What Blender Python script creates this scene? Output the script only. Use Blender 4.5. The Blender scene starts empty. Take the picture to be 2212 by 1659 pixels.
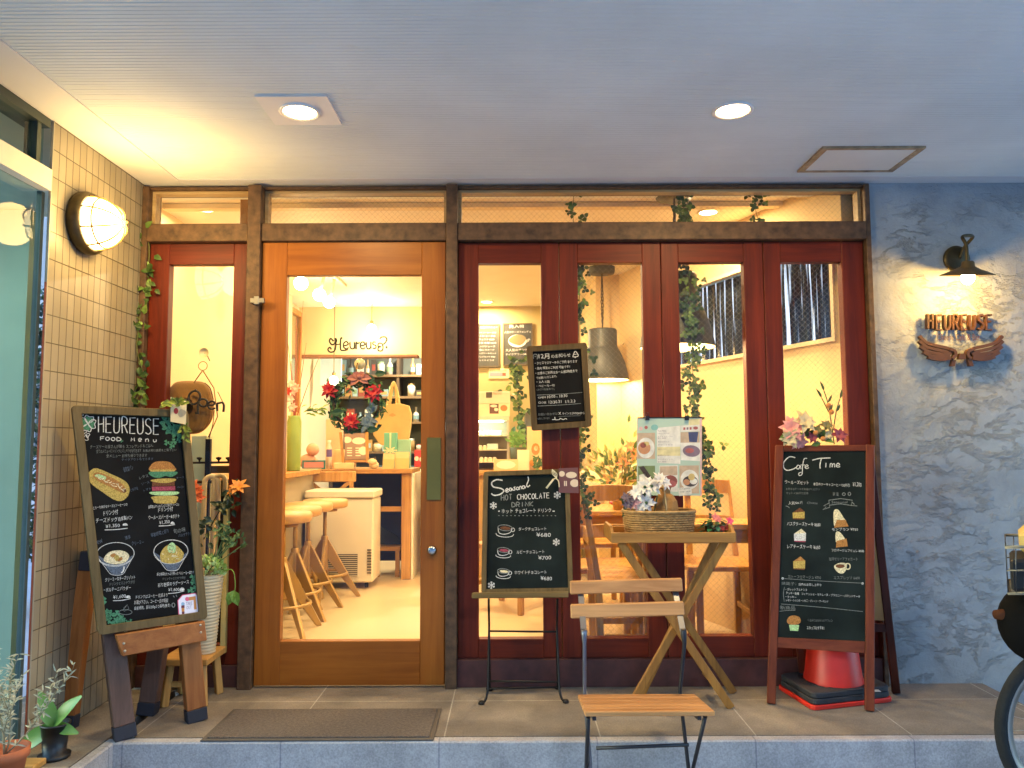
import bpy, bmesh, math, random
from mathutils import Vector, Matrix
R = math.radians
random.seed(7)
S = bpy.context.scene
COL = S.collection
# ---------------------------------------------------------------- camera, world, exposure
F, CXP, CYP = 1661.0, 1106.0, 829.5          # focal length and centre in photo units (2212 x 1659)
CAM = Vector((0, -3.7, 1.12))
ROT = Matrix.Rotation(R(94.5), 3, 'X') @ Matrix.Rotation(-0.004, 3, 'Z')
cd = bpy.data.cameras.new('camera'); cam = bpy.data.objects.new('camera', cd); COL.objects.link(cam)
cd.sensor_width = 36; cd.lens = 18 * F / CXP; cd.clip_start = 0.05; cd.clip_end = 3000
cam.location = CAM; cam.rotation_euler = ROT.to_euler()
S.camera = cam
W_ = bpy.data.worlds.new('World'); S.world = W_; W_.use_nodes = True
nt = W_.node_tree; sky = nt.nodes.new('ShaderNodeTexSky'); sky.sky_type = 'NISHITA'; sky.sun_disc = False
sky.sun_elevation = R(9.0); sky.sun_rotation = R(250); sky.ozone_density = 3.6; sky.air_density = 1.0; sky.dust_density = 0.6
nt.links.new(sky.outputs[0], nt.nodes['Background'].inputs[0]); nt.nodes['Background'].inputs[1].default_value = 0.15
sd = bpy.data.lights.new('sun', 'SUN'); sd.energy = 0.14; sd.angle = R(12); sd.color = (0.75, 0.85, 1.0)
so = bpy.data.objects.new('sun', sd); COL.objects.link(so); so.rotation_euler = (R(62), 0, R(18)); so.location = (0, -12, 9)
S.view_settings.view_transform = 'Standard'; S.view_settings.look = 'None'; S.view_settings.gamma = 1
S.view_settings.exposure = 3.2
LK = .25                                     # lamp level against the dusk sky
S.render.engine = 'CYCLES'
S.cycles.use_denoising = True; S.cycles.max_bounces = 8; S.cycles.transparent_max_bounces = 16
S.cycles.caustics_reflective = False; S.cycles.caustics_refractive = False; S.cycles.sample_clamp_indirect = 6
# ---------------------------------------------------------------- pixel -> place helpers (design time)
def ray(px, py):
    return ROT @ Vector(((px - CXP) / F, -(py - CYP) / F, -1))
def W(px, py, Y=0.0):
    d = ray(px, py); return CAM + d * ((Y - CAM.y) / d.y)
def G(px, py, z=0.0):
    d = ray(px, py); return CAM + d * ((z - CAM.z) / d.z)
def XP(px, py, X):
    d = ray(px, py); return CAM + d * ((X - CAM.x) / d.x)
def crop(x0, y0, x1, w):
    s = (x1 - x0) / w / 1.59313
    return lambda x, y: (x0 / 1.59313 + x * s, y0 / 1.59313 + y * s)
class Fr:                                     # a plane with its own axes
    def __init__(s, o, u, v):
        s.o = Vector(o); s.u = Vector(u).normalized(); s.v = Vector(v); s.v = (s.v - s.u * s.v.dot(s.u)).normalized(); s.n = s.u.cross(s.v)
    def at(s, a, b, c=0.0): return s.o + s.u * a + s.v * b + s.n * c
    def px(s, x, y, c=0.0):                   # photo point -> (a, b) on the plane lifted by c
        d = ray(x, y); o = s.o + s.n * c; t = (o - CAM).dot(s.n) / d.dot(s.n)
        p = CAM + d * t - s.o; return (p.dot(s.u), p.dot(s.v))
XZ = lambda Y, o=(0, 0): Fr((o[0], Y, o[1]), (1, 0, 0), (0, 0, 1))
# ---------------------------------------------------------------- materials
def lin(c):
    if isinstance(c, str):
        c = [int(c[i:i + 2], 16) / 255 for i in (0, 2, 4)]
        return tuple((x / 12.92 if x < .04045 else ((x + .055) / 1.055) ** 2.4) for x in c)
    return tuple(c)
def nmat(name):
    m = bpy.data.materials.new(name); m.use_nodes = True; t = m.node_tree
    return m, t, t.nodes['Principled BSDF'], t.nodes.new, t.links.new
def M(name, col, rough=.6, metal=0, vary=.15, vs=6, bump=0, bs=60, spec=.5, sub=0, trans=0):
    m, t, b, N, L = nmat(name); c = lin(col)
    tc = N('ShaderNodeTexCoord'); n = N('ShaderNodeTexNoise'); n.inputs['Scale'].default_value = vs; n.inputs['Detail'].default_value = 6
    L(tc.outputs['Object'], n.inputs['Vector'])
    r = N('ShaderNodeMapRange'); r.inputs[1].default_value = .3; r.inputs[2].default_value = .7; r.inputs[3].default_value = 1 - vary; r.inputs[4].default_value = 1 + vary
    L(n.outputs[0], r.inputs[0]); mx = N('ShaderNodeVectorMath'); mx.operation = 'SCALE'; mx.inputs[0].default_value = c; L(r.outputs[0], mx.inputs['Scale'])
    L(mx.outputs[0], b.inputs['Base Color']); b.inputs['Roughness'].default_value = rough; b.inputs['Metallic'].default_value = metal
    b.inputs['Specular IOR Level'].default_value = spec
    if trans: b.inputs['Transmission Weight'].default_value = trans
    if bump:
        n2 = N('ShaderNodeTexNoise'); n2.inputs['Scale'].default_value = bs; n2.inputs['Detail'].default_value = 4; L(tc.outputs['Object'], n2.inputs['Vector'])
        bp = N('ShaderNodeBump'); bp.inputs['Strength'].default_value = bump; bp.inputs['Distance'].default_value = .01; L(n2.outputs[0], bp.inputs['Height']); L(bp.outputs[0], b.inputs['Normal'])
    return m
def wood(name, c1, c2, axis='z', rough=.5, scale=1.0, bump=.12, knots=0.0):
    m, t, b, N, L = nmat(name); tc = N('ShaderNodeTexCoord'); mp = N('ShaderNodeMapping')
    k = {'x': (1.2, 22, 22), 'y': (22, 1.2, 22), 'z': (22, 22, 1.2)}[axis]
    mp.inputs['Scale'].default_value = [q * scale for q in k]; L(tc.outputs['Object'], mp.inputs[0])
    n = N('ShaderNodeTexNoise'); n.inputs['Scale'].default_value = 1.6; n.inputs['Detail'].default_value = 8; n.inputs['Roughness'].default_value = .65; n.inputs['Distortion'].default_value = .6
    L(mp.outputs[0], n.inputs['Vector'])
    n3 = N('ShaderNodeTexNoise'); n3.inputs['Scale'].default_value = 3.1; n3.inputs['Detail'].default_value = 3; L(tc.outputs['Object'], n3.inputs['Vector'])
    ad = N('ShaderNodeMath'); ad.operation = 'MULTIPLY_ADD'; ad.inputs[1].default_value = .45; L(n3.outputs[0], ad.inputs[0]); L(n.outputs[0], ad.inputs[2])
    cr = N('ShaderNodeValToRGB'); cr.color_ramp.elements[0].position = .5; cr.color_ramp.elements[1].position = .95
    cr.color_ramp.elements[0].color = (*lin(c2), 1); cr.color_ramp.elements[1].color = (*lin(c1), 1)
    L(ad.outputs[0], cr.inputs[0]); src = cr.outputs[0]
    if knots:
        v = N('ShaderNodeTexVoronoi'); v.inputs['Scale'].default_value = 5.5; mp2 = N('ShaderNodeMapping')
        mp2.inputs['Scale'].default_value = {'x': (.35, 1, 1), 'y': (1, .35, 1), 'z': (1, 1, .35)}[axis]; L(tc.outputs['Object'], mp2.inputs[0]); L(mp2.outputs[0], v.inputs['Vector'])
        r = N('ShaderNodeMapRange'); r.inputs[1].default_value = .05; r.inputs[2].default_value = .13; r.inputs[3].default_value = 1 - knots; r.inputs[4].default_value = 1; L(v.outputs['Distance'], r.inputs[0])
        mx = N('ShaderNodeVectorMath'); mx.operation = 'SCALE'; L(src, mx.inputs[0]); L(r.outputs[0], mx.inputs['Scale']); src = mx.outputs[0]
    L(src, b.inputs['Base Color']); b.inputs['Roughness'].default_value = rough; b.inputs['Specular IOR Level'].default_value = .28
    bp = N('ShaderNodeBump'); bp.inputs['Strength'].default_value = bump; bp.inputs['Distance'].default_value = .004; L(n.outputs[0], bp.inputs['Height']); L(bp.outputs[0], b.inputs['Normal'])
    return m
def emit(name, col, strength, base=None):
    m, t, b, N, L = nmat(name); b.inputs['Base Color'].default_value = (*lin(base or col), 1)
    b.inputs['Emission Color'].default_value = (*lin(col), 1); b.inputs['Emission Strength'].default_value = strength * LK
    return m
def glass(name, tint=(1, 1, 1), ior=1.45, wire=0):
    m = bpy.data.materials.new(name); m.use_nodes = True; t = m.node_tree; t.nodes.clear(); N = t.nodes.new; L = t.links.new
    o = N('ShaderNodeOutputMaterial'); mx = N('ShaderNodeMixShader'); tr = N('ShaderNodeBsdfTransparent'); gl = N('ShaderNodeBsdfGlossy'); fr = N('ShaderNodeFresnel')
    fr.inputs[0].default_value = ior; gl.inputs['Roughness'].default_value = .0; tr.inputs[0].default_value = (*tint, 1)
    ge = N('ShaderNodeNewGeometry'); iv = N('ShaderNodeMath'); iv.operation = 'SUBTRACT'; iv.inputs[0].default_value = 1; L(ge.outputs['Backfacing'], iv.inputs[1])
    mf = N('ShaderNodeMath'); mf.operation = 'MULTIPLY'; L(fr.outputs[0], mf.inputs[0]); L(iv.outputs[0], mf.inputs[1])
    L(mf.outputs[0], mx.inputs[0]); L(tr.outputs[0], mx.inputs[1]); L(gl.outputs[0], mx.inputs[2]); src = mx.outputs[0]
    if wire:
        tc = N('ShaderNodeTexCoord'); sp = N('ShaderNodeSeparateXYZ'); L(tc.outputs['Object'], sp.inputs[0]); acc = None
        for sg in (1, -1):
            a = N('ShaderNodeMath'); a.operation = 'MULTIPLY_ADD'; a.inputs[1].default_value = sg; L(sp.outputs[0], a.inputs[0]); L(sp.outputs[2], a.inputs[2])
            f = N('ShaderNodeMath'); f.operation = 'PINGPONG'; f.inputs[1].default_value = wire; L(a.outputs[0], f.inputs[0])
            g = N('ShaderNodeMath'); g.operation = 'LESS_THAN'; g.inputs[1].default_value = .00022; L(f.outputs[0], g.inputs[0])
            if acc: q = N('ShaderNodeMath'); q.operation = 'MAXIMUM'; L(acc, q.inputs[0]); L(g.outputs[0], q.inputs[1]); acc = q.outputs[0]
            else: acc = g.outputs[0]
        df = N('ShaderNodeBsdfDiffuse'); df.inputs[0].default_value = (.26, .24, .2, 1); m2 = N('ShaderNodeMixShader'); L(acc, m2.inputs[0]); L(src, m2.inputs[1]); L(df.outputs[0], m2.inputs[2]); src = m2.outputs[0]
    L(src, o.inputs[0]); return m
_mc = {}
def C(hexcol, rough=.7, **k):                 # quick plain colour with slight variation, cached
    key = (hexcol, rough, tuple(sorted(k.items())))
    if key not in _mc: _mc[key] = M('c_' + hexcol, hexcol, rough, **{'vary': .1, **k})
    return _mc[key]
# ---------------------------------------------------------------- mesh builder
def basis(d):
    d = Vector(d).normalized(); a = Vector((0, 0, 1)) if abs(d.z) < .95 else Vector((1, 0, 0))
    u = a.cross(d).normalized(); return u, d.cross(u), d
class MB:
    def __init__(s): s.v = []; s.f = []; s.sm = []; s.mi = []; s.m = 0
    def face(s, pts, sm=False):
        i = len(s.v); s.v += [Vector(p) for p in pts]; s.f.append(list(range(i, i + len(pts)))); s.sm.append(sm); s.mi.append(s.m); return s
    def raw(s, vs, fs, sm=False):
        i = len(s.v); s.v += [Vector(p) for p in vs]
        for f in fs: s.f.append([i + k for k in f]); s.sm.append(sm); s.mi.append(s.m)
        return s
    def box(s, p0, p1):
        x0, x1 = sorted((p0[0], p1[0])); y0, y1 = sorted((p0[1], p1[1])); z0, z1 = sorted((p0[2], p1[2]))
        return s.hexa([(x0, y0, z0), (x1, y0, z0), (x1, y1, z0), (x0, y1, z0)], [(x0, y0, z1), (x1, y0, z1), (x1, y1, z1), (x0, y1, z1)])
    def hexa(s, a, b):                        # two matching loops of n points
        n = len(a); return s.raw(list(a) + list(b), [list(range(n))[::-1], list(range(n, 2 * n))] + [[i, (i + 1) % n, n + (i + 1) % n, n + i] for i in range(n)])
    def bar(s, a, b, w, h, up=(0, 0, 1)):     # rectangular bar a->b, h measured along up
        a = Vector(a); b = Vector(b); d = (b - a).normalized(); up = Vector(up); x = d.cross(up)
        if x.length < 1e-4: x = d.cross(Vector((0, 1, 0)))
        x.normalize(); y = x.cross(d); q = [(-1, -1), (1, -1), (1, 1), (-1, 1)]
        return s.hexa([a + x * (i * w / 2) + y * (j * h / 2) for i, j in q], [b + x * (i * w / 2) + y * (j * h / 2) for i, j in q])
    def prism(s, fr, poly, c0, c1):           # polygon on a frame extruded c0..c1 along its normal
        ar = sum(poly[i][0] * poly[(i + 1) % len(poly)][1] - poly[(i + 1) % len(poly)][0] * poly[i][1] for i in range(len(poly)))
        if ar < 0: poly = poly[::-1]
        return s.hexa([fr.at(a, b, c0) for a, b in poly], [fr.at(a, b, c1) for a, b in poly])
    def tube(s, pts, r, n=8, cap=True, close=False):
        P = [Vector(p) for p in pts]; m = len(P); rr = r if isinstance(r, (list, tuple)) else [r] * m
        i0 = len(s.v); u = None
        for k in range(m):
            d = (P[(k + 1) % m] - P[k - 1]) if close else (P[min(k + 1, m - 1)] - P[max(k - 1, 0)])
            if d.length < 1e-9: d = Vector((0, 0, 1))
            d.normalize()
            if u is None: u = basis(d)[0]
            u = (u - d * u.dot(d)); u = u.normalized() if u.length > 1e-6 else basis(d)[0]
            w = d.cross(u)
            s.v += [P[k] + (u * math.cos(2 * math.pi * j / n) + w * math.sin(2 * math.pi * j / n)) * rr[k] for j in range(n)]
        for k in range(m if close else m - 1):
            a = i0 + k * n; b = i0 + ((k + 1) % m) * n
            for j in range(n): s.f.append([a + j, a + (j + 1) % n, b + (j + 1) % n, b + j]); s.sm.append(True); s.mi.append(s.m)
        if cap and not close:
            s.f.append([i0 + j for j in range(n)][::-1]); s.f.append([i0 + (m - 1) * n + j for j in range(n)]); s.sm += [False] * 2; s.mi += [s.m] * 2
        return s
    def lathe(s, prof, c=(0, 0, 0), n=28, axis=(0, 0, 1), a0=0, a1=2 * math.pi, sm=True):
        c = Vector(c); u, w, d = basis(axis); i0 = len(s.v); full = abs(a1 - a0 - 2 * math.pi) < 1e-6; cols = n if full else n + 1
        for r, h in prof:
            for j in range(cols):
                t = a0 + (a1 - a0) * j / n; s.v.append(c + (u * math.cos(t) + w * math.sin(t)) * r + d * h)
        for k in range(len(prof) - 1):
            for j in range(n):
                a = i0 + k * cols + j; b = i0 + k * cols + (j + 1) % cols
                s.f.append([a, b, b + cols, a + cols]); s.sm.append(sm); s.mi.append(s.m)
        return s
    def ball(s, c, r, n=14, sq=(1, 1, 1)):
        m = MB().lathe([(math.sin(math.pi * k / n) * r + 1e-5, -math.cos(math.pi * k / n) * r) for k in range(n + 1)], (0, 0, 0), n + 4)
        i = len(s.v); s.v += [Vector((q.x * sq[0], q.y * sq[1], q.z * sq[2])) + Vector(c) for q in m.v]
        for f in m.f: s.f.append([i + k for k in f]); s.sm.append(True); s.mi.append(s.m)
        return s
    def ribbon(s, fr, pts, w, c=.001, t=.0006):   # a chalk or paint stroke lying on a frame
        P = [Vector((p[0], p[1])) for p in pts]; L_ = []; R_ = []
        for k in range(len(P)):
            d = P[min(k + 1, len(P) - 1)] - P[max(k - 1, 0)]
            if d.length < 1e-9: d = Vector((1, 0))
            d.normalize(); nn = Vector((-d.y, d.x)); ww = w[k] if isinstance(w, list) else w
            L_.append(P[k] + nn * ww / 2); R_.append(P[k] - nn * ww / 2)
        for k in range(len(P) - 1):
            s.face([fr.at(*q, c) for q in (R_[k], R_[k + 1], L_[k + 1], L_[k])])
        return s
    def poly(s, fr, pts, c=.001):
        ar = sum(pts[i][0] * pts[(i + 1) % len(pts)][1] - pts[(i + 1) % len(pts)][0] * pts[i][1] for i in range(len(pts)))
        if ar < 0: pts = pts[::-1]
        return s.face([fr.at(a, b, c) for a, b in pts])
    def leaf(s, p, d, nrm, L, w, fold=.25, droop=.2):
        p = Vector(p); d = Vector(d).normalized(); x = d.cross(Vector(nrm))
        if x.length < 1e-4: x = basis(d)[0]
        x.normalize(); n = x.cross(d).normalized()
        q = lambda a, b, c: p + d * (a * L) + x * (b * w) + n * (c * L)
        return s.raw([q(0, 0, 0), q(.3, .42, fold * .3), q(.65, .36, fold * .2 - droop * .3), q(1, 0, -droop), q(.65, -.36, fold * .2 - droop * .3), q(.3, -.42, fold * .3), q(.33, 0, 0), q(.68, 0, -droop * .35)],
                     [[0, 6, 1], [6, 7, 2, 1], [7, 3, 2], [0, 5, 6], [5, 4, 7, 6], [4, 3, 7]], False)
    def build(s, name, mat, parent=None, bevel=0, seg=1, **props):
        me = bpy.data.meshes.new(name); o = bpy.data.objects.new(name, me); COL.objects.link(o)
        if parent is not None:
            w = Vector((0, 0, 0)); q = parent
            while q is not None: w += q.location; q = q.parent
            o.parent = parent
        else:
            xs = [p.x for p in s.v]; ys = [p.y for p in s.v]; zs = [p.z for p in s.v]
            w = Vector(((min(xs) + max(xs)) / 2, (min(ys) + max(ys)) / 2, min(zs))); o.location = w
        me.from_pydata([p - w for p in s.v], [], s.f)
        me.polygons.foreach_set('use_smooth', s.sm); me.polygons.foreach_set('material_index', s.mi)
        for m in (mat if isinstance(mat, (list, tuple)) else [mat]): me.materials.append(m)
        if bevel:
            b = bmesh.new(); b.from_mesh(me); bmesh.ops.remove_doubles(b, verts=b.verts, dist=1e-5)
            es = [e for e in b.edges if len(e.link_faces) == 2 and e.calc_face_angle(0) > .5]
            bmesh.ops.bevel(b, geom=es, offset=bevel, segments=seg, affect='EDGES', profile=.5, clamp_overlap=True); b.to_mesh(me); b.free()
        me.update()
        for k, v in props.items(): o[k] = v
        return o
def thing(name, label, cat, loc, group=None):
    o = bpy.data.objects.new(name, None); COL.objects.link(o); o.location = loc; o.empty_display_size = .05
    o['label'] = label; o['category'] = cat
    if group: o['group'] = group
    return o
def solo(mb, name, mat, label, cat, group=None, bevel=0):
    k = dict(label=label, category=cat)
    if group: k['group'] = group
    return mb.build(name, mat, None, bevel, **k)
def struct(mb, name, mat, bevel=0): return mb.build(name, mat, None, bevel, kind='structure')
def dup(root, loc, rz=0, label=None):
    c = root.copy(); COL.objects.link(c); c.location = loc; c.rotation_euler = (0, 0, rz)
    if label: c['label'] = label
    for ch in root.children:
        d = ch.copy(); COL.objects.link(d); d.parent = c
        for g in ch.children: e = g.copy(); COL.objects.link(e); e.parent = d
    return c
def light(kind, name, loc, energy, col, parent, size=.05, rot=None, spot=None):
    l = bpy.data.lights.new(name, kind); l.energy = energy * LK; l.color = col
    if kind == 'AREA': l.shape = 'DISK'; l.size = size
    else: l.shadow_soft_size = size
    if spot: l.spot_size = spot[0]; l.spot_blend = spot[1]
    o = bpy.data.objects.new(name, l); COL.objects.link(o); o.parent = parent
    o.location = Vector(loc) - parent.location
    if rot: o.rotation_euler = rot
    return o
def smooth(pts, k=5, close=False):            # Catmull-Rom
    P = [Vector(p) for p in pts]; n = len(P); out = []
    for i in range(n if close else n - 1):
        g = (lambda j: P[j % n]) if close else (lambda j: P[max(0, min(n - 1, j))])
        a, b, c, d = g(i - 1), g(i), g(i + 1), g(i + 2)
        for j in range(k):
            t = j / k; out.append(.5 * ((2 * b) + (c - a) * t + (2 * a - 5 * b + 4 * c - d) * t * t + (3 * b - a - 3 * c + d) * t ** 3))
    if not close: out.append(P[-1])
    return out
_tc = {}
def glyphs(txt):
    if txt not in _tc:
        c = bpy.data.curves.new('t', 'FONT'); c.body = txt; c.resolution_u = 2; o = bpy.data.objects.new('t', c)
        m = bpy.data.meshes.new_from_object(o); vs = [Vector((v.co.x, v.co.y)) for v in m.vertices]; fs = [list(p.vertices) for p in m.polygons]
        bpy.data.objects.remove(o); bpy.data.curves.remove(c); bpy.data.meshes.remove(m)
        x0 = min(v.x for v in vs); x1 = max(v.x for v in vs); y0 = min(v.y for v in vs); y1 = max(v.y for v in vs)
        _tc[txt] = ([Vector(((v.x - x0), (v.y - y0))) for v in vs], fs, x1 - x0, y1 - y0)
    return _tc[txt]
def write(mb, fr, txt, p0, p1, hgt=None, c=.0012, jit=0.0, slant=0.0):
    """lay txt from photo point p0 (lower left) to p1 (lower right) on the frame; hgt in photo units"""
    a = Vector(fr.px(*p0)); b = Vector(fr.px(*p1)); vs, fs, w, h = glyphs(txt); d = b - a; L = d.length; d.normalize(); n = Vector((-d.y, d.x)); sx = L / w
    sy = sx if hgt is None else (Vector(fr.px(p0[0], p0[1] - hgt)) - a).length / h
    rn = random.Random(len(txt) * 7 + int(p0[0])); ph = rn.random() * 6
    out = []
    for v in vs:
        y = v.y * sy + jit * math.sin(v.x * 2.1 + ph) * sy; q = a + d * (v.x * sx + slant * y) + n * y; out.append(fr.at(q.x, q.y, c))
    return mb.raw(out, fs)
def stroke(mb, fr, cr, pts, w, c=.0012, k=5, close=False, straight=False):
    """a hand-drawn line through crop points, w in crop units"""
    q = [fr.px(*cr(*p)) for p in pts]; a = fr.px(*cr(*pts[0])); b = fr.px(*cr(pts[0][0] + w, pts[0][1])); ww = math.hypot(a[0] - b[0], a[1] - b[1])
    if not straight: q = [(v.x, v.y) for v in smooth([Vector((*p, 0)) for p in q], k, close)] 
    if close: q = q + [q[0]]
    return mb.ribbon(fr, q, ww, c)
def fill(mb, fr, cr, pts, c=.001, sm=True):
    q = [fr.px(*cr(*p)) for p in pts]
    if sm: q = [(v.x, v.y) for v in smooth([Vector((*p, 0)) for p in q], 4, True)]
    return mb.poly(fr, q, c)
def ell(cx, cy, rx, ry, n=14, rot=0, a0=0, a1=360):
    e = []
    full = a1 - a0 == 360
    for k in range(n if full else n + 1):
        t = R(a0 + (a1 - a0) * k / n); x = rx * math.cos(t); y = ry * math.sin(t); e.append((cx + x * math.cos(rot) - y * math.sin(rot), cy + x * math.sin(rot) + y * math.cos(rot)))
    return e
GL = {'H': [[(0, 0), (0, 1)], [(1, 0), (1, 1)], [(0, .5), (1, .55)]], 'E': [[(1, 1), (0, 1), (0, 0), (1, 0)], [(0, .55), (.85, .55)]], 'U': [[(0, 1), (0, .25), (.2, .02), (.7, .02), (1, .25), (1, 1)]],
      'R': [[(0, 0), (0, 1), (.75, 1), (.95, .8), (.75, .55), (0, .5)], [(.4, .5), (1, 0)]], 'S': [[(1, .88), (.6, 1), (.1, .88), (.1, .62), (.8, .42), (.95, .16), (.5, 0), (0, .1)]],
      'F': [[(0, 0), (0, 1), (1, 1)], [(0, .52), (.8, .52)]], 'O': [[(.5, 1), (.05, .7), (.05, .3), (.5, 0), (.95, .3), (.95, .7), (.5, 1)]], 'D': [[(0, 0), (0, 1), (.6, .95), (1, .6), (.9, .2), (0, 0)]],
      'M': [[(0, 0), (.1, 1), (.5, .35), (.9, 1), (1, 0)]], 'N': [[(0, 0), (0, 1), (1, 0), (1, 1)]], 'C': [[(1, .85), (.6, 1), (.1, .75), (.05, .3), (.5, 0), (1, .12)]], 'L': [[(0, 1), (0, 0), (1, 0)]],
      'A': [[(0, 0), (.5, 1), (1, 0)], [(.2, .38), (.8, .38)]], 'T': [[(0, 1), (1, 1)], [(.5, 1), (.5, 0)]], 'I': [[(.5, 0), (.5, 1)]], 'K': [[(0, 0), (0, 1)], [(1, 1), (0, .4), (1, 0)]],
      'e': [[(.05, .3), (.9, .36), (.75, .62), (.3, .62), (.05, .35), (.3, .02), (.9, .1)]], 'n': [[(.05, 0), (.05, .6), (.1, .45), (.5, .62), (.9, .45), (.9, 0)]], 'u': [[(.05, .6), (.05, .15), (.4, 0), (.9, .2), (.9, .6), (.9, 0)]], 'o': [[(.5, .62), (.05, .4), (.1, .08), (.5, 0), (.95, .25), (.5, .62)]]}
def hand(mb, fr, cr, txt, x0, y0, x1, y1, h, w, gap=.35, c=.0012):
    """stroke lettering; crop baseline x0,y0 -> x1,y1, letter height h, pen width w"""
    n = len(txt); cell = (x1 - x0) / (n - gap)
    for i, ch in enumerate(txt):
        if ch not in GL: continue
        bx = x0 + i * cell; by = y0 + (y1 - y0) * i / max(1, n - 1); lw = cell * (1 - gap)
        for st in GL[ch]: stroke(mb, fr, cr, [(bx + a * lw + random.uniform(-.02, .02) * h, by - b * h) for a, b in st], w, c, straight=ch in 'HEFLATNMKI')
# ================================================================ SETTING
WX = -1.79                       # tiled side wall plane
ZC = 2.395                       # outdoor ceiling
GZ = -0.22                       # street level
# street
def paving(name, c1, c2, mortar, sx, sy, rough=.75, off=(0, 0, 0)):
    m, t, b, N, L = nmat(name); tc = N('ShaderNodeTexCoord'); br = N('ShaderNodeTexBrick'); br.offset = 0; br.inputs['Scale'].default_value = 1
    br.inputs['Brick Width'].default_value = sx; br.inputs['Row Height'].default_value = sy; br.inputs['Mortar Size'].default_value = .003; br.inputs['Mortar Smooth'].default_value = .2
    br.inputs['Color1'].default_value = (*lin(c1), 1); br.inputs['Color2'].default_value = (*lin(c2), 1); br.inputs['Mortar'].default_value = (*lin(mortar), 1)
    sh = N('ShaderNodeVectorMath'); sh.operation = 'ADD'; sh.inputs[1].default_value = off; L(tc.outputs['Object'], sh.inputs[0]); L(sh.outputs[0], br.inputs['Vector'])
    n = N('ShaderNodeTexNoise'); n.inputs['Scale'].default_value = 3.2; n.inputs['Detail'].default_value = 9; n.inputs['Roughness'].default_value = .7; L(tc.outputs['Object'], n.inputs['Vector'])
    r = N('ShaderNodeMapRange'); r.inputs[1].default_value = .3; r.inputs[2].default_value = .7; r.inputs[3].default_value = .58; r.inputs[4].default_value = 1.25; L(n.outputs[0], r.inputs[0])
    n2 = N('ShaderNodeTexNoise'); n2.inputs['Scale'].default_value = 150; n2.inputs['Detail'].default_value = 3; L(tc.outputs['Object'], n2.inputs['Vector'])
    r2 = N('ShaderNodeMapRange'); r2.inputs[1].default_value = .3; r2.inputs[2].default_value = .7; r2.inputs[3].default_value = .8; r2.inputs[4].default_value = 1.2; L(n2.outputs[0], r2.inputs[0])
    ml = N('ShaderNodeMath'); ml.operation = 'MULTIPLY'; L(r.outputs[0], ml.inputs[0]); L(r2.outputs[0], ml.inputs[1])
    mx = N('ShaderNodeVectorMath'); mx.operation = 'SCALE'; L(br.outputs['Color'], mx.inputs[0]); L(ml.outputs[0], mx.inputs['Scale']); L(mx.outputs[0], b.inputs['Base Color'])
    b.inputs['Roughness'].default_value = rough
    bp = N('ShaderNodeBump'); bp.inputs['Strength'].default_value = .25; bp.inputs['Distance'].default_value = .004; L(n2.outputs[0], bp.inputs['Height']); L(bp.outputs[0], b.inputs['Normal'])
    return m
m_street = M('street_concrete', 'adb2bb', .85, vary=.15, vs=2, bump=.4, bs=120)
struct(MB().face([(-400, -400, GZ), (400, -400, GZ), (400, 400, GZ), (-400, 400, GZ)]), 'street_ground', m_street)
m_plat = paving('step_tile', '7d7468', '746b60', 'a09a8e', .6, .68, .75, (-.939, .02, 0))
m_kerb = paving('kerb_granite', 'a6a3a4', '9b989a', '84828a', .6, .4, .7)
# entrance platform: tiled top and granite kerb front
pl = MB(); pl.box((-1.515, -.64, GZ - .1), (2.19, .06, 0)); pl.box((-2.2, -3.2, GZ - .1), (-1.56, -.05, -.001))
struct(pl, 'entrance_platform', m_plat)
kb = MB(); kb.box((-1.53, -.69, GZ - .1), (2.195, -.641, -.0005)); kb.box((-1.559, -3.2, GZ - .1), (-1.516, -.642, -.0015))
struct(kb, 'platform_kerb', m_kerb, .006)
# outdoor ceiling: ribbed middle, flat borders
m_ceil = M('ceiling_white', 'd8dbd2', .75, vary=.09, vs=1.7, bump=.05, bs=25)
cb = MB(); bx = -1.60; by = -.10; yend = -2.9
prof = []; n = 140; st = (by - yend) / n
for k in range(n):
    y = by - k * st; prof += [(y, ZC), (y - st * .62, ZC), (y - st * .70, ZC + .0015), (y - st * .90, ZC + .0015)]
prof.append((yend, ZC))
for k in range(len(prof) - 1):
    a, b = prof[k], prof[k + 1]; cb.face([(bx, a[0], a[1]), (4.2, a[0], a[1]), (4.2, b[0], b[1]), (bx, b[0], b[1])])
cb.box((-2.6, yend, ZC + .03), (4.2, .3, ZC + .3))
cb.face([(bx, by, ZC + .03), (bx, yend, ZC + .03), (bx, yend, ZC), (bx, by, ZC)])
struct(cb, 'ceiling', m_ceil)
m_trim = M('ceiling_border_white', 'd2d0cb', .7, vary=.04, vs=3)
bd = MB(); bd.box((-2.6, -2.9, ZC - .004), (bx, .02, ZC + .029)); bd.box((bx, by, ZC - .003), (4.2, .02, ZC + .028))
struct(bd, 'ceiling_border', m_trim)
struct(MB().box((-2.6, -3.0, ZC + .3), (4.2, .3, 5.5)), 'upper_storey_slab', M('upper_render', '9a9a98', .8))
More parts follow.
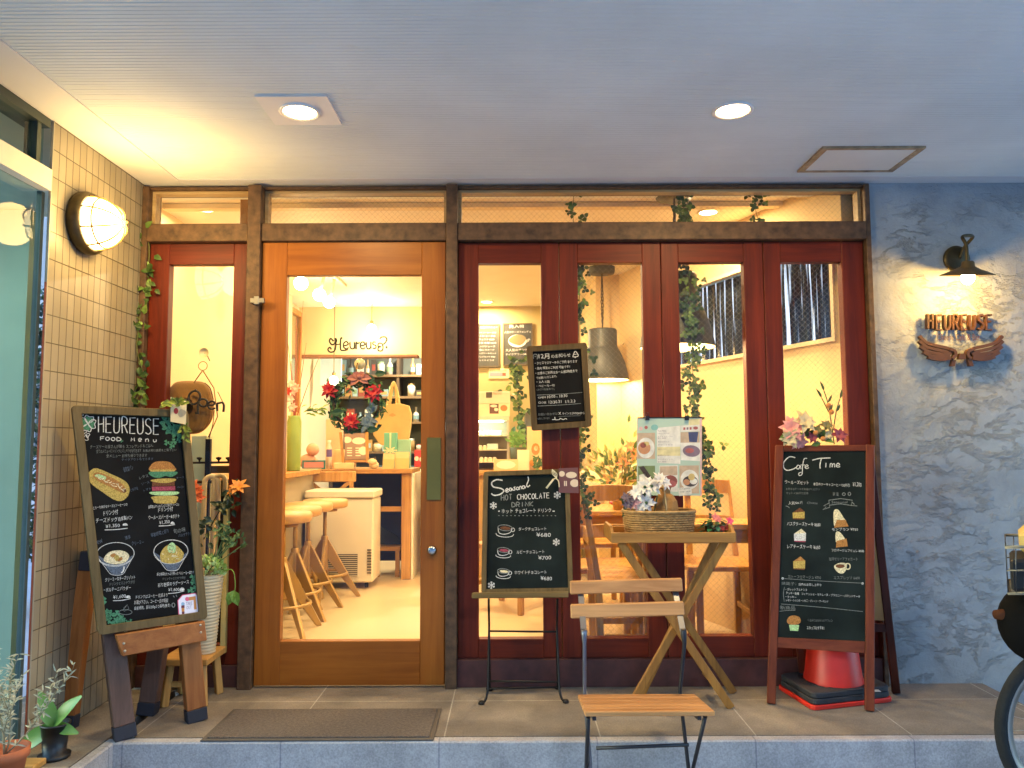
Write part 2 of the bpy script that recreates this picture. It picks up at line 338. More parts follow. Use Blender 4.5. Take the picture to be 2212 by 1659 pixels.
# unseen building added behind the camera: shades the low sky and shows in the glass
ob_ = thing('sky_shading_building', 'plain grey building added out of view across the street to shade the low sky', 'building', (0, -15, GZ))
MB().box((-22, -22, GZ), (22, -15, 8.6)).build('wall', M('opposite_render', 'a2a4a8', .8, vary=.15, vs=.6), ob_)
for k in range(10):
    for j in range(3): MB().box((-20 + k * 4.1, -15.05, 1 + j * 3.2), (-18.2 + k * 4.1, -14.98, 2.8 + j * 3.2)).build('window', C('2a3038', .15), ob_)
bb_ = thing('sky_cover_building', 'grey rendered building added far behind the leafy tree at the left edge to cover bright sky', 'building', (-7.5, 7.5, GZ))  # added block that hides the overbright sky behind the tree
MB().box((-13, 7, GZ), (-3.4, 9, 5)).build('wall', M('far_render', '8f979e', .8, vary=.2, vs=1), bb_)
for k in range(5): MB().box((-12 + k * 1.8, 6.95, 1), (-11 + k * 1.8, 7.02, 2.4)).build('window', C('3a444c', .2), bb_)
# ceiling access hatch
q = [G(*p, z=ZC) for p in ((1772, 317), (1995, 315), (1935, 367), (1724, 370))]
x0, x1 = (q[0].x + q[3].x) / 2, (q[1].x + q[2].x) / 2; y0, y1 = (q[0].y + q[1].y) / 2, (q[2].y + q[3].y) / 2
h = thing('ceiling_hatch', 'square access hatch with a tan rim in the outdoor ceiling', 'hatch', ((x0 + x1) / 2, (y0 + y1) / 2, ZC))
fm = MB(); w = .028
for a, b in (((x0, y0), (x0 + w, y1)), ((x1 - w, y0), (x1, y1)), ((x0 + w, y0), (x1 - w, y0 + w * .7)), ((x0 + w, y1 - w * .7), (x1 - w, y1))): fm.box((*a, ZC - .009), (*b, ZC + .002))
fm.build('rim', M('hatch_rim', 'a08d6e', .5, .3, vary=.4, vs=25), h)
MB().box((x0 + w, y0 + w * .7, ZC - .006), (x1 - w, y1 - w * .7, ZC + .002)).build('panel', m_ceil, h)
# downlights
m_glow = emit('downlight_glow', (1, .68, .30), 20)
def downlight(px, py, plate, label):
    c = G(px, py, ZC); t = thing('ceiling_downlight', label, 'light', (c.x, c.y, ZC), 'recessed lights in the outdoor ceiling')
    if plate: MB().box((c.x - .132, c.y - .125, ZC - .007), (c.x + .132, c.y + .125, ZC + .001)).build('plate', M('plate_white', 'dedcd6', .5, vary=.04), t)
    z = ZC - (.007 if plate else 0)
    MB().lathe([(.076, .0), (.078, -.005), (.066, -.007), (.06, .0)], (c.x, c.y, z), 36).build('trim_ring', M('trim_white', 'e8e4da', .4), t)
    MB().lathe([(.0001, 0), (.0595, 0)], (c.x, c.y, z - .004), 36, (0, 0, -1)).build('lamp_disc', m_glow, t)
    light('AREA', 'downlight_lamp', (c.x, c.y, z - .02), 9.5, (1, .70, .30), t, .15)
downlight(648, 237, True, 'round ceiling light set in a square white plate above the entrance door')
downlight(1583, 238, False, 'round ceiling light without a plate, set straight into the ceiling near the hatch')
# ---------------------------------------------------------------- tiled side wall
m, t_, b_, N, L = nmat('tile_beige')
tc = N('ShaderNodeTexCoord'); sp = N('ShaderNodeSeparateXYZ'); cm = N('ShaderNodeCombineXYZ'); L(tc.outputs['Object'], sp.inputs[0]); L(sp.outputs[1], cm.inputs[0]); L(sp.outputs[2], cm.inputs[1])
br = N('ShaderNodeTexBrick'); br.offset = 0; L(cm.outputs[0], br.inputs['Vector']); br.inputs['Scale'].default_value = 1; br.inputs['Brick Width'].default_value = .0475; br.inputs['Row Height'].default_value = .1085
br.inputs['Mortar Size'].default_value = .0022; br.inputs['Mortar Smooth'].default_value = .1; br.inputs['Color1'].default_value = (*lin('948a75'), 1); br.inputs['Color2'].default_value = (*lin('887e69'), 1); br.inputs['Mortar'].default_value = (*lin('4d4535'), 1)
n1 = N('ShaderNodeTexNoise'); n1.inputs['Scale'].default_value = 2.5; n1.inputs['Detail'].default_value = 5; L(tc.outputs['Object'], n1.inputs['Vector'])
r1 = N('ShaderNodeMapRange'); r1.inputs[1].default_value = .3; r1.inputs[2].default_value = .7; r1.inputs[3].default_value = .82; r1.inputs[4].default_value = 1.12; L(n1.outputs[0], r1.inputs[0])
mx = N('ShaderNodeVectorMath'); mx.operation = 'SCALE'; L(br.outputs['Color'], mx.inputs[0]); L(r1.outputs[0], mx.inputs['Scale']); L(mx.outputs[0], b_.inputs['Base Color']); b_.inputs['Roughness'].default_value = .38
iv = N('ShaderNodeMath'); iv.operation = 'SUBTRACT'; iv.inputs[0].default_value = 1; L(br.outputs['Fac'], iv.inputs[1]); bp = N('ShaderNodeBump'); bp.inputs['Strength'].default_value = .6; bp.inputs['Distance'].default_value = .002; L(iv.outputs[0], bp.inputs['Height']); L(bp.outputs[0], b_.inputs['Normal'])
YT = XP(103, 600, WX).y
tw = thing('tiled_wall', 'beige side wall of small upright tiles beside the left window panel', 'wall', (WX - .08, -.4, 0))
MB().box((WX - .012, YT, -.0), (WX, .06, ZC - .004)).build('tile_face', m, tw)
MB().box((WX - .006, YT - .008, 0), (WX + .003, YT - .0005, ZC - .006)).build('metal_trim', M('trim_aluminium', '96907e', .5, 0), tw)
MB().box((WX - .005, YT - .012, 0), (WX + .001, YT - .0085, 1.75)).build('red_seal', C('8a3c1c', .5), tw)
# ---------------------------------------------------------------- neighbour shopfront (left edge)
ns = thing('neighbouring_shopfront', 'glazed shopfront with dark metal frames and a mint panel at the left edge', 'shopfront', (WX - .1, -1.9, 0))
m_alu = M('dark_aluminium', '3c4746', .35, .5, vary=.1); m_alu2 = M('grey_aluminium', '66706f', .3, .7, vary=.1)
Y0, Y1 = YT - .02, -3.0
zb1 = XP(50, 334, WX).z; zb0 = XP(50, 383, WX).z; zh = XP(50, 236, WX).z
MB().box((WX - .1, Y1, zh), (WX - .002, Y0, ZC - .006)).build('head_frame', m_alu, ns)
MB().box((WX - .1, Y1, zb0), (WX + .012, Y0, zb1)).build('cream_beam', M('beam_cream', 'd8d0b8', .5, vary=.05), ns)
mu = MB(); ym = XP(69, 900, WX - .03).y
mu.box((WX - .045, ym - .009, 0), (WX - .024, ym + .009, zb0)); mu.build('mullion', m_alu2, ns)
mu = MB(); ym2 = XP(74, 280, WX - .03).y; mu.box((WX - .06, ym2 - .012, zb1), (WX - .01, ym2 + .012, zh)); mu.build('mullion', m_alu, ns)
MB().box((WX - .05, Y1, 0), (WX - .004, Y0, .05)).build('sill', m_alu2, ns)
m_ng = glass('storefront_glass', (.80, .89, .86), 1.2)
MB().box((WX - .034, Y1, .05), (WX - .028, Y0, zb0)).build('glass_pane', m_ng, ns)
MB().box((WX - .034, Y1, zb1), (WX - .028, Y0, zh)).build('glass_pane', m_ng, ns)
MB().box((-3.6, -.24, GZ), (W(43, 900, -.25).x, -.2, zb0 + .1)).build('mint_panel', M('mint_panel', '8fa598', .35, vary=.05), ns)
MB().box((-3.6, -1.9, zb0 + .11), (WX - .11, -.1, zb0 + .14)).build('inner_ceiling', M('mint_ceiling', 'b9c8bd', .6), ns)
lp = MB().lathe([(.0001, 0), (.09, 0)], (WX - .5, -1.0, zb0 + .105), 24, (0, 0, -1)); lp.build('lamp_disc', emit('cool_lamp', (.75, 1, .85), 8), ns)
light('AREA', 'inner_lamp', (WX - .5, -1.0, zb0 + .09), 4.5, (.85, 1, .90), ns, .2)
# ---------------------------------------------------------------- blue plaster wall
m, t_, b_, N, L = nmat('blue_plaster'); tc = N('ShaderNodeTexCoord')
def nz(scale, det, rough=.6, dist=0):
    n = N('ShaderNodeTexNoise'); n.inputs['Scale'].default_value = scale; n.inputs['Detail'].default_value = det; n.inputs['Roughness'].default_value = rough; n.inputs['Distortion'].default_value = dist; L(tc.outputs['Object'], n.inputs['Vector']); return n
a = nz(3.5, 7, .65); cr = N('ShaderNodeValToRGB'); e = cr.color_ramp.elements; e[0].position = .3; e[1].position = .72; e[0].color = (*lin('8f9496'), 1); e[1].color = (*lin('a9afb0'), 1)
L(a.outputs[0], cr.inputs[0])
st = nz(1.1, 5, .6, .5); crs = N('ShaderNodeMapRange'); crs.inputs[1].default_value = .35; crs.inputs[2].default_value = .65; crs.inputs[3].default_value = .82; crs.inputs[4].default_value = 1.1; L(st.outputs[0], crs.inputs[0])
mx = N('ShaderNodeVectorMath'); mx.operation = 'SCALE'; L(cr.outputs[0], mx.inputs[0]); L(crs.outputs[0], mx.inputs['Scale'])
L(mx.outputs[0], b_.inputs['Base Color']); b_.inputs['Roughness'].default_value = .85
mpp = N('ShaderNodeMapping'); mpp.inputs['Scale'].default_value = (5.5, 5.5, 10); mpp.inputs['Rotation'].default_value = (0, R(24), 0); L(tc.outputs['Object'], mpp.inputs[0])
v = nz(1.0, 9, .68, .25); L(mpp.outputs[0], v.inputs['Vector']); v2 = nz(42, 5, .65, .2); s = N('ShaderNodeMapRange'); s.inputs[1].default_value = .455; s.inputs[2].default_value = .56; s.interpolation_type = 'SMOOTHSTEP'; L(v.outputs[0], s.inputs[0])
mk = nz(2.1, 4, .6, .6); mr = N('ShaderNodeMapRange'); mr.inputs[1].default_value = .42; mr.inputs[2].default_value = .62; L(mk.outputs[0], mr.inputs[0]); sm = N('ShaderNodeMath'); sm.operation = 'MULTIPLY'; L(s.outputs[0], sm.inputs[0]); L(mr.outputs[0], sm.inputs[1])
ad = N('ShaderNodeMath'); ad.operation = 'MULTIPLY_ADD'; ad.inputs[1].default_value = .45; L(v2.outputs[0], ad.inputs[0]); L(sm.outputs[0], ad.inputs[2])
bp = N('ShaderNodeBump'); bp.inputs['Strength'].default_value = .85; bp.inputs['Distance'].default_value = .013; L(ad.outputs[0], bp.inputs['Height']); L(bp.outputs[0], b_.inputs['Normal'])
m_plaster = m
solo(MB().box((1.74, -.012, GZ - .05), (4.2, .25, ZC - .004)), 'plaster_wall', m_plaster, 'blue-grey trowelled plaster wall carrying the lit wing sign', 'wall')
# ---------------------------------------------------------------- cafe shopfront
m_red = wood('red_brown_wood', '74280f', '4a1507', 'z', .5, .8, knots=.35)
m_redx = wood('red_brown_rail', '74280f', '4a1507', 'x', .5, .8)
m_door = wood('orange_door_wood', 'a0601f', '7f4514', 'z', .4, .7)
m_doorx = wood('orange_door_rail', 'a0601f', '7f4514', 'x', .4, .7)
m_frame = M('rusted_brown_frame', '58402a', .6, .15, vary=.45, vs=28, bump=.12, bs=70)
m_gl = glass('window_glass'); m_wire = glass('wired_glass', wire=.014)
sf = thing('cafe_shopfront', 'red-brown timber cafe front with transom windows, door and four glazed folding panels', 'shopfront', (0, .03, 0))
ZH = 2.378
XR0, XR1 = 1.714, 1.738
def member(n, x0, x1, z0, z1, y0=-.055, y1=.09, mt=m_frame, bev=.003): return MB().box((x0, y0, z0), (x1, y1, z1)).build(n, mt, sf, bev)
member('post', WX + .001, -1.76, 0, ZH); member('post', -1.272, -1.207, 0, ZH, -.07); member('post', -.314, -.26, 0, ZH, -.07); member('post', XR0, XR1, 0, ZH)
ZT0, ZT1 = 2.103, 2.19
for x0, x1 in ((-1.76, -1.272), (-1.207, -.314), (-.26, XR0)):
    member('transom_beam', x0, x1, ZT0, ZT1, -.06); member('head_rail', x0, x1, 2.365, ZH, -.04)
for i, (x0, x1) in enumerate(((-1.76, -1.272), (-1.207, -.314), (-.26, XR0))):
    f = MB(); w = .016
    f.box((x0, -.01, ZT1), (x0 + w, .04, 2.365)); f.box((x1 - w, -.01, ZT1), (x1, .04, 2.365)); f.box((x0 + w, -.01, ZT1), (x1 - w, .04, ZT1 + .012)); f.box((x0 + w, -.01, 2.353), (x1 - w, .04, 2.365))
    fo = f.build('transom_window', wood('transom_bead', 'c0a678', '9a7c50', 'x', .5), sf)
    MB().box((x0 + w, .012, ZT1 + .012), (x1 - w, .016, 2.353)).build('glass_pane', m_wire if i else m_gl, fo)
member('plinth', -1.76, -1.272, 0, .1, -.03, .08, M('purple_brown_plinth', '4a2a26', .6, vary=.3, vs=20), .002)
member('plinth', -.26, XR0, 0, .125, -.045, .08, M('purple_brown_sill', '4d2a27', .6, vary=.3, vs=20), .002)
def panel(name, x0, x1, gx0, gx1, z0, z1, gz0, gz1, mv, mh, gm, y0=-.02, y1=.035, lab=None):
    p = MB(); p.box((x0, y0, z0), (gx0, y1, z1)); p.box((gx1, y0, z0), (x1, y1, z1))
    k = {'label': lab} if lab else {}
    o = p.build(name, mv, sf, .003, **k)
    MB().box((gx0, y0 + .0015, gz1), (gx1, y1 - .001, z1)).build('top_rail', mh, o, .002); MB().box((gx0, y0 + .0015, z0), (gx1, y1 - .001, gz0)).build('bottom_rail', mh, o, .002)
    MB().box((gx0, .006, gz0), (gx1, .011, gz1)).build('glass_pane', gm, o)
    return o
panel('window_panel', -1.758, -1.274, -1.663, -1.35, .1, ZT0 - .002, .19, 2.0, m_red, m_redx, m_gl)
ps = [(-.258, .229, -.161, .143, .212), (.232, .724, .321, .635, .214), (.727, 1.222, .811, 1.128, .222), (1.225, 1.712, 1.308, 1.605, .222)]
for i, (a, b, c, d, z) in enumerate(ps): panel('folding_panel', a, b, c, d, .126, ZT0 - .002, z, 2.0, m_red, m_redx, m_wire if i else m_gl)
dr = panel('door', -1.203, -.318, -1.083, -.433, .012, ZT0 - .004, .212, 1.938, m_door, m_doorx, m_gl, -.045, .0, 'orange-brown door with one tall glass pane')
P0 = W(922, 945, -.05); P1 = W(952, 1080, -.05)
MB().box((P0.x, -.0495, P1.z), (P1.x, -.0452, P0.z)).build('push_plate', M('aged_brass', '8d7c40', .35, .8, vary=.1), dr, .001)
kc = W(933, 1189, -.05); MB().lathe([(.0001, .016), (.012, .016), (.021, .012), (.024, 0)], (kc.x, -.0455, kc.z), 20, (0, -1, 0)).build('lock', M('chrome', 'b8b8b8', .15, 1, vary=.02), dr)
# gilt window lettering on the door glass
fr = XZ(-.003); cr = crop(850, 800, 1600, 1382); lt = MB(); m_brown = C('3a2a14', .6)
def sw(pts, w): stroke(lt, fr, cr, pts, w * 1.5, -.0035)
sw([(548, 690), (530, 672), (522, 690), (540, 712), (566, 690), (560, 668)], 7); sw([(560, 668), (562, 720), (552, 752), (526, 758), (512, 742), (524, 728), (534, 742)], 7); sw([(604, 672), (596, 668), (592, 690), (592, 738), (606, 748), (640, 742)], 7); sw([(560, 712), (594, 706)], 5)
sw([(614, 718), (640, 710), (632, 692), (614, 700), (612, 726), (630, 738), (644, 728)], 6.5); sw([(652, 694), (654, 728), (668, 738), (680, 726), (680, 694), (682, 738)], 6.5); sw([(692, 740), (692, 696), (700, 704), (714, 696)], 6.5)
sw([(720, 718), (746, 712), (738, 694), (720, 702), (720, 728), (736, 738), (748, 728)], 6.5); sw([(756, 694), (758, 728), (772, 738), (784, 726), (784, 692), (786, 736)], 6.5); sw([(816, 696), (800, 694), (798, 708), (816, 718), (814, 734), (796, 734)], 6)
sw([(856, 704), (836, 702), (830, 720), (848, 724), (832, 730), (832, 748), (854, 750), (862, 730), (858, 708)], 6); sw([(842, 676), (850, 664), (876, 662), (886, 680), (870, 704), (856, 708)], 6); sw([(880, 722), (886, 728), (880, 732)], 7)
lt.build('lettering', m_brown, dr)
# latch block fixed to the left post
lc = W(556, 650, -.08); lk = MB(); lk.box((lc.x - .03, -.095, lc.z - .012), (lc.x + .035, -.072, lc.z + .012)); lk.box((lc.x - .012, -.098, lc.z - .02), (lc.x + .012, -.09, lc.z + .02)); lk.build('latch', M('steel', '8e8a80', .35, .8), sf, .002)
# ================================================================ INTERIOR SHELL
ZI = 2.47
m_ifl = M('interior_floor', 'cdb78f', .35, vary=.06, vs=1.5)
struct(MB().box((-2.3, .06, -.05), (1.9, 6.2, -.002)), 'interior_floor', m_ifl)
m_icl = M('interior_ceiling', 'e6dcc6', .7, vary=.03)
struct(MB().box((-2.4, .1, ZI), (1.9, 6.2, ZI + .06)), 'interior_ceiling', m_icl)
m_iw = M('cream_wall', 'dcc498', .75, vary=.04, vs=2); m_iw2 = M('yellow_wall', 'd9bd86', .75, vary=.04, vs=2)
solo(MB().box((-2.12, .092, 0), (-1.99, 3.2, ZI)), 'interior_wall', m_iw, 'cream left interior wall seen through the narrow left window', 'wall')
solo(MB().box((-2.3, 3.2, 0), (-2.08, 6.2, ZI)), 'interior_wall', m_iw, 'cream wall along the left side of the kitchen', 'wall')
solo(MB().box((-2.3, 5.6, 0), (1.9, 5.75, ZI)), 'interior_wall', M('kitchen_wall', '8f9a92', .6, vary=.1), 'grey-green wall at the far back of the kitchen', 'wall')
solo(MB().box((-.80, 3.75, 0), (1.0, 3.85, ZI)), 'interior_wall', M('olive_wall', 'b5a36c', .75, vary=.05), 'olive-yellow back wall holding two chalk menus', 'wall')
# soffit over the kitchen hatch
sx0, sx1 = W(672, 700, 3.75).x, W(902, 700, 3.75).x; zs = W(780, 766, 3.75).z
sm_ = MB(); sm_.box((-2.08, 3.75, zs), (sx1, 3.9, ZI - .001)); sm_.hexa([(sx1, 3.75, zs), (sx1, 3.9, zs), (sx1, 3.9, ZI - .001), (sx1, 3.75, ZI - .001)], [(-.801, 3.75, zs - .12), (-.801, 3.9, zs - .12), (-.801, 3.9, ZI - .001), (-.801, 3.75, ZI - .001)])
so_ = solo(sm_, 'soffit', m_iw2, 'cream boxed soffit over the kitchen opening with brown lower edge', 'soffit')
MB().box((-2.08, 3.742, zs - .022), (sx1, 3.9, zs - .001)).build('edge_strip', C('8a5b33'), so_)
# slanted right wall with the ribbed window, and the pier next to it
A = Vector((1.66, .093, 0)); B = Vector((.86, 2.36, 0)); d_ = (B - A).normalized(); nrm = Vector((-d_.y, d_.x, 0))
if nrm.x > 0: nrm = -nrm
rw = Fr(A, -d_, (0, 0, 1)) if False else Fr(B, (A - B), (0, 0, 1))       # u towards the street, n into the room or out
sgn = 1 if rw.n.dot(Vector((-1, 0, 0))) > 0 else -1
LW = (B - A).length
w1 = Vector(rw.px(1470, 790)); w2 = Vector(rw.px(1820, 742)); zb = (w1.y + w2.y) / 2
t1 = Vector(rw.px(1505, 614)); zt = t1.y; a0 = w1.x - .1; a1 = LW - .0 - .06
rwall = thing('slanted_wall', 'cream slanted interior wall on the right with a ribbed dark window', 'wall', tuple((A + B) / 2))
wm = MB(); T0, T1 = (-.1, 0) if sgn > 0 else (0, .1)
for poly in ([(0, 0), (LW, 0), (LW, zb), (0, zb)], [(0, zt), (LW, zt), (LW, ZI), (0, ZI)], [(0, zb), (a0, zb), (a0, zt), (0, zt)], [(a1, zb), (LW, zb), (LW, zt), (a1, zt)]): wm.prism(rw, poly, T0, T1)
wm.build('wall_face', m_iw2, rwall)
fm = MB(); g = .022; o0, o1 = (-.02, .014) if sgn > 0 else (-.014, .02)
for poly in ([(a0, zb), (a1, zb), (a1, zb + g), (a0, zb + g)], [(a0, zt - g), (a1, zt - g), (a1, zt), (a0, zt)], [(a0, zb + g), (a0 + g, zb + g), (a0 + g, zt - g), (a0, zt - g)], [(a1 - g, zb + g), (a1, zb + g), (a1, zt - g), (a1 - g, zt - g)]): fm.prism(rw, poly, o0, o1)
wf = fm.build('window_frame', C('e0c998', .5), rwall)
rb = MB(); k = 0; a = a0 + g
rp = []; nn = 64; rng = random.Random(3)
while a < a1 - g:
    wd = rng.uniform(.012, .03); rp += [(a, .0), (a + wd * .5, rng.uniform(.006, .014))]; a += wd
rp.append((a1 - g, 0))
for i in range(len(rp) - 1):
    (x0, h0), (x1, h1) = rp[i], rp[i + 1]; s0 = -.05 * sgn
    pts = [rw.at(x0, zb + g, s0 + h0 * sgn), rw.at(x1, zb + g, s0 + h1 * sgn), rw.at(x1, zt - g, s0 + h1 * sgn), rw.at(x0, zt - g, s0 + h0 * sgn)]
    rb.face(pts if sgn > 0 else pts[::-1])
# ribbed glass, dark outside; reflected light painted in as glowing pale streaks
m, t_, b_, N, L = nmat('ribbed_glass_painted_glints'); b_.inputs['Base Color'].default_value = (.016, .018, .022, 1); b_.inputs['Roughness'].default_value = .12; b_.inputs['Specular IOR Level'].default_value = .9
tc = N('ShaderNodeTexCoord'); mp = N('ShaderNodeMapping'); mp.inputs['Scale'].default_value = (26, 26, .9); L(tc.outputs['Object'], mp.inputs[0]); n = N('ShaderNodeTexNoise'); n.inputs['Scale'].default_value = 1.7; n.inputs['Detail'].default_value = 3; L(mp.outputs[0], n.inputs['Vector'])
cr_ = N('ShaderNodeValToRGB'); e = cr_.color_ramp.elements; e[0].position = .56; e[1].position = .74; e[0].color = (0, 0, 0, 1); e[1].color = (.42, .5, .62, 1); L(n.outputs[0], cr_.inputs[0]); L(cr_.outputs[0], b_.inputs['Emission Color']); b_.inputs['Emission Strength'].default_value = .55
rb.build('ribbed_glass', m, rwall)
pier = MB().box((.67, 2.36, 0), (1.2, 3.76, ZI)); solo(pier, 'interior_wall', m_iw2, 'bright cream pier beyond the grey pendant lamp', 'wall')
# dark picture on the pier next to the slanted wall
pp = XZ(2.352); x0 = W(1368, 700, 2.35).x; solo(MB().box((x0, 2.335, W(1370, 815, 2.35).z), (x0 + .085, 2.359, W(1370, 655, 2.35).z)), 'wall_picture', C('6b6048', .5), 'tall narrow grey-brown picture hung high on the cream pier', 'picture')
MBx = MB().box((-1.46, .35, 0), (-1.40, .41, ZI - .001)); solo(MBx, 'wooden_post', C('8a5a2c', .5), 'slim brown upright post inside behind the woven bag', 'post', None, .004)
# timber lintel battens visible through the transoms
for y0, y1, z0 in ((.16, .24, 2.425), (.5, .56, 2.44)):
    solo(MB().box((-1.95, y0, z0), (1.55, y1, ZI - .001)), 'ceiling_batten', C('ddc9a0', .6), 'pale timber batten across the cafe ceiling just behind the transom windows', 'batten', 'battens across the cafe ceiling', .003)
# interior lamps: first recessed light is real, the others are added fill
m_glow2 = emit('interior_glow', (1, .74, .40), 24)
def rec(x, y, z, e, label, col=(1, .75, .42)):
    t = thing('recessed_or_fill_light', label, 'light', (x, y, z), 'recessed lights in the cafe ceiling')
    MB().lathe([(.062, 0), (.065, -.005), (.05, -.006), (.05, 0)], (x, y, z), 24).build('trim_ring', C('e8dfc8', .4), t)
    MB().lathe([(.0001, 0), (.049, 0)], (x, y, z - .003), 24, (0, 0, -1)).build('lamp_disc', m_glow2, t)
    light('AREA', 'recessed_or_fill_lamp', (x, y, z - .02), e * .6, col, t, .1)
c = G(1052, 655, ZI); c.y = min(c.y, 3.5)
rec(c.x, c.y, ZI, 26, 'small round light in the ceiling above the two chalk menus')
rec(.35, 1.2, ZI, 26, 'added round fill light in the ceiling above the dining tables, partly behind the frame')
rec(-.75, 1.5, ZI, 20, 'added round fill light in the ceiling above the passage to the bar')
rec(1.15, .7, ZI, 18, 'added round fill light in the ceiling close to the slanted wall')
rec(-1.0, 4.6, ZI, 40, 'added round fill light in the kitchen ceiling behind the soffit', (1, .9, .66))
rec(-1.75, .6, ZI, 7, 'added round fill light in the ceiling behind the narrow left window')
# ================================================================ BAR AREA (through the door)
m_oak = wood('counter_oak', 'c79a58', '9a6c34', 'x', .45); m_oakz = wood('counter_oak_post', 'c79a58', '9a6c34', 'z', .45)
ct = thing('bar_counter', 'wooden bar counter with square end post behind the white freezer', 'counter', (-1.35, 3.05, 0))
MB().box((-1.66, 2.80, .88), (-.845, 3.4, .918)).build('counter_top', m_oak, ct, .004)
MB().box((-.935, 2.83, 0), (-.855, 2.91, .879)).build('post', m_oakz, ct, .004)
MB().box((-1.6, 3.2, .1), (-.9, 3.24, .879)).build('back_panel', C('2b2a33', .6), ct)
MB().box((-1.62, 2.86, .56), (-.936, 2.9, .60)).build('rail', m_oak, ct)
MB().box((-.852, 2.84, 0), (-.835, 3.38, .879)).build('end_panel', C('e9e2c8', .5), ct)
sc = thing('side_counter', 'grey-fronted side counter along the left wall behind the bar stools', 'counter', (-1.82, 1.9, 0))
MB().box((-1.985, .9, .885), (-1.6, 2.798, .925)).build('counter_top', m_oak, sc, .004)
MB().box((-1.98, .95, 0), (-1.66, 2.79, .884)).build('front_panel', M('grey_panel', 'a89c80', .5, vary=.06), sc)
# bar stools: one built, copies placed
def make_stool():
    t = thing('bar_stool', 'x', 'stool', (0, 0, 0), 'round bar stools along the counter')
    ms = M('stool_seat', 'c9a266', .4, vary=.1); ml = M('stool_metal', 'a8894f', .4, .3, vary=.06)
    MB().lathe([(.0001, .655), (.15, .655), (.166, .665), (.17, .70), (.16, .716), (.0001, .72)], (0, 0, 0), 32).build('seat', ms, t)
    MB().lathe([(.09, .63), (.09, .654), (.0001, .654)], (0, 0, 0), 20).build('seat_plate', ml, t)
    MB().tube([(0, 0, .40), (0, 0, .64)], .014, 12).build('spindle', ml, t)
    MB().lathe([(.026, .2), (.026, .44), (.02, .45)], (0, 0, 0), 16).build('column', ml, t)
    for k in range(4):
        a = R(45 + 90 * k); c, s = math.cos(a), math.sin(a)
        b = MB(); q = [(.02, .42), (.03, .42), (.27, .0), (.235, .0), (.02, .28)]; fr = Fr((0, 0, 0), (c, s, 0), (0, 0, 1)); b.prism(fr, q, -.011, .011); b.build('leg', ml, t, .003)
    MB().tube([(.165 * math.cos(R(i * 12)), .165 * math.sin(R(i * 12)), .17) for i in range(30)], .011, 8, close=True).build('foot_ring', ml, t)
    return t
st0 = make_stool(); stool_l = ['bar stool nearest the door glass, cut off by its left edge', 'bar stool next behind the nearest one in the row', 'bar stool third from the door, before the freezer grille', 'bar stool farthest from the door, right in front of the white freezer']
for i, (x, y) in enumerate(((-1.39, 1.02), (-1.43, 1.42), (-1.44, 1.78), (-1.40, 2.1))):
    if i == 0: st0.location = (x, y, 0); st0['label'] = stool_l[0]
    else: dup(st0, (x, y, 0), .3 * i, stool_l[i])
# chest freezer
fx0, fx1 = -1.63, W(806, 1270, 2.42).x; fz = thing('chest_freezer', 'white chest freezer with black floor grille behind the bar stools', 'freezer', ((fx0 + fx1) / 2, 2.55, 0)); m_wht = M('freezer_white', 'e4dcc2', .35, vary=.03)
MB().box((fx0, 2.40, .05), (fx1, 2.74, .70)).build('cabinet', m_wht, fz, .012); MB().box((fx0 - .005, 2.385, .704), (fx1 + .012, 2.75, .765)).build('lid', m_wht, fz, .01)
gr = MB(); gr.box((fx1 - .42, 2.394, .10), (fx1 - .12, 2.3995, .27)); gr.m = 1
for k in range(11): gr.box((fx1 - .42, 2.389, .102 + k * .0155), (fx1 - .12, 2.3935, .1075 + k * .0155))
gr.build('grille', [C('2e2a22', .6), C('d8cfae', .5)], fz)
gs = MB()
for k in range(9): gs.box((fx1 - .045, 2.394, .12 + k * .022), (fx1 - .012, 2.3995, .132 + k * .022))
gs.build('vent', C('6a624c'), fz)
for x in (fx0 + .06, fx1 - .06): MB().lathe([(.02, -.012), (.024, 0), (.02, .012)], (x, 2.46, .025), 14, (1, 0, 0)).build('castor', C('2a2825', .5), fz)
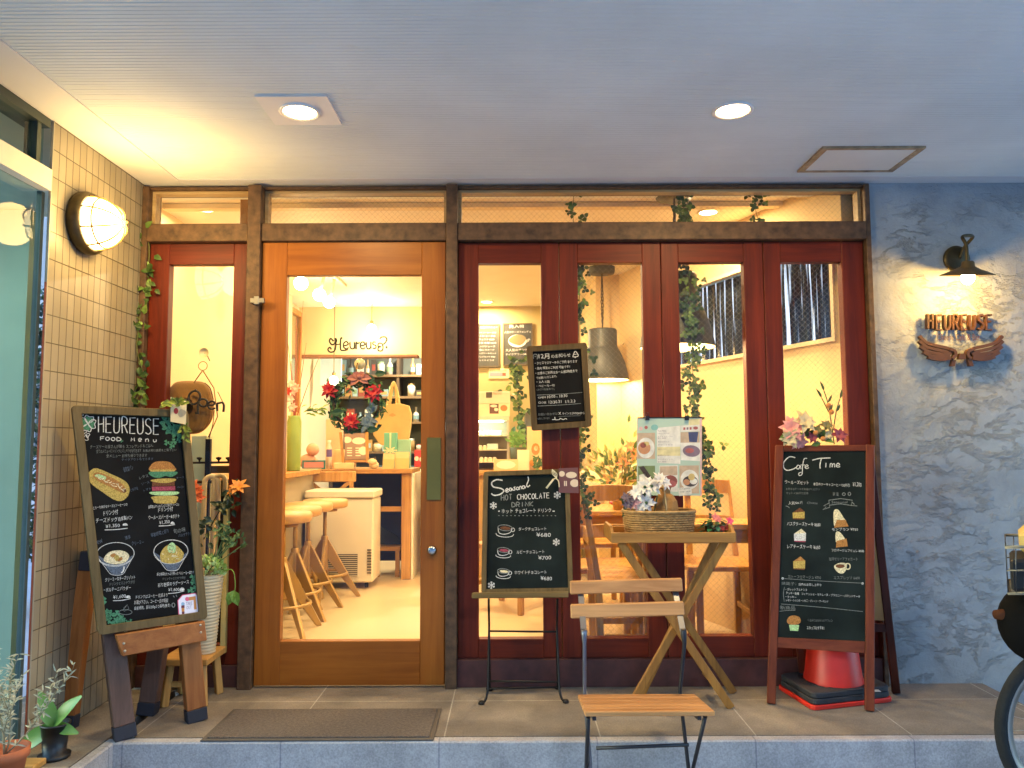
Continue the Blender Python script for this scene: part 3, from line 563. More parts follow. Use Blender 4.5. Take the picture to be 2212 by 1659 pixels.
# cross back chair and low stool behind
def box_chair(name, label, group, seat_h=.45, back_h=.86, wdt=.40, dep=.40, cross=False, mt=None):
    """wooden chair facing +y locally (its back on the -y side)"""
    t = thing(name, label, 'chair', (0, 0, 0), group); mt = mt or m_oakz
    w2, d2 = wdt / 2, dep / 2; MB().box((-w2, -d2 + .02, seat_h - .03), (w2, d2, seat_h)).build('seat', mt, t, .006)
    for sx in (-1, 1):
        b = MB(); b.bar((sx * (w2 - .02), -d2 + .01, 0), (sx * (w2 - .02), -d2 - .0, seat_h), .036, .036, (0, 1, 0)); b.bar((sx * (w2 - .02), -d2, seat_h), (sx * (w2 - .02), -d2 - .07, back_h), .036, .03, (0, 1, 0)); b.build('rear_leg', mt, t, .004)
        MB().box((sx * (w2 - .02) - .018, d2 - .05, 0), (sx * (w2 - .02) + .018, d2 - .014, seat_h - .031)).build('front_leg', mt, t, .004)
        MB().box((sx * (w2 - .02) - .01, -d2 + .03, .16), (sx * (w2 - .02) + .01, d2 - .05, .19)).build('side_rail', mt, t, .003)
    if cross:
        MB().bar((-w2 - .02, -d2 - .065, back_h - .04), (w2 + .02, -d2 - .065, back_h - .04), .022, .09).build('top_slat', mt, t, .008)
        for sx in (-1, 1): MB().bar((-sx * (w2 - .04), -d2 - .055 + sx * .006, back_h - .09), (sx * (w2 - .04), -d2 - .025 + sx * .006, seat_h + .1), .012, .03).build('cross_brace', mt, t)
        MB().bar((-w2 + .04, -d2 - .02, seat_h + .09), (w2 - .04, -d2 - .02, seat_h + .09), .02, .035).build('lower_slat', mt, t)
    else:
        for z, h in ((back_h - .045, .075), (seat_h + .2, .06)):
            b = MB(); yy = -d2 - .07 * (z - seat_h) / (back_h - seat_h) - .004; n = 10
            fr = Fr((0, yy, z), (1, 0, 0), (0, 0, 1)); top = [((-w2 + .002) + (wdt - .004) * k / n, h / 2 + .012 * math.sin(math.pi * k / n)) for k in range(n + 1)]
            b.prism(fr, [(-w2 + .002, -h / 2)] + [(w2 - .002, -h / 2)] + top[::-1], -.009, .012); b.build('back_slat', mt, t, .003)
    return t
cc = box_chair('cross_back_chair', 'cross-backed wooden chair tucked under the bar counter behind the freezer', None, .45, .90, cross=True); cc.location = (W(722, 1040, 2.92).x, 3.02, 0); cc.location.y = 3.02
ls = thing('low_stool', 'low wooden stool half in shadow under the bar counter', 'stool', (W(840, 1230, 3.0).x, 3.02, 0)); lx = ls.location.x
MB().box((lx - .13, 2.95, .22), (lx + .1, 3.15, .25)).build('seat', m_oak, ls)
for x in (lx - .11, lx + .06): MB().box((x, 2.96, 0), (x + .035, 2.995, .219)).build('leg', m_oakz, ls)
solo(MB().prism(XZ(3.1), [(lx - .14, .26), (lx + .09, .26), (lx + .06, .33), (lx - .14, .44)], 0, .03), 'dark_cushion', C('3a3f38', .9), 'dark wedge-shaped cushion standing on the low stool', 'cushion')
# picture frame / mirror on the left wall
mz = thing('wall_mirror', 'large wood-framed mirror on the left wall behind the red twigs', 'mirror', (-2.07, 3.5, 1.4))
y0, y1 = 3.22, 3.68; z0, z1 = 1.38, XP(668, 690, -2.07).z
f = MB(); w = .05
for a, b in (((y0, z0), (y0 + w, z1)), ((y1 - w, z0), (y1, z1)), ((y0 + w, z0), (y1 - w, z0 + w)), ((y0 + w, z1 - w), (y1 - w, z1))): f.box((-2.078, a[0], a[1]), (-2.03, b[0], b[1]))
f.build('frame', wood('mirror_frame', 'c98f4c', 'a06a30', 'z'), mz, .004); MB().box((-2.079, y0 + w, z0 + w), (-2.055, y1 - w, z1 - w)).build('mirror_glass', M('dull_mirror', 'c9bfa4', .18, .9, vary=.05), mz)
# ================================================================ OUTSIDE LAMPS AND WALL SIGN
m_bronze = M('dark_bronze', '4a3f26', .45, .6, vary=.3, vs=30)
# bulkhead lamp on the tiled wall
bc = XP(178, 483, WX); wl = thing('bulkhead_lamp', 'lit oval bulkhead lamp with bronze ring on the tiled wall', 'wall lamp', (WX, bc.y, bc.z))
rx = .125
MB().lathe([(.0001, 0), (.122, 0), (.13, .012), (.13, .035), (.122, .052), (.108, .052), (.108, .03), (.0001, .03)], bc, 40, (1, 0, 0)).build('base_ring', m_bronze, wl)
H = .125
dome = [(.106 * math.cos(t) ** .85 + 1e-4, .04 + H * math.sin(t)) for t in [math.pi / 2 * k / 14 for k in range(14)]] + [(.0001, .04 + H)]
m_dome = emit('lamp_dome', (1, .72, .32), 10, 'fff2d0')
MB().lathe(dome, bc, 36, (1, 0, 0)).build('glass_dome', m_dome, wl)
cg = MB()
for k in range(4):
    a = R(22 + 45 * k); c, s = math.cos(a), math.sin(a); pts = []
    for j in range(-12, 13):
        t = math.pi / 2 * (1 - abs(j) / 12); r = (.111 * math.cos(t) ** .85) * (1 if j >= 0 else -1); pts.append((bc.x + .04 + (H + .008) * math.sin(t), bc.y + r * c, bc.z + r * s))
    cg.tube(pts, .0042, 6)
cg.tube([(bc.x + .092, bc.y + .103 * math.cos(R(i * 12)), bc.z + .103 * math.sin(R(i * 12))) for i in range(30)], .004, 6, close=True)
cg.build('wire_guard', C('b98f4c', .4), wl)
light('POINT', 'bulkhead_light', (bc.x + .24, bc.y, bc.z), 7.6, (1, .66, .22), wl, .09)
# gooseneck sign lamp on the plaster wall
Yp = -.012
g0 = W(2064, 560, Yp); gl = thing('sign_lamp', 'small gooseneck lamp with glowing bulb above the wing sign', 'wall lamp', (g0.x, Yp, g0.z))
MB().lathe([(.0001, -.0), (.062, 0), (.064, .012), (.05, .02), (.0001, .024)], (g0.x, Yp, g0.z), 28, (0, -1, 0)).build('wall_plate', m_bronze, gl)
sx = W(2090, 585, -.19); 
MB().tube(smooth([(g0.x + .01, Yp - .02, g0.z), (g0.x + .02, -.06, g0.z + .05), (g0.x + .03, -.11, g0.z + .085), (sx.x, -.165, g0.z + .07), (sx.x, -.19, g0.z + .02), (sx.x, -.19, sx.z + .03)], 5), .008, 10).build('gooseneck', m_bronze, gl)
sh = MB(); sh.lathe([(.02, .045), (.026, .04), (.03, .02), (.05, .008), (.112, -.018), (.116, -.022), (.108, -.02), (.045, .002), (.024, .012), (.0001, .014)], (sx.x, -.19, sx.z), 36, (0, -.2, 1)); sh.build('shade', M('shade_bronze', '6b5632', .45, .4, vary=.2), gl)
bz = sx.z - .032; MB().ball((sx.x, -.19, bz), .029, 14, (1, 1, 1.1)).build('bulb', emit('bulb_warm', (1, .66, .26), 60), gl)
light('POINT', 'sign_light', (sx.x, -.19, bz - .045), 6, (1, .56, .11), gl, .025)
# HEUREUSE wing sign: letters standing off the wall
Ys = -.043; fr = XZ(Ys); cr = crop(2800, 500, 3524, 1201)
sg = thing('wing_sign', 'cut-out wooden sign of letters over a pair of wings on the plaster wall', 'sign', (W(2070, 740, Ys).x, Ys, W(2070, 740, Ys).z))
m_sgn = M('sign_copper', '4a2e1c', .6, 0, vary=.15, vs=20)
def solid_stroke(mb, pts, w, c0=-.012, c1=.012, close=False, straight=True):
    q = [fr.px(*cr(*p)) for p in pts]
    if not straight: q = [(v.x, v.y) for v in smooth([Vector((*p, 0)) for p in q], 4)]
    a = fr.px(*cr(0, 0)); b = fr.px(*cr(w, 0)); ww = abs(b[0] - a[0])
    P = [Vector(p) for p in q]; L_ = []; R_ = []
    for k in range(len(P)):
        d = P[min(k + 1, len(P) - 1)] - P[max(k - 1, 0)]; d.normalize(); nn = Vector((-d.y, d.x)); L_.append(P[k] + nn * ww / 2); R_.append(P[k] - nn * ww / 2)
    mb.prism(fr, L_ + R_[::-1], c0, c1)
x = 648
for i, ch in enumerate('HEUREUSE'):
    mb = MB(); w_ = 44 if ch != 'H' else 40; h = 84; y = 1054
    for st in GL[ch]: solid_stroke(mb, [(x + a * (w_ - 14) + (2 if ch == 'S' else 0), y - b * h - (6 if i == 0 else 0)) for a, b in st], 10.5, straight=ch != 'S')
    mb.build('letter', m_sgn, sg); x += 47.5
sub = MB(); write(sub, fr, 'Cheese Cafe & Bar', cr(706, 1114), cr(950, 1114), 14, .0); sv = MB()
for f in sub.f:
    p = [sub.v[i] for i in f]; sv.face(p)
sv.build('small_lettering', C('5a3a22', .5), sg)
def wing(mir):
    X = (lambda v: 1676 - v) if mir else (lambda v: v); mb = MB()
    feathers = [[(602, 1090), (640, 1128), (700, 1146), (760, 1160), (790, 1182)], [(600, 1118), (640, 1152), (700, 1168), (752, 1180), (778, 1196)], [(606, 1150), (648, 1178), (704, 1190), (750, 1196), (772, 1206)], [(622, 1182), (662, 1202), (712, 1208), (752, 1210), (772, 1214)], [(648, 1210), (690, 1222), (730, 1224), (760, 1220), (776, 1218)]]
    for k, fpts in enumerate(feathers): solid_stroke(mb, [(X(a), b) for a, b in fpts], 17, -.010 + k * .0011, .010 + k * .0011, straight=False)
    solid_stroke(mb, [(X(770), 1164), (X(798), 1176), (X(802), 1200), (X(786), 1220)], 16, -.012, .015, straight=False)
    mb.build('wing', m_sgn, sg)
wing(False); wing(True)
tl = MB()
for pts in ([(786, 1226), (808, 1226), (800, 1262), (778, 1262)], [(826, 1190), (862, 1190), (864, 1222), (822, 1222)], [(874, 1222), (896, 1222), (908, 1262), (884, 1262)]): tl.prism(fr, [fr.px(*cr(*p)) for p in pts], -.01, .01)
tl.build('tail_feathers', m_sgn, sg)
# ================================================================ CHALKBOARDS
m_board = M('blackboard_green', '1c2321', .75, vary=.55, vs=4.5, spec=.12); m_black = M('blackboard_black', '161514', .75, vary=.55, vs=4.5, spec=.12)
def chalk(name, col, a=.75): return M('chalk_' + name, col, .95, vary=.4, vs=200, spec=.1)
ck_w = chalk('white', 'cfccc4'); ck_d = chalk('dim', '7b7d78'); ck_g = chalk('green', '4f8060'); ck_y = chalk('yellow', 'b59a52'); ck_o = chalk('orange', 'a87440'); ck_p = chalk('pink', '9c4856'); ck_b = chalk('brown', '6d4630'); ck_l = chalk('pale_green', 'a5c58a'); ck_c = chalk('cream', 'd8c9a0'); ck_s = chalk('slate', '5c6470')
def inset(fr, q, d):                       # quad (a,b) pushed inwards by d
    c = Vector((sum(p[0] for p in q) / 4, sum(p[1] for p in q) / 4)); out = []
    n = len(q)
    for i in range(n):
        p, a, b = Vector(q[i]), Vector(q[i - 1]), Vector(q[(i + 1) % n]); e1 = (a - p).normalized(); e2 = (b - p).normalized(); s = abs(e1.x * e2.y - e1.y * e2.x); out.append(p + (e1 + e2) * (d / s))
    return out
def rounded(q, r, k=5):
    out = []; n = len(q)
    for i in range(n):
        p, a, b = Vector(q[i]), Vector(q[i - 1]), Vector(q[(i + 1) % n]); s = p + (a - p).normalized() * r; e = p + (b - p).normalized() * r
        for j in range(k + 1): t = j / k; out.append(s * (1 - t) ** 2 + p * (2 * t * (1 - t)) + e * t * t)
    return out
def ringframe(mb, fr, outer, inner, c0, c1):   # same-length loops
    n = len(outer); i0 = len(mb.v)
    for L_ in (outer, inner):
        for c in (c0, c1): mb.v += [fr.at(p[0], p[1], c) for p in L_]
    O0, O1, I0, I1 = (i0 + n * k for k in range(4))
    for i in range(n):
        j = (i + 1) % n
        for f in ([O1 + i, O1 + j, I1 + j, I1 + i], [O0 + i, I0 + i, I0 + j, O0 + j], [O0 + i, O0 + j, O1 + j, O1 + i], [I0 + i, I1 + i, I1 + j, I0 + j]): mb.f.append(f); mb.sm.append(False); mb.mi.append(mb.m)
def board(t, fr, quad, fw, m_fr, m_bd, r=.02, th=.018):
    out = rounded(quad, r); inn = rounded(inset(fr, quad, fw), .002)
    mb = MB(); ringframe(mb, fr, out, inn, -th / 2, th / 2 + .003); mb.build('frame', m_fr, t, .0015)
    MB().prism(fr, inset(fr, quad, fw * .8), -th / 3, 0).build('slate', m_bd, t)
def drawings(t, fr, layers):
    for name, mat, mb in layers:
        if mb.f: mb.build(name, mat, t)
def snow(mb, fr, cr, x, y, r, w):
    for k in range(3):
        a = R(30 + 60 * k); stroke(mb, fr, cr, [(x - r * math.cos(a), y - r * math.sin(a)), (x + r * math.cos(a), y + r * math.sin(a))], w, straight=True)
    for k in range(6):
        a = R(30 + 60 * k); px, py = x + r * .62 * math.cos(a), y + r * .62 * math.sin(a)
        for s in (-1, 1): stroke(mb, fr, cr, [(px, py), (px + r * .35 * math.cos(a + s * .8), py + r * .35 * math.sin(a + s * .8))], w * .8, straight=True)
def clover(mb, fr, cr, x, y, r, n=3, a0=0):
    for k in range(n):
        a = R(a0 + 360 / n * k); c, s = math.cos(a), math.sin(a); q = [(0, 0), (.5, -.45), (1.0, -.5), (.95, 0), (1.0, .5), (.5, .45)]
        fill(mb, fr, cr, [(x + r * (p * c - qq * s), y + r * (p * s + qq * c)) for p, qq in q], .0011)
# ---------------------------------------------------------------- A-frame board "Cafe Time"
m_mah = wood('mahogany_z', '7a3c22', '55240f', 'z', .42, 1.1); 
fL, fR = G(1665, 1522), G(1880, 1538); u = (fR - fL); u.z = 0; u.normalize(); back = Vector((-u.y, u.x, 0)); lean = .155; Hh = 1.14
v = (Vector((0, 0, Hh)) + back * lean).normalized(); fr = Fr(fL, u, v); cr = crop(2640, 1500, 3020, 841)
ab = thing('a_frame_board', 'tall dark wooden A-frame chalkboard headed Cafe Time beside the plaster wall', 'chalkboard', tuple((fL + fR) / 2))
TL, TR = fr.px(1675, 962), fr.px(1889, 961); BL, BR = fr.px(1657, 1525), fr.px(1886, 1540)
BLi, BRi = fr.px(1678, 1525), fr.px(1868, 1540); wd = .036
def lg(a, b, w=wd):
    d = (Vector(b) - Vector(a)).normalized(); n = Vector((-d.y, d.x)) * w / 2; mb = MB(); mb.prism(fr, [Vector(a) - n, Vector(a) + n, Vector(b) + n, Vector(b) - n], -.02, .008); return mb
aL = (TL[0] + wd / 2, TL[1]); bL_ = fr.px(1666, 1524); aR = (TR[0] - wd / 2, TR[1]); bR_ = fr.px(1879, 1539)
for a, b in ((bL_, aL), (bR_, aR)): lg((a[0], .004), b).build('front_leg', m_mah, ab, .003)
m_mahx = wood('mahogany_x', '7a3c22', '55240f', 'x', .42, 1.1)
iTL, iTR, iBR, iBL = fr.px(*cr(103, 120)), fr.px(*cr(757, 116)), fr.px(*cr(747, 1565)), fr.px(*cr(66, 1534))
MB().prism(fr, [(TL[0] + wd, iTL[1]), (TR[0] - wd, iTR[1]), (TR[0] - wd, TR[1] - .001), (TL[0] + wd, TL[1] - .001)], -.018, .005).build('top_rail', m_mahx, ab, .002)
q1, q2 = fr.px(1670, 1398), fr.px(1868, 1411); MB().prism(fr, [q1, q2, iBR, iBL], -.018, .005).build('bottom_rail', m_mahx, ab, .002)
MB().prism(fr, [iTL, iTR, iBR, iBL], -.012, -.001).build('slate', m_board, ab)
# rear half: hinged at the top
hR, hL = fr.at(aR[0], TR[1] - .02, -.03), fr.at(aL[0], TL[1] - .02, -.03); rR = G(1936, 1499); rL = rR - u * ((fR - fL).length * .98)
m_mahd = wood('mahogany_dark', '54200f', '381206', 'z', .45)
for a, b in ((rR, hR), (rL, hL)): MB().bar(Vector((a.x, a.y, .004)), b, .034, .024, back).build('rear_leg', m_mahd, ab, .003)
pk = MB(); mixp = lambda a, b, t: Vector(a) * (1 - t) + Vector(b) * t
p = [mixp(rL, hL, .30), mixp(rR, hR, .30), mixp(rR, hR, .97), mixp(rL, hL, .97)]; o_ = back * .006
pk.hexa([q_ - o_ for q_ in p], [q_ + o_ for q_ in p]); pk.build('rear_panel', C('a9834c', .6), ab)
MB().bar(mixp(rL, hL, .27), mixp(rR, hR, .27), .02, .035).build('rear_rail', m_mahd, ab)
w_, d_, y_, o2, b2, p2, g2, c2 = MB(), MB(), MB(), MB(), MB(), MB(), MB(), MB()
def sk(mb, pts, w=7, **k): stroke(mb, fr, cr, pts, w, **k)
sk(w_, [(214, 166), (170, 160), (128, 200), (126, 240), (150, 262), (190, 256), (222, 240)], 8); sk(w_, [(250, 228), (232, 224), (224, 246), (240, 252), (252, 230), (258, 254)], 6); sk(w_, [(304, 172), (282, 176), (270, 230), (266, 290), (246, 302), (240, 286), (262, 276)], 6); sk(w_, [(254, 222), (288, 222)], 5); sk(w_, [(288, 240), (312, 230), (300, 220), (288, 238), (300, 250), (318, 242)], 6)
sk(w_, [(344, 186), (400, 172), (482, 168)], 8); sk(w_, [(412, 176), (402, 220), (404, 250)], 8); sk(w_, [(448, 206), (446, 240)], 7); sk(w_, [(478, 240), (482, 212), (494, 214), (494, 238), (502, 214), (514, 216), (514, 240)], 6); sk(w_, [(528, 228), (552, 220), (540, 208), (526, 224), (534, 238), (556, 234)], 6)
def tx(mb, s, x0, y0, x1, y1, h): write(mb, fr, s, cr(x0, y0), cr(x1, y1), h * (cr(1, 0)[0] - cr(0, 0)[0]), .0012, .05)
tx(w_, 'ウールーズセット', 136, 366, 316, 372, 30); tx(w_, '本日のケーキ＋コーヒー150円引', 352, 378, 628, 390, 24); tx(w_, '¥1,200', 652, 388, 718, 392, 36)
tx(d_, 'お好きなケーキをお選びください', 144, 412, 400, 416, 17); tx(d_, 'セット＋200円で紅茶', 146, 444, 314, 446, 17); tx(d_, '数 量', 500, 456, 545, 458, 28); sk(d_, ell(584, 444, 11, 10, 10), 6, close=True); sk(d_, ell(626, 442, 10, 12, 10), 6, close=True)
tx(w_, '人気No.1！', 164, 526, 268, 520, 26); tx(d_, 'Cheese', 304, 518, 384, 520, 17); sk(d_, [(142, 534), (160, 540), (170, 550)], 6)
for pts in ([(470, 490), (560, 478), (648, 490), (640, 530), (560, 518), (474, 528), (470, 490)], [(470, 512), (430, 534), (450, 540), (424, 562), (476, 544), (474, 528)], [(646, 506), (664, 522), (656, 530), (686, 534), (640, 530)]): sk(d_, pts, 6, straight=True)
tx(d_, 'Seasonal', 492, 516, 612, 514, 20)
def cake(x, y, top, side, bot, h=60):
    fill(side, fr, cr, [(x - 46, y - h + 16), (x + 46, y - h + 10), (x + 44, y + 10), (x - 44, y + 8)], .0011, False); fill(top, fr, cr, [(x - 46, y - h + 16), (x + 10, y - h - 22), (x + 46, y - h + 10)], .0013, False); fill(bot, fr, cr, [(x - 44, y + 8), (x + 44, y + 10), (x + 40, y + 20), (x - 42, y + 16)], .0012, False)
cake(240, 618, b2, y_, b2, 50); cake(250, 790, c2, w_, p2); cake(244, 1000, o2, y_, b2)
fill(c2, fr, cr, [(508, 572), (540, 562), (580, 620), (600, 660), (520, 690), (506, 650)], .0012); fill(o2, fr, cr, [(530, 640), (596, 640), (620, 690), (510, 700)], .0014, False)
fill(c2, fr, cr, [(522, 740), (552, 732), (590, 780), (600, 810), (530, 820)], .0012); fill(o2, fr, cr, [(528, 800), (604, 782), (614, 842), (524, 850)], .0014, False)
fill(c2, fr, cr, [(510, 990), (560, 966), (606, 978), (596, 1030), (566, 1050), (528, 1030)], .0012); fill(b2, fr, cr, ell(556, 992, 34, 15), .0015); sk(c2, ell(614, 994, 18, 22, 12), 9, close=True)
tx(w_, 'バスクチーズケーキ ¥680', 152, 682, 406, 692, 30); tx(w_, 'モンブラン ¥750', 494, 722, 692, 722, 22); tx(w_, 'レアチーズケーキ ¥650', 154, 856, 404, 864, 32); tx(w_, 'フロマージュブリュレ ¥680', 492, 880, 738, 888, 22)
tx(d_, '珈琲ゼリーアフォガート', 472, 950, 690, 952, 26); tx(d_, 'ガトーフロマージュ ¥750', 160, 1084, 410, 1092, 26); tx(d_, 'エスプレッソ ¥400', 508, 1092, 706, 1096, 26)
sk(d_, [(112, 1086), (420, 1106), (728, 1122)], 4); sk(w_, ell(118, 1086, 6, 6, 8), 6, close=True); sk(w_, ell(726, 1124, 6, 6, 8), 6, close=True)
tx(d_, '焼菓子：', 110, 1136, 222, 1138, 24); tx(w_, '店内のお召し上がり', 240, 1140, 412, 1146, 20); tx(w_, '・ガレットブルトンヌ', 142, 1178, 304, 1182, 20); tx(w_, 'クッキー各種　フィナンシェ・マドレーヌ・ブラウニー・パウンドケーキ', 144, 1206, 708, 1234, 20); tx(w_, '・クッキー', 142, 1234, 222, 1238, 18); tx(w_, 'レモン・ショコラ・いちご・プレーン・アーモンド', 144, 1260, 466, 1270, 18)
sk(d_, [(132, 1150), (124, 1200), (130, 1262)], 4); sk(d_, [(106, 1280), (420, 1306), (728, 1338)], 4); tx(d_, '新商品', 100, 1322, 214, 1324, 30); sk(d_, [(94, 1336), (150, 1330), (214, 1328)], 4)
fill(o2, fr, cr, [(150, 1410), (170, 1376), (205, 1368), (244, 1380), (256, 1412), (230, 1436), (170, 1434)], .0012); fill(g2, fr, cr, [(166, 1438), (244, 1440), (236, 1486), (176, 1484)], .0011, False)
tx(d_, 'くるみとはちみつのマフィン', 310, 1414, 500, 1418, 20); tx(w_, 'スタッフおすすめ！', 304, 1476, 436, 1476, 26)
drawings(ab, fr, (('chalk_lettering', ck_w, w_), ('faint_lettering', ck_d, d_), ('yellow_drawing', ck_y, y_), ('orange_drawing', ck_o, o2), ('brown_drawing', ck_b, b2), ('pink_drawing', ck_p, p2), ('green_drawing', ck_l, g2), ('cream_drawing', ck_c, c2)))
# ---------------------------------------------------------------- hanging notice board
fr = Fr(W(1210, 930, -.045), (1, 0, 0), (0, .02, 1)); cr = crop(1800, 1150, 2060, 1232)
nb = thing('notice_board', 'small hanging chalkboard of opening hours tilted on the red-brown post', 'chalkboard', tuple(fr.o)); m_oldw = wood('weathered_wood', '6a5433', '463518', 'z', .6, 1.2)
quad = [fr.px(*cr(*p)) for p in ((140, 1578), (1116, 1508), (1034, 142), (55, 205))]; board(nb, fr, quad, .028, m_oldw, m_black, .014)
tpx = fr.px(*cr(585, 160)); MB().tube([fr.at(tpx[0], tpx[1], -.005), fr.at(tpx[0], tpx[1] + .06, .0)], .0018, 6).build('cord', C('2a1d12'), nb)
w_, d_ = MB(), MB()
sk(d_, [(170, 400), (165, 350), (200, 325), (235, 350), (230, 410)], 14); sk(d_, [(185, 370), (200, 362), (215, 372)], 10); tx(w_, '12月', 258, 408, 430, 396, 86); tx(w_, 'のお知らせ', 462, 392, 776, 368, 62)
sk(w_, [(810, 370), (850, 280), (900, 355), (810, 372)], 12); sk(w_, [(828, 332), (876, 326)], 9); sk(w_, ell(852, 376, 10, 8, 8), 9, close=True)
tx(w_, '・クリスマスケーキのご予約 承ります', 196, 500, 884, 466, 48); tx(w_, '・店内 喫茶のご利用 可能です！', 200, 582, 764, 552, 44); tx(w_, '・お席のご利用はお一人様2時間まで', 206, 664, 888, 622, 48); tx(w_, 'でお願いいたします。', 218, 738, 552, 706, 40); tx(w_, '・2人1皿', 222, 798, 436, 794, 42); tx(w_, '・ベビーカー可', 222, 866, 516, 854, 38); tx(d_, '(入口 段差あり)', 226, 926, 512, 914, 40)
sk(d_, [(225, 994), (600, 978), (965, 950)], 9); tx(w_, 'OPEN', 246, 1050, 370, 1044, 30); tx(w_, '10:00 - 18:30', 398, 1046, 724, 1026, 44); tx(w_, 'CLOSE', 250, 1132, 378, 1128, 32); tx(w_, '12/30.31  1/1.2.3', 420, 1132, 852, 1114, 46); sk(d_, [(238, 1172), (600, 1156), (942, 1130)], 9)
tx(d_, 'お問い合わせは', 248, 1332, 566, 1318, 44); tx(w_, 'X', 578, 1314, 622, 1310, 44); tx(w_, 'やインスタのDMから', 640, 1314, 1004, 1306, 40); sk(d_, [(580, 1344), (780, 1334), (940, 1330)], 5); tx(d_, 'お待ちしております。', 236, 1396, 440, 1386, 34); sk(w_, [(474, 1394), (520, 1388), (516, 1350), (526, 1394), (590, 1392), (604, 1372), (622, 1380), (660, 1392), (690, 1376), (716, 1390)], 10)
drawings(nb, fr, (('chalk_lettering', ck_w, w_), ('faint_lettering', ck_d, d_)))
# ---------------------------------------------------------------- "Seasonal" board on its wire easel
e0 = G(1062, 1488); e1 = G(1208, 1484); Yb = -.20
fr = Fr(W(1140, 1285, Yb), (1, -.06, 0), (0, .16, 1)); cr = crop(1640, 1600, 2000, 1244)
sb = thing('menu_board', 'chalkboard of hot chocolate drinks headed Seasonal resting on a black wire easel', 'chalkboard', tuple(fr.o)); m_oldw2 = wood('weathered_frame', '75603c', '51401f', 'z', .6, 1.2)
quad = [fr.px(*cr(*p)) for p in ((60, 1540), (1160, 1510), (1130, 345), (85, 80))]; quad[2] = fr.px(*cr(1095, 50)); quad = [fr.px(*cr(*p)) for p in ((58, 1538), (1150, 1520), (1100, 50), (84, 82))]
board(sb, fr, quad, .022, m_oldw2, m_board, .016)
w_, d_, p2 = MB(), MB(), MB()
sk(w_, [(310, 184), (240, 176), (182, 210), (200, 260), (290, 280), (324, 310), (280, 350), (210, 362), (176, 340)], 15); sk(w_, [(346, 310), (376, 294), (362, 280), (344, 304), (360, 324), (384, 312)], 12); sk(w_, [(420, 280), (398, 276), (390, 302), (410, 308), (420, 282), (432, 306)], 12); sk(w_, [(462, 262), (444, 268), (458, 284), (452, 300), (436, 300)], 11); sk(w_, [(484, 262), (472, 284), (490, 296), (504, 276), (484, 262)], 11); sk(w_, [(512, 296), (512, 262), (530, 256), (536, 288)], 11); sk(w_, [(572, 252), (550, 250), (544, 278), (566, 280), (574, 254), (582, 278)], 11); sk(w_, [(610, 140), (618, 180), (596, 240), (612, 262), (636, 240)], 12)
hand(d_, fr, cr, 'HOT', 294, 424, 420, 414, 66, 10, .3); hand(w_, fr, cr, 'CHOCOLATE', 484, 412, 864, 394, 62, 9, .3); hand(d_, fr, cr, 'DRINK', 420, 502, 672, 488, 52, 11, .28)
tx(w_, 'ホット', 300, 578, 432, 572, 50); tx(w_, 'チョコレート', 462, 574, 704, 566, 50); tx(w_, 'ドリンク', 734, 566, 888, 562, 48); sk(w_, [(258, 552), (276, 550)], 14, straight=True); sk(w_, [(904, 550), (930, 550)], 12, straight=True)
for k in range(15): sk(d_, [(258 + k * 48, 602), (274 + k * 48, 602 + (k % 3) * 2)], 10, straight=True)
for y, x, s in ((768, 500, 'ダークチョコレート'), (1040, 476, 'ルビーチョコレート'), (1284, 452, 'ホワイトチョコレート')): tx(w_, s, x, y + 16, x + 330 + (50 if y > 1200 else 0), y + 12, 42)
tx(w_, '¥680', 712, 856, 884, 852, 48); tx(w_, '¥700', 734, 1126, 888, 1124, 46); tx(w_, '¥680', 762, 1370, 896, 1372, 46)
def cup(x, y, s, f):
    sk(d_, ell(x, y, 86 * s, 34 * s, 16, .1), 9, close=True); sk(w_, [(x - 84 * s, y + 6), (x - 70 * s, y + 60 * s), (x - 10, y + 76 * s), (x + 60 * s, y + 56 * s), (x + 82 * s, y + 12)], 8); sk(w_, ell(x - 4, y + 76 * s, 104 * s, 34 * s, 14, .05, -10, 190), 7); sk(w_, ell(x + 92 * s, y + 24, 20, 22, 10), 7, close=True)
    fill(f, fr, cr, ell(x + 4, y + 4, 62 * s, 20 * s, 12, .1), .0012)
br_, wh = MB(), MB()
cup(340, 748, 1, br_); cup(322, 1012, .85, p2); cup(322, 1262, .82, wh)
for x, y in ((200, 484), (948, 918), (176, 1430), (960, 360)): snow(w_, fr, cr, x, y, 44, 13)
drawings(sb, fr, (('chalk_lettering', ck_w, w_), ('faint_lettering', ck_d, d_), ('ruby_drawing', ck_p, p2), ('brown_drawing', ck_b, br_), ('white_drawing', ck_c, wh)))
# decorations stuck to it
c4 = [fr.px(*cr(*p), .016) for p in ((978, 330), (1216, 336), (1206, 32), (976, 40))]
pc = thing('photo_card', 'brown photo card of white plates clipped to the corner of the hot chocolate board', 'card', tuple(fr.at(*c4[0], .016)))
MB().prism(fr, c4, .016, .018).build('card', C('6a4340', .35), pc)
pl_ = MB()
for x, y, a, b in ((1126, 126, 66, 38), (1166, 222, 54, 46), (1014, 112, 36, 34)): fill(pl_, fr, cr, [(min(max(p, 984), 1206), q) for p, q in ell(x, y, a, b, 14)], .0188, False)
for x in (1040, 1060): fill(pl_, fr, cr, [(x, 196), (x + 14, 196), (x + 14, 256), (x, 256)], .0188, False)
pl_.build('printed_plates', C('d8c3a8', .4), pc)
wk = thing('toy_whisk', 'small cream whisk fastened on the upper right of the hot chocolate board', 'whisk', tuple(fr.at(*fr.px(*cr(940, 120)), .02)))
wm = MB(); P_ = lambda x, y, c=.02: fr.at(*fr.px(*cr(x, y)), c)
for dx in (-26, -9, 9, 26): wm.tube(smooth([P_(900, 58), P_(928 + dx, 112), P_(952, 168)], 6), .0016, 5)
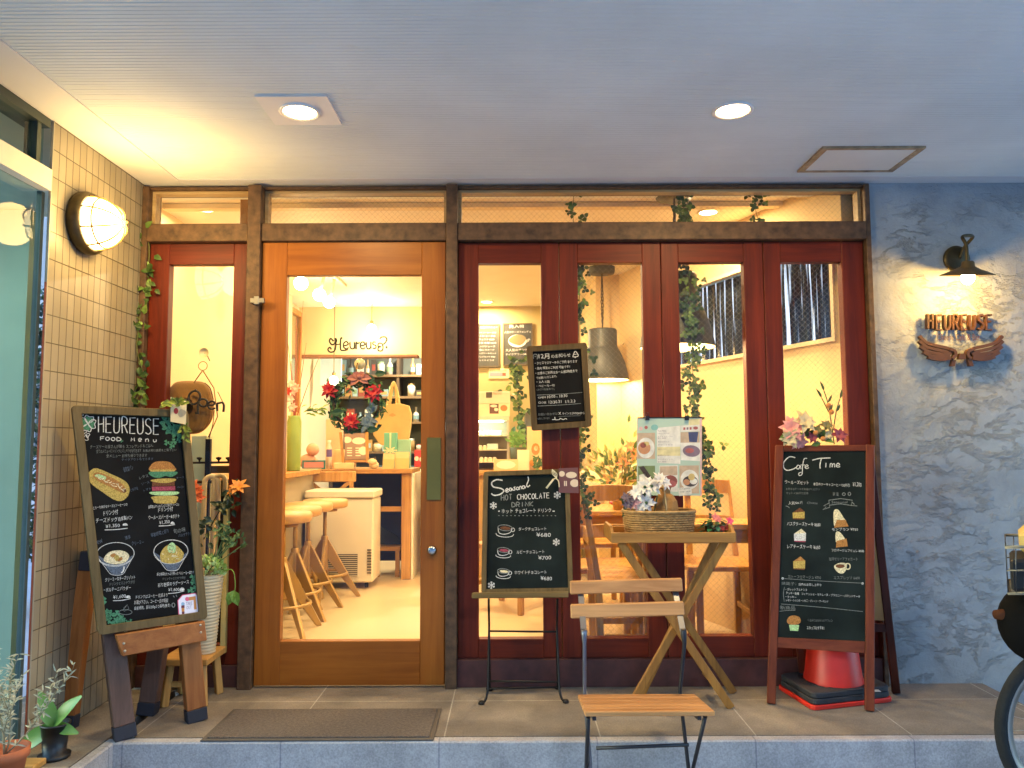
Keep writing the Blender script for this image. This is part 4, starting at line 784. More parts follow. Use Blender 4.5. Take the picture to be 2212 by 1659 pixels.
wm.build('wires', C('d9cfae', .5), wk); MB().tube([P_(915, 176), P_(832, 282)], .0045, 8).build('handle', C('d9cfae', .5), wk); MB().tube(smooth([P_(915, 176, .022), P_(945, 168, .022), P_(975, 200, .022), P_(984, 270, .022)], 4), .003, 6).build('ribbon', C('cfc3a0', .6), wk)
# easel
ez = thing('wire_easel', 'black bent-iron easel with a wooden ledge holding the hot chocolate board', 'easel', (1 * e0.x, e0.y, 0)); m_iron = M('black_iron', '1d1a18', .45, .5, vary=.2)
l0 = fr.px(1020, 1300); MB().prism(fr, [fr.px(1022, 1292), fr.px(1228, 1290), fr.px(1228, 1277), fr.px(1022, 1280)], -.02, .055).build('ledge', wood('ledge_wood', '8a7146', '614c26', 'x', .6), ez, .003)
def fpt(x, y): return W(x, y, Yb + .0)
for sx, foot, ins in ((1, (1040, 1517), (1058, 1488)), (2, (1222, 1514), (1205, 1484))):
    x_ = 1055 if sx == 1 else 1204
    a, b = G(foot[0], foot[1], .008), G(ins[0], ins[1], .008)
    top = fr.at(*fr.px(x_, 1294), -.015); zf = .06
    rr = Vector((a.x + (.015 if sx == 1 else -.015), a.y, .02))
    MB().tube(smooth([(a.x, a.y - .004, .012), (rr.x, rr.y, .014), (rr.x + (.01 if sx == 1 else -.01), rr.y + .01, .045), (rr.x + (.012 if sx == 1 else -.012), rr.y + .03, .09), (top.x, top.y + .05, .28), (top.x, top.y + .03, .34), tuple(top)], 5), .0055, 8).build('front_leg', m_iron, ez)
    MB().tube(smooth([(b.x, b.y, .01), (b.x, b.y, .03), (top.x, top.y + .075, .2), (top.x, top.y + .05, .33)], 4), .005, 8).build('rear_leg', m_iron, ez)
    for p_ in (a, b): MB().lathe([(.0001, 0), (.013, 0), (.014, .006), (.009, .014), (.0001, .015)], (p_.x, p_.y, 0), 14).build('foot', m_iron, ez)
tL, tR = fr.at(*fr.px(1055, 1294), -.015), fr.at(*fr.px(1204, 1294), -.015)
for z, dy in ((.275, .05), (.06, .03)): MB().tube([(tL.x, tL.y + dy, z), (tR.x, tR.y + dy, z)], .0045, 8).build('cross_rod', m_iron, ez)
a, b = G(1050, 1488, .02), G(1212, 1484, .02); MB().tube([(a.x, a.y, .02), (b.x, b.y, .02)], .0045, 8).build('cross_rod', m_iron, ez)
# ---------------------------------------------------------------- big food menu on the timber easel
m_pine = wood('stained_pine', 'b0703a', '864c20', 'z', .5, .9, knots=.4); m_pinex = wood('stained_pine_x', 'b0703a', '864c20', 'x', .5, .9, knots=.4); m_pined = wood('grey_pine', '6f5346', '523c32', 'z', .6, .9, knots=.4); m_foot = C('2c2b33', .8)
fA, fB = G(270, 1594), G(424, 1556); u = Vector((fB.x - fA.x, fB.y - fA.y, 0)).normalized(); u = Vector((.80, .60, 0)); back = Vector((-u.y, u.x, 0))
v = Vector((0, 0, 1)) + back * .09; fr = Fr(fA - back * .03, u, v); c4_ = crop(230, 1370, 720, 1534); c5_ = crop(290, 1800, 720, 1698)
fb = thing('food_menu_board', 'large chalkboard of food drawings headed Heureuse standing on a timber easel', 'chalkboard', tuple(fr.at(.12, .3)))
m_oldw3 = wood('weathered_big_frame', '7a6540', '544220', 'z', .6, 1)
quad = [fr.px(*p) for p in ((211, 1372), (447, 1336), (404, 886), (153, 876))]
board(fb, fr, quad, .032, m_oldw3, m_black, .02, .024)
w_, d_, g_, y_, o2, p2, c2, s2, l2, b2 = (MB() for _ in range(10))
cr = c4_
hand(w_, fr, cr, 'HEUREUSE', 338, 368, 992, 392, 168, 11, .32)
for i, (ch, x) in enumerate(zip('FOoD', (362, 418, 478, 540))): hand(w_, fr, cr, ch.upper(), x, 454 + i * 3, x + 40, 454 + i * 3, 38, 9, 0)
for i, (ch, x, h) in enumerate(zip('Menu', (692, 770, 846, 930), (36, 52, 50, 46))): hand(w_, fr, cr, ch, x, 464 + i * 3, x + 36, 464 + i * 3, h, 8, 0)
clover(g_, fr, cr, 590, 462, 16, 3)
tx(d_, 'チーズケーキ屋さんが贈る', 250, 546, 620, 540, 40); tx(d_, 'スフレサンド＆ごはん', 640, 540, 930, 528, 36); tx(d_, '全てのメニューにドリンクとミニサラダが付きます', 316, 594, 800, 584, 40); tx(d_, 'お飲み物は裏面をご覧下さい', 820, 582, 1180, 572, 30); tx(d_, '全メニュー お持ち帰りできます', 424, 642, 864, 634, 38); tx(s2, 'テイクアウトもできます', 590, 678, 930, 666, 26)
def heart(x, y, r, a, w=8): 
    c, s = math.cos(R(a)), math.sin(R(a)); return stroke(w_, fr, cr, [(x + r * (p * c - q * s), y + r * (p * s + q * c)) for p, q in ((0, 0), (.45, -.5), (.95, -.45), (.85, 0), (.95, .45), (.45, .5), (0, 0))], w)
for a in (-75, 5, 100, 195): heart(225, 275, 88, a, 9)
clover(g_, fr, cr, 225, 275, 70, 4, 15); heart(165, 345, 50, 50); heart(205, 390, 40, 30); heart(180, 440, 50, -20, 6); heart(140, 180, 36, -20, 5)
for x, y, r, n, a in ((1060, 250, 60, 3, 20), (1130, 230, 44, 3, 60), (1085, 330, 56, 3, 80), (1160, 330, 50, 4, 10), (1185, 385, 56, 3, 40), (1220, 320, 40, 3, 0), (1075, 480, 30, 3, 0), (1150, 470, 34, 3, 30), (1210, 450, 30, 3, 70), (1130, 515, 30, 3, 0)): clover(g_, fr, cr, x, y, r, n, a)
# cheese dog
fill(y_, fr, cr, [(225, 830), (270, 770), (330, 758), (480, 820), (620, 890), (672, 960), (660, 1050), (590, 1108), (500, 1090), (380, 1010), (260, 920)], .0011); fill(o2, fr, cr, [(280, 830), (340, 800), (470, 850), (590, 920), (640, 990), (600, 1020), (470, 960), (330, 890)], .0013)
for k in range(16): x = 320 + k * 19; sk(c2, [(x, 840 + k * 9 + random.uniform(-20, 20)), (x + 30, 850 + k * 9 + random.uniform(-30, 30))], 9, c=.0015)
fill(b2, fr, cr, [(600, 985), (630, 975), (640, 1010), (605, 1020)], .0014)
fill(l2, fr, cr, [(300, 840), (340, 820), (420, 850), (400, 880)], .0014)
# burger
fill(o2, fr, cr, [(890, 780), (900, 730), (950, 688), (1030, 680), (1110, 692), (1160, 740), (1168, 780), (1030, 790)], .0012); fill(y_, fr, cr, [(895, 770), (1165, 770), (1160, 790), (900, 792)], .0014, False)
fill(g_, fr, cr, [(880, 810), (930, 790), (1170, 792), (1180, 820), (1120, 850), (1060, 838), (1000, 860), (930, 850)], .0013); fill(y_, fr, cr, [(915, 880), (1040, 866), (1165, 870), (1160, 895), (1060, 915), (920, 900)], .0012); fill(b2, fr, cr, [(920, 905), (1160, 900), (1162, 945), (918, 950)], .0011, False); fill(p2, fr, cr, [(915, 955), (1165, 950), (1168, 995), (920, 1000)], .0013, False); fill(l2, fr, cr, [(910, 1010), (1190, 1008), (1180, 1040), (1050, 1050), (920, 1040)], .0012); fill(y_, fr, cr, [(925, 1060), (1180, 1055), (1180, 1110), (1150, 1135), (960, 1132), (930, 1100)], .0011)
tx(d_, 'レタス', 784, 876, 880, 850, 34); tx(s2, 'ソース', 808, 940, 890, 915, 26); tx(s2, 'トマト', 830, 1010, 910, 985, 26); tx(s2, 'チーズ', 1180, 870, 1265, 862, 22); tx(s2, 'ベーコン', 1190, 975, 1265, 965, 22); tx(s2, '自家製パン', 620, 800, 720, 770, 54); tx(s2, 'とろける', 690, 1010, 770, 985, 34)
tx(w_, 'とろーり伸びるチーズとソーセージの', 284, 1200, 652, 1160, 34); tx(w_, 'ドリンク付', 396, 1270, 552, 1252, 56); tx(w_, 'チーズドッグ', 312, 1345, 545, 1330, 54); tx(w_, '自家製パン', 556, 1326, 706, 1306, 46); tx(w_, '¥1,350', 418, 1406, 570, 1392, 42); sk(w_, [(408, 1420), (530, 1416), (654, 1402)], 9); fill(w_, fr, cr, [(600, 1372), (612, 1352), (640, 1350), (654, 1372)], .0012)
tx(w_, '自家製ふわふわバンズと厚切りベーコン', 880, 1190, 1210, 1160, 34); tx(w_, 'ドリンク付', 984, 1230, 1142, 1218, 50); tx(w_, 'ウールーズバーガー&ポテト', 880, 1310, 1212, 1290, 44); tx(w_, '¥1,350', 996, 1364, 1108, 1354, 42); sk(w_, [(990, 1378), (1080, 1374), (1164, 1362)], 9); fill(w_, fr, cr, [(1116, 1354), (1136, 1330), (1162, 1352)], .0012)
tx(s2, '季節野菜と彩り', 910, 1500, 1100, 1450, 44); tx(d_, '旬の味', 1150, 1462, 1280, 1440, 52); tx(s2, 'パスタサラダ', 1205, 1500, 1350, 1470, 36); tx(s2, 'New', 290, 1590, 390, 1550, 60); tx(s2, '濃厚', 630, 1530, 690, 1510, 40); tx(s2, 'クリーミー', 700, 1590, 830, 1570, 44)
cr = c5_
def bowl(cx, cy, rx, ry, hb, fd):
    fill(s2, fr, cr, [(cx - rx * .98, cy + 10), (cx, cy + ry), (cx + rx * .98, cy + 10), (cx + rx * .35, cy + hb), (cx - rx * .15, cy + hb + 8)], .0010, False)
    sk(w_, ell(cx, cy, rx, ry, 22, -.06), 9, close=True); sk(w_, ell(cx, cy + 14, rx * .97, ry, 14, -.06, 10, 170), 6); sk(w_, [(cx - rx, cy + 20), (cx - rx * .5, cy + hb * .7), (cx - rx * .2, cy + hb), (cx + rx * .35, cy + hb), (cx + rx * .6, cy + hb * .7), (cx + rx, cy + 10)], 7)
bowl(422, 420, 255, 155, 280, 0); bowl(1176, 385, 232, 155, 255, 0)
fill(c2, fr, cr, [(262, 490), (330, 400), (450, 370), (560, 390), (610, 450), (560, 530), (430, 560), (310, 540)], .0013); fill(o2, fr, cr, [(350, 440), (400, 410), (430, 430), (390, 470)], .0015); fill(y_, fr, cr, [(400, 470), (440, 430), (480, 470), (440, 520)], .0015); fill(o2, fr, cr, [(450, 500), (500, 460), (520, 490), (470, 525)], .0015); sk(w_, [(540, 590), (530, 650), (500, 680)], 20)
fill(y_, fr, cr, [(1030, 470), (1050, 380), (1130, 300), (1240, 300), (1330, 380), (1350, 440), (1300, 520), (1180, 550), (1060, 530)], .0013); fill(l2, fr, cr, [(1130, 320), (1190, 262), (1240, 310), (1230, 400), (1150, 400)], .0015)
for k in range(18): x = 1080 + random.random() * 220; y = 360 + random.random() * 150; sk(c2 if k % 3 else o2, [(x, y), (x + random.uniform(-50, 50), y + random.uniform(-10, 50))], 9, c=.0016)
for k in range(7): sk(b2, [(1150 + 18 * (k % 4), 300 + 40 * (k // 4) + k * 4), (1158 + 18 * (k % 4), 306 + 40 * (k // 4) + k * 4)], 12, c=.0018, straight=True)
tx(w_, 'クリーミーなチーズリゾット', 282, 800, 690, 760, 56); tx(d_, 'ドリンクとミニサラダ付', 345, 855, 685, 820, 46); tx(w_, '・ポルチーニパウダー', 265, 940, 630, 905, 56); tx(w_, '¥1,600', 390, 1036, 560, 1022, 54); sk(w_, [(390, 1055), (510, 1050), (628, 1026)], 11); fill(w_, fr, cr, [(560, 1016), (580, 985), (612, 985), (626, 1012)], .0012)
tx(w_, '彩り野菜をたっぷり使ったヘルシーな一皿です', 985, 720, 1490, 690, 44); tx(d_, 'ドリンク＋ミニサラダ付', 1065, 780, 1370, 760, 38); tx(w_, '彩り野菜のラグーソース', 1000, 875, 1420, 825, 56); tx(w_, '¥1,600', 1140, 936, 1290, 925, 50); sk(w_, [(1140, 958), (1250, 948), (1358, 922)], 10); fill(w_, fr, cr, [(1296, 922), (1310, 882), (1346, 880), (1358, 912)], .0012)
tx(w_, 'ドリンクはコーヒー 紅茶より', 700, 1032, 1130, 1000, 52); tx(w_, 'お選び下さい。コーヒー豆の焙煎', 676, 1108, 1136, 1076, 56); tx(w_, '自家焙煎。豆は200gより販売(挽き)', 680, 1190, 1165, 1146, 56); sk(d_, ell(1210, 1115, 20, 28, 10), 12, close=True); sk(d_, [(1205, 985), (1225, 1010)], 9); sk(d_, [(1245, 975), (1258, 1002)], 9)
sk(d_, ell(560, 1210, 88, 34, 16), 7, close=True); sk(d_, [(520, 1190), (585, 1110), (605, 1165), (540, 1200), (535, 1155), (585, 1110)], 7, straight=True)
for x, y, r, n, a in ((235, 1055, 66, 4, 40), (240, 1200, 56, 3, 20), (300, 1230, 60, 3, 60), (360, 1240, 56, 3, 10), (445, 1230, 44, 3, 30), (330, 1315, 52, 3, 70), (420, 1330, 44, 3, 30), (495, 1310, 60, 4, 10), (385, 1375, 40, 3, 0), (500, 1365, 36, 3, 50), (580, 1340, 26, 3, 0), (630, 1335, 30, 3, 40), (260, 1375, 40, 3, 20), (1480, 740, 46, 3, 90), (1490, 800, 46, 3, 30), (1530, 880, 50, 4, 10), (1450, 915, 46, 3, 50)): clover(g_, fr, cr, x, y, r, n, a)
drawings(fb, fr, (('chalk_lettering', ck_w, w_), ('faint_lettering', ck_d, d_), ('clover_drawing', ck_g, g_), ('yellow_drawing', ck_y, y_), ('orange_drawing', ck_o, o2), ('pink_drawing', ck_p, p2), ('cream_drawing', ck_c, c2), ('slate_drawing', ck_s, s2), ('pale_green_drawing', ck_l, l2), ('brown_drawing', ck_b, b2)))
# take-out sticker
st = MB(); oct_ = [(1330, 975), (1510, 948), (1572, 1015), (1560, 1200), (1530, 1230), (1300, 1268), (1278, 1240), (1265, 1050)]
st.poly(fr, [fr.px(*cr(*p)) for p in oct_], .0022); st.m = 1; cx_, cy_ = 1420, 1105; st.poly(fr, [fr.px(*cr(cx_ + (x - cx_) * .93, cy_ + (y - cy_) * .93)) for x, y in oct_], .0026)
st.m = 2; st.poly(fr, [fr.px(*cr(*p)) for p in ((1400, 1010), (1510, 992), (1525, 1170), (1490, 1175), (1482, 1045), (1400, 1055))], .003); st.poly(fr, [fr.px(*cr(*p)) for p in ((1315, 1120), (1360, 1115), (1358, 1235), (1325, 1240))], .003)
st.m = 3; st.poly(fr, [fr.px(*cr(*p)) for p in ((1315, 1120), (1360, 1115), (1360, 1150), (1316, 1155))], .0034); st.poly(fr, [fr.px(*cr(*p)) for p in ((1322, 1205), (1360, 1200), (1358, 1235), (1328, 1240))], .0034)
st.m = 4; st.poly(fr, [fr.px(*cr(*p)) for p in ell(1338, 1098, 24, 24)], .0032); st.m = 0; st.poly(fr, [fr.px(*cr(*p)) for p in ell(1395, 1032, 28, 28)], .0034)
st.m = 5; write(st, fr, 'TAKE', cr(1380, 1118), cr(1465, 1108), 7, .0034); write(st, fr, 'OUT', cr(1384, 1172), cr(1455, 1163), 7, .0034)
st.build('takeout_sticker', [C('e0607a', .4), C('efe6ec', .4), C('c9843c', .4), C('6b2430', .4), C('8fb2cc', .4), C('9a8a98', .4)], fb, label='white take-out sticker with a pink edge')
# the timber easel
te = thing('timber_easel', 'heavy stained timber easel with dark foot pads under the big food menu', 'easel', tuple((fA + fB) / 2))
def leg4(foot, top, w, mt, name, upv):
    foot = Vector(foot); top = Vector(top); d = (top - foot).normalized(); s = d * (.05 / d.z) ; MB().bar(foot + s, top, w, w * .75, upv).build(name, mt, te, .003); MB().bar(foot, foot + s * .995, w * 1.04, w * .8, upv).build('foot_pad', m_foot, te, .002)
off = back * .055
tA = fr.at(*fr.px(247, 1360), -.05); tB = fr.at(*fr.px(412, 1345), -.05)
up_ = fr.at(*fr.px(232, 900), -.06)
leg4(fA, tA + (tA - fA).normalized() * .3, .075, m_pined, 'front_leg', back); leg4(fB, tB + (tB - fB).normalized() * .3, .075, m_pine, 'front_leg', back)
q = [fr.px(*p) for p in ((262, 1416), (443, 1382), (438, 1340), (247, 1370))]
MB().prism(fr, q, -.012, .03).build('cross_beam', m_pinex, te, .003)
for p_ in ((268, 1390), (270, 1406), (433, 1350), (434, 1366)): MB().lathe([(.0001, .004), (.004, .003), (.005, 0)], fr.at(*fr.px(*p_, .03), .03), 10, fr.n).build('screw', C('b9b4a8', .3, metal=.8), te)
r1, r2 = G(140, 1572), G(318, 1543); rt = XP(190, 1190, WX + .06)
leg4((r1.x + .012, r1.y, 0), (W(190, 1230, r1.y + .06).x, r1.y + .06, W(190, 1230, r1.y + .06).z), .062, m_pine, 'rear_leg', (0, 1, 0)); b0 = W(193, 1190, r1.y + .06); b1 = W(188, 1232, r1.y + .055); MB().bar(b1, b0, .05, .05, (0, 1, 0)).build('leg_cap', m_foot, te, .003)
leg4(r2, (W(345, 1380, r2.y + .03).x, r2.y + .03, W(345, 1380, r2.y + .03).z), .07, m_pined, 'rear_leg', (0, 1, 0))
# flower card on its corner
cc_ = crop(540, 1300, 880, 1128); q = [fr.px(*cc_(*p), .03) for p in ((155, 500), (330, 535), (340, 270), (158, 220))]
fc = thing('flower_card', 'pale gift card with a red flower hooked over the food menu corner', 'card', tuple(fr.at(*q[0], .03))); MB().prism(fr, q, .028, .031).build('card', C('d9c79a', .5), fc)
f1 = MB(); fill(f1, fr, cc_, ell(196, 390, 26, 34), .0325); f1.build('red_print', C('a3201c', .5), fc); f1 = MB(); fill(f1, fr, cc_, [(220, 420), (250, 370), (310, 400), (290, 440), (240, 460)], .0325); f1.build('grey_print', C('a4977c', .5), fc)
gs = MB(); rng = random.Random(5)
for k in range(26):
    b_ = fr.at(*fr.px(*cc_(rng.uniform(20, 330), 320 - rng.uniform(0, 60)), .03), .03 + rng.uniform(0, .02)); gs.leaf(b_, (rng.uniform(-1, 1), -.4, rng.uniform(-.6, .8)), (0, -1, .3), rng.uniform(.02, .04), rng.uniform(.015, .025))
for k in range(16):
    b_ = fr.at(*fr.px(*cc_(rng.uniform(290, 370), rng.uniform(520, 700)), .03), .02); gs.leaf(b_, (rng.uniform(-1, 1), -.4, rng.uniform(-1, .4)), (0, -1, .3), rng.uniform(.02, .035), rng.uniform(.012, .02))
solo(gs, 'leaf_sprig', C('8d9a3c', .6, vary=.4, vs=40), 'yellow-green artificial leaves along the top right corner of the food menu', 'leaves')
# ================================================================ OBJECTS IN FRONT OF THE CAFE
rng = random.Random(11)
G_ = ['5d7a2e', '7f9a44', '46622a', '8ea650']
m_lf = [M('leaf_%d' % i, c, .5, vary=.3, vs=30) for i, c in enumerate(('415c26', '587431', '324a1c', '74903f'))]
m_stem = C('5a5a2a', .7)
def ivy(path, n, L, name, label, group=None, spread=.03, trefoil=False, mats=None, nd=(0, -1, 0), dens=1, r=.002):
    P = smooth(path, 6); t = thing(name, label, 'plant', tuple(P[0]), group); MB().tube(P, r, 5).build('stem', m_stem, t)
    mb = MB(); mats = mats or m_lf
    for k in range(n):
        p = P[min(len(P) - 1, int(rng.random() * len(P)))] + Vector((rng.gauss(0, spread), rng.gauss(0, spread * .5), rng.gauss(0, spread))); mb.m = rng.randrange(len(mats)); a = rng.uniform(0, 6.28)
        nn = Vector(nd) + Vector((rng.uniform(-.6, .6), rng.uniform(-.4, .4), rng.uniform(-.3, .7))); l = L * rng.uniform(.7, 1.2)
        if trefoil:
            for j in range(3):
                b = a + j * 2.09; mb.leaf(p, (math.cos(b), rng.uniform(-.3, .3), math.sin(b)), nn, l * .62, l * .6, .15, .1)
        else: mb.leaf(p, (math.cos(a), -.3, math.sin(a) - .4), nn, l, l * .75)
    mb.build('leaves', mats, t); return t
def flower(mb, c, r, n, up, w=.5, layers=2, cup_=.3):
    u, v, d = basis(up)
    for l in range(layers):
        for k in range(n):
            a = 2 * math.pi * (k + .5 * l) / n + rng.uniform(-.15, .15); dd = u * math.cos(a) + v * math.sin(a) + d * (cup_ + .35 * l); mb.leaf(Vector(c) + d * .002 * l, dd, d, r * (1 - .25 * l) * rng.uniform(.85, 1.1), r * w, .2, .25)
# door mat
q = [G(425, 1600, .009), G(936, 1593, .009), G(956, 1527, .009), G(506, 1531, .009)]
x0, x1, y0, y1 = (q[0].x + q[3].x) / 2, (q[1].x + q[2].x) / 2, (q[0].y + q[1].y) / 2, (q[2].y + q[3].y) / 2
dm = thing('door_mat', 'brown rubber-edged door mat on the tiles in front of the entrance', 'mat', ((x0 + x1) / 2, (y0 + y1) / 2, 0))
MB().box((x0, y0, .0005), (x1, y1, .006)).build('rubber_edge', C('4d463f', .8), dm, .002); MB().box((x0 + .018, y0 + .018, .003), (x1 - .018, y1 - .018, .011)).build('pile', M('mat_pile', '5a5048', .95, vary=.3, vs=90, bump=.8, bs=220), dm, .002)
# clay pot with spiny pale plant, orchid in black pot, wood block
pc_ = G(20, 1700); pc_.x = -1.685
tp = thing('clay_pot_plant', 'spiny pale plant in an orange clay pot at the bottom left corner', 'plant', (pc_.x, pc_.y, 0))
MB().lathe([(.0001, 0), (.05, 0), (.066, .095), (.073, .095), (.075, .125), (.066, .125), (.062, .1), (.0001, .1)], (pc_.x, pc_.y, 0), 28).build('pot', M('terracotta', 'b8653c', .8, vary=.12, vs=12), tp)
sm2, lf2 = MB(), MB()
def twig(p, d, L, lev):
    P = [Vector(p)]; dd = Vector(d).normalized()
    for k in range(6): dd = (dd + Vector((rng.uniform(-.25, .25), rng.uniform(-.25, .25), rng.uniform(-.05, .25)))).normalized(); P.append(P[-1] + dd * L / 6)
    sm2.tube(P, [.0035 * (1 - .12 * k) / (1 + lev) for k in range(7)], 5)
    for k in range(1, 7):
        for _ in range(3): lf2.leaf(P[k], (rng.uniform(-1, 1), rng.uniform(-1, 1), rng.uniform(-.4, 1)), (rng.uniform(-1, 1), -1, 1), rng.uniform(.02, .038), .007, .3, .1)
    if lev < 1:
        for k in (2, 3, 4, 5): twig(P[k], dd + Vector((rng.uniform(-.9, .9), rng.uniform(-.7, .7), rng.uniform(0, .5))), L * .55, lev + 1)
for d in ((-.2, .1, 1), (.45, .2, .9), (.15, -.3, 1), (.6, .3, .7)): twig((pc_.x, pc_.y, .1), d, .25, 0)
sm2.build('stem', C('8d8464', .8), tp); lf2.build('leaves', [M('pale_leaf', 'b9b497', .7, vary=.25, vs=40)], tp)
oc = G(117, 1636); ob = thing('orchid_pot', 'broad-leaved orchid leaning in a small black plastic pot', 'plant', (oc.x, oc.y, 0))
MB().lathe([(.0001, 0), (.052, 0), (.054, .012), (.038, .014), (.047, .115), (.05, .115), (.05, .122), (.044, .122), (.042, .1), (.0001, .1)], (oc.x, oc.y, 0), 26).build('pot', C('17181a', .45), ob)
for (dx, dz, L_, w_, up) in ((-.25, .9, .13, .055, (.6, -1, .2)), (.75, 1.0, .14, .055, (-.4, -1, .5)), (-.9, -.55, .15, .06, (0, -1, .4)), (.8, -.1, .09, .04, (0, -1, .6))):
    mb = MB(); L2 = []; n = 8; st = Vector((oc.x, oc.y - .01, .115)); d = Vector((dx, -.25, dz)).normalized(); sd = d.cross(Vector(up)).normalized(); nn = sd.cross(d)
    vs = []; 
    for k in range(n + 1):
        t = k / n; wv = w_ * math.sin(math.pi * min(.97, t * .92 + .08)) ** .7 * .5; c = st + d * (L_ * t) - nn * (.03 * t * t); vs += [c - sd * wv + nn * wv * .3, c, c + sd * wv + nn * wv * .3]
    mb.raw(vs, [[3 * k, 3 * k + 1, 3 * k + 4, 3 * k + 3] for k in range(n)] + [[3 * k + 1, 3 * k + 2, 3 * k + 5, 3 * k + 4] for k in range(n)], True); mb.build('leaf', M('orchid_leaf', '6a9440', .35, vary=.15), ob)
bk = G(78, 1655); solo(MB().box((bk.x - .05, bk.y - .06, 0), (bk.x + .025, bk.y + .02, .022)), 'wood_block', m_oak, 'small pale wood block on the ground between the two pots', 'wood block', None, .003)
# corner vine
ivy([XP(318, 490, WX + .03), XP(322, 560, WX + .035), W(308, 640, -.05), W(300, 700, -.06), W(296, 760, -.07), W(310, 815, -.06), W(292, 870, -.09)], 74, .043, 'trailing_vine', 'green artificial vine trailing down the corner of the tiled wall', spread=.022, r=.003)
# red cone with black weights
Lc, Fc, Rc = G(1678, 1487), G(1756, 1537), G(1932, 1517); ctr = (Lc + Rc) / 2; Bc = Lc + Rc - Fc
cn = thing('traffic_cone', 'red traffic cone with square base under the Cafe Time board', 'traffic cone', tuple(ctr)); m_rc = M('cone_red', 'd22a1a', .45, vary=.16)
q = [Vector((p.x, p.y, 0)) for p in (Lc, Fc, Rc, Bc)]; cl = lambda k, z0, z1, mb: mb.prism(Fr((ctr.x, ctr.y, 0), (1, 0, 0), (0, 1, 0)), rounded([((p.x - ctr.x) * k, (p.y - ctr.y) * k) for p in q], .03, 3), z0, z1)
mb = MB(); cl(1.0, .001, .02, mb); mb.build('base', m_rc, cn, .003); MB().lathe([(.128, .02), (.125, .08), (.120, .10), (.092, .33), (.07, .36), (.0001, .365)], (ctr.x, ctr.y, 0), 36).build('cone_body', m_rc, cn)
for i, (z, k, lb) in enumerate(((.0205, .97, 'lower black rubber weight slipped over the red cone, scuffed'), (.0455, .96, 'upper black rubber weight around the red cone, with a white tag'))):
    t = thing('cone_weight', lb, 'weight', (ctr.x, ctr.y, z)); mb = MB(); fr = Fr((ctr.x, ctr.y, z), (1, 0, 0), (0, 1, 0))
    out = rounded([((p.x - ctr.x) * k, (p.y - ctr.y) * k) for p in q], .04, 6); n = len(out); inn = [Vector((math.cos(math.atan2(p[1], p[0])) * .131, math.sin(math.atan2(p[1], p[0])) * .131)) for p in out]
    ringframe(mb, fr, out, inn, 0, .023); mb.build('slab', M('black_rubber', '2a2b30', .7, vary=.2, vs=20, bump=.15), t, .004)
    mb = MB(); mb.tube([(ctr.x + .15 * math.cos(R(j * 10)), ctr.y + .15 * math.sin(R(j * 10)), z + .0225) for j in range(36)], .004, 6, close=True); mb.build('ridge', C('232429', .7), t)
    if i: 
        g = G(1885, 1492, z + .024); MB().box((g.x - .03, g.y - .012, z + .0225), (g.x + .03, g.y + .012, z + .0245)).build('tag', C('cfc8c0', .6), t)
# flowers behind the A-frame board
fl = thing('flower_spray', 'pink and cream artificial poinsettia spray rising behind the Cafe Time board', 'flowers', tuple(W(1770, 960, -.19)))
m_pet = [M('petal_pink', 'd98f86', .6, vary=.2, vs=30), M('petal_cream', 'd9c08c', .6, vary=.2, vs=30), M('petal_rose', '9c4048', .6, vary=.2, vs=30), M('petal_olive', '7d7440', .6, vary=.2, vs=30)]
mb = MB()
for px, py, r, mi, up in ((1712, 925, .066, 0, (-.3, -1, .3)), (1738, 912, .062, 1, (.2, -1, .5)), (1706, 945, .055, 1, (-.3, -1, -.3)), (1725, 952, .05, 0, (0, -1, -.6)), (1765, 930, .03, 3, (0, -1, .4)), (1785, 920, .035, 3, (.1, -1, .5)), (1788, 940, .03, 1, (0, -1, .2)), (1812, 940, .042, 2, (.1, -1, .3)), (1755, 945, .03, 2, (0, -1, 0))):
    mb.m = mi; flower(mb, W(px, py, -.21), r, 6, up, .55)
mb.build('petals', m_pet, fl); mb = MB()
for k in range(16): p = W(rng.uniform(1700, 1820), rng.uniform(935, 962), -.2); mb.m = rng.randrange(3); mb.leaf(p, (rng.uniform(-1, 1), -.3, rng.uniform(-.3, .8)), (0, -1, .3), .05, .03)
for pts in ([(1802, 960), (1795, 910), (1788, 870), (1780, 845)], [(1800, 930), (1806, 890), (1814, 862)], [(1790, 890), (1775, 860)]):
    P = [W(*p, -.19) for p in pts]; mb.m = 2; mb.tube(smooth(P, 4), .0025, 5); mb.leaf(P[-1], P[-1] - P[-2], (0, -1, 0), .05, .014); mb.leaf(P[-2], (.5, 0, .8), (0, -1, 0), .045, .014)
mb.build('foliage', m_lf, fl); mb = MB()
for px, py in ((1762, 935), (1778, 948), (1790, 876), (1796, 890)): mb.ball(W(px, py, -.22), .012, 8)
mb.build('berries', C('c07a3a', .5), fl)
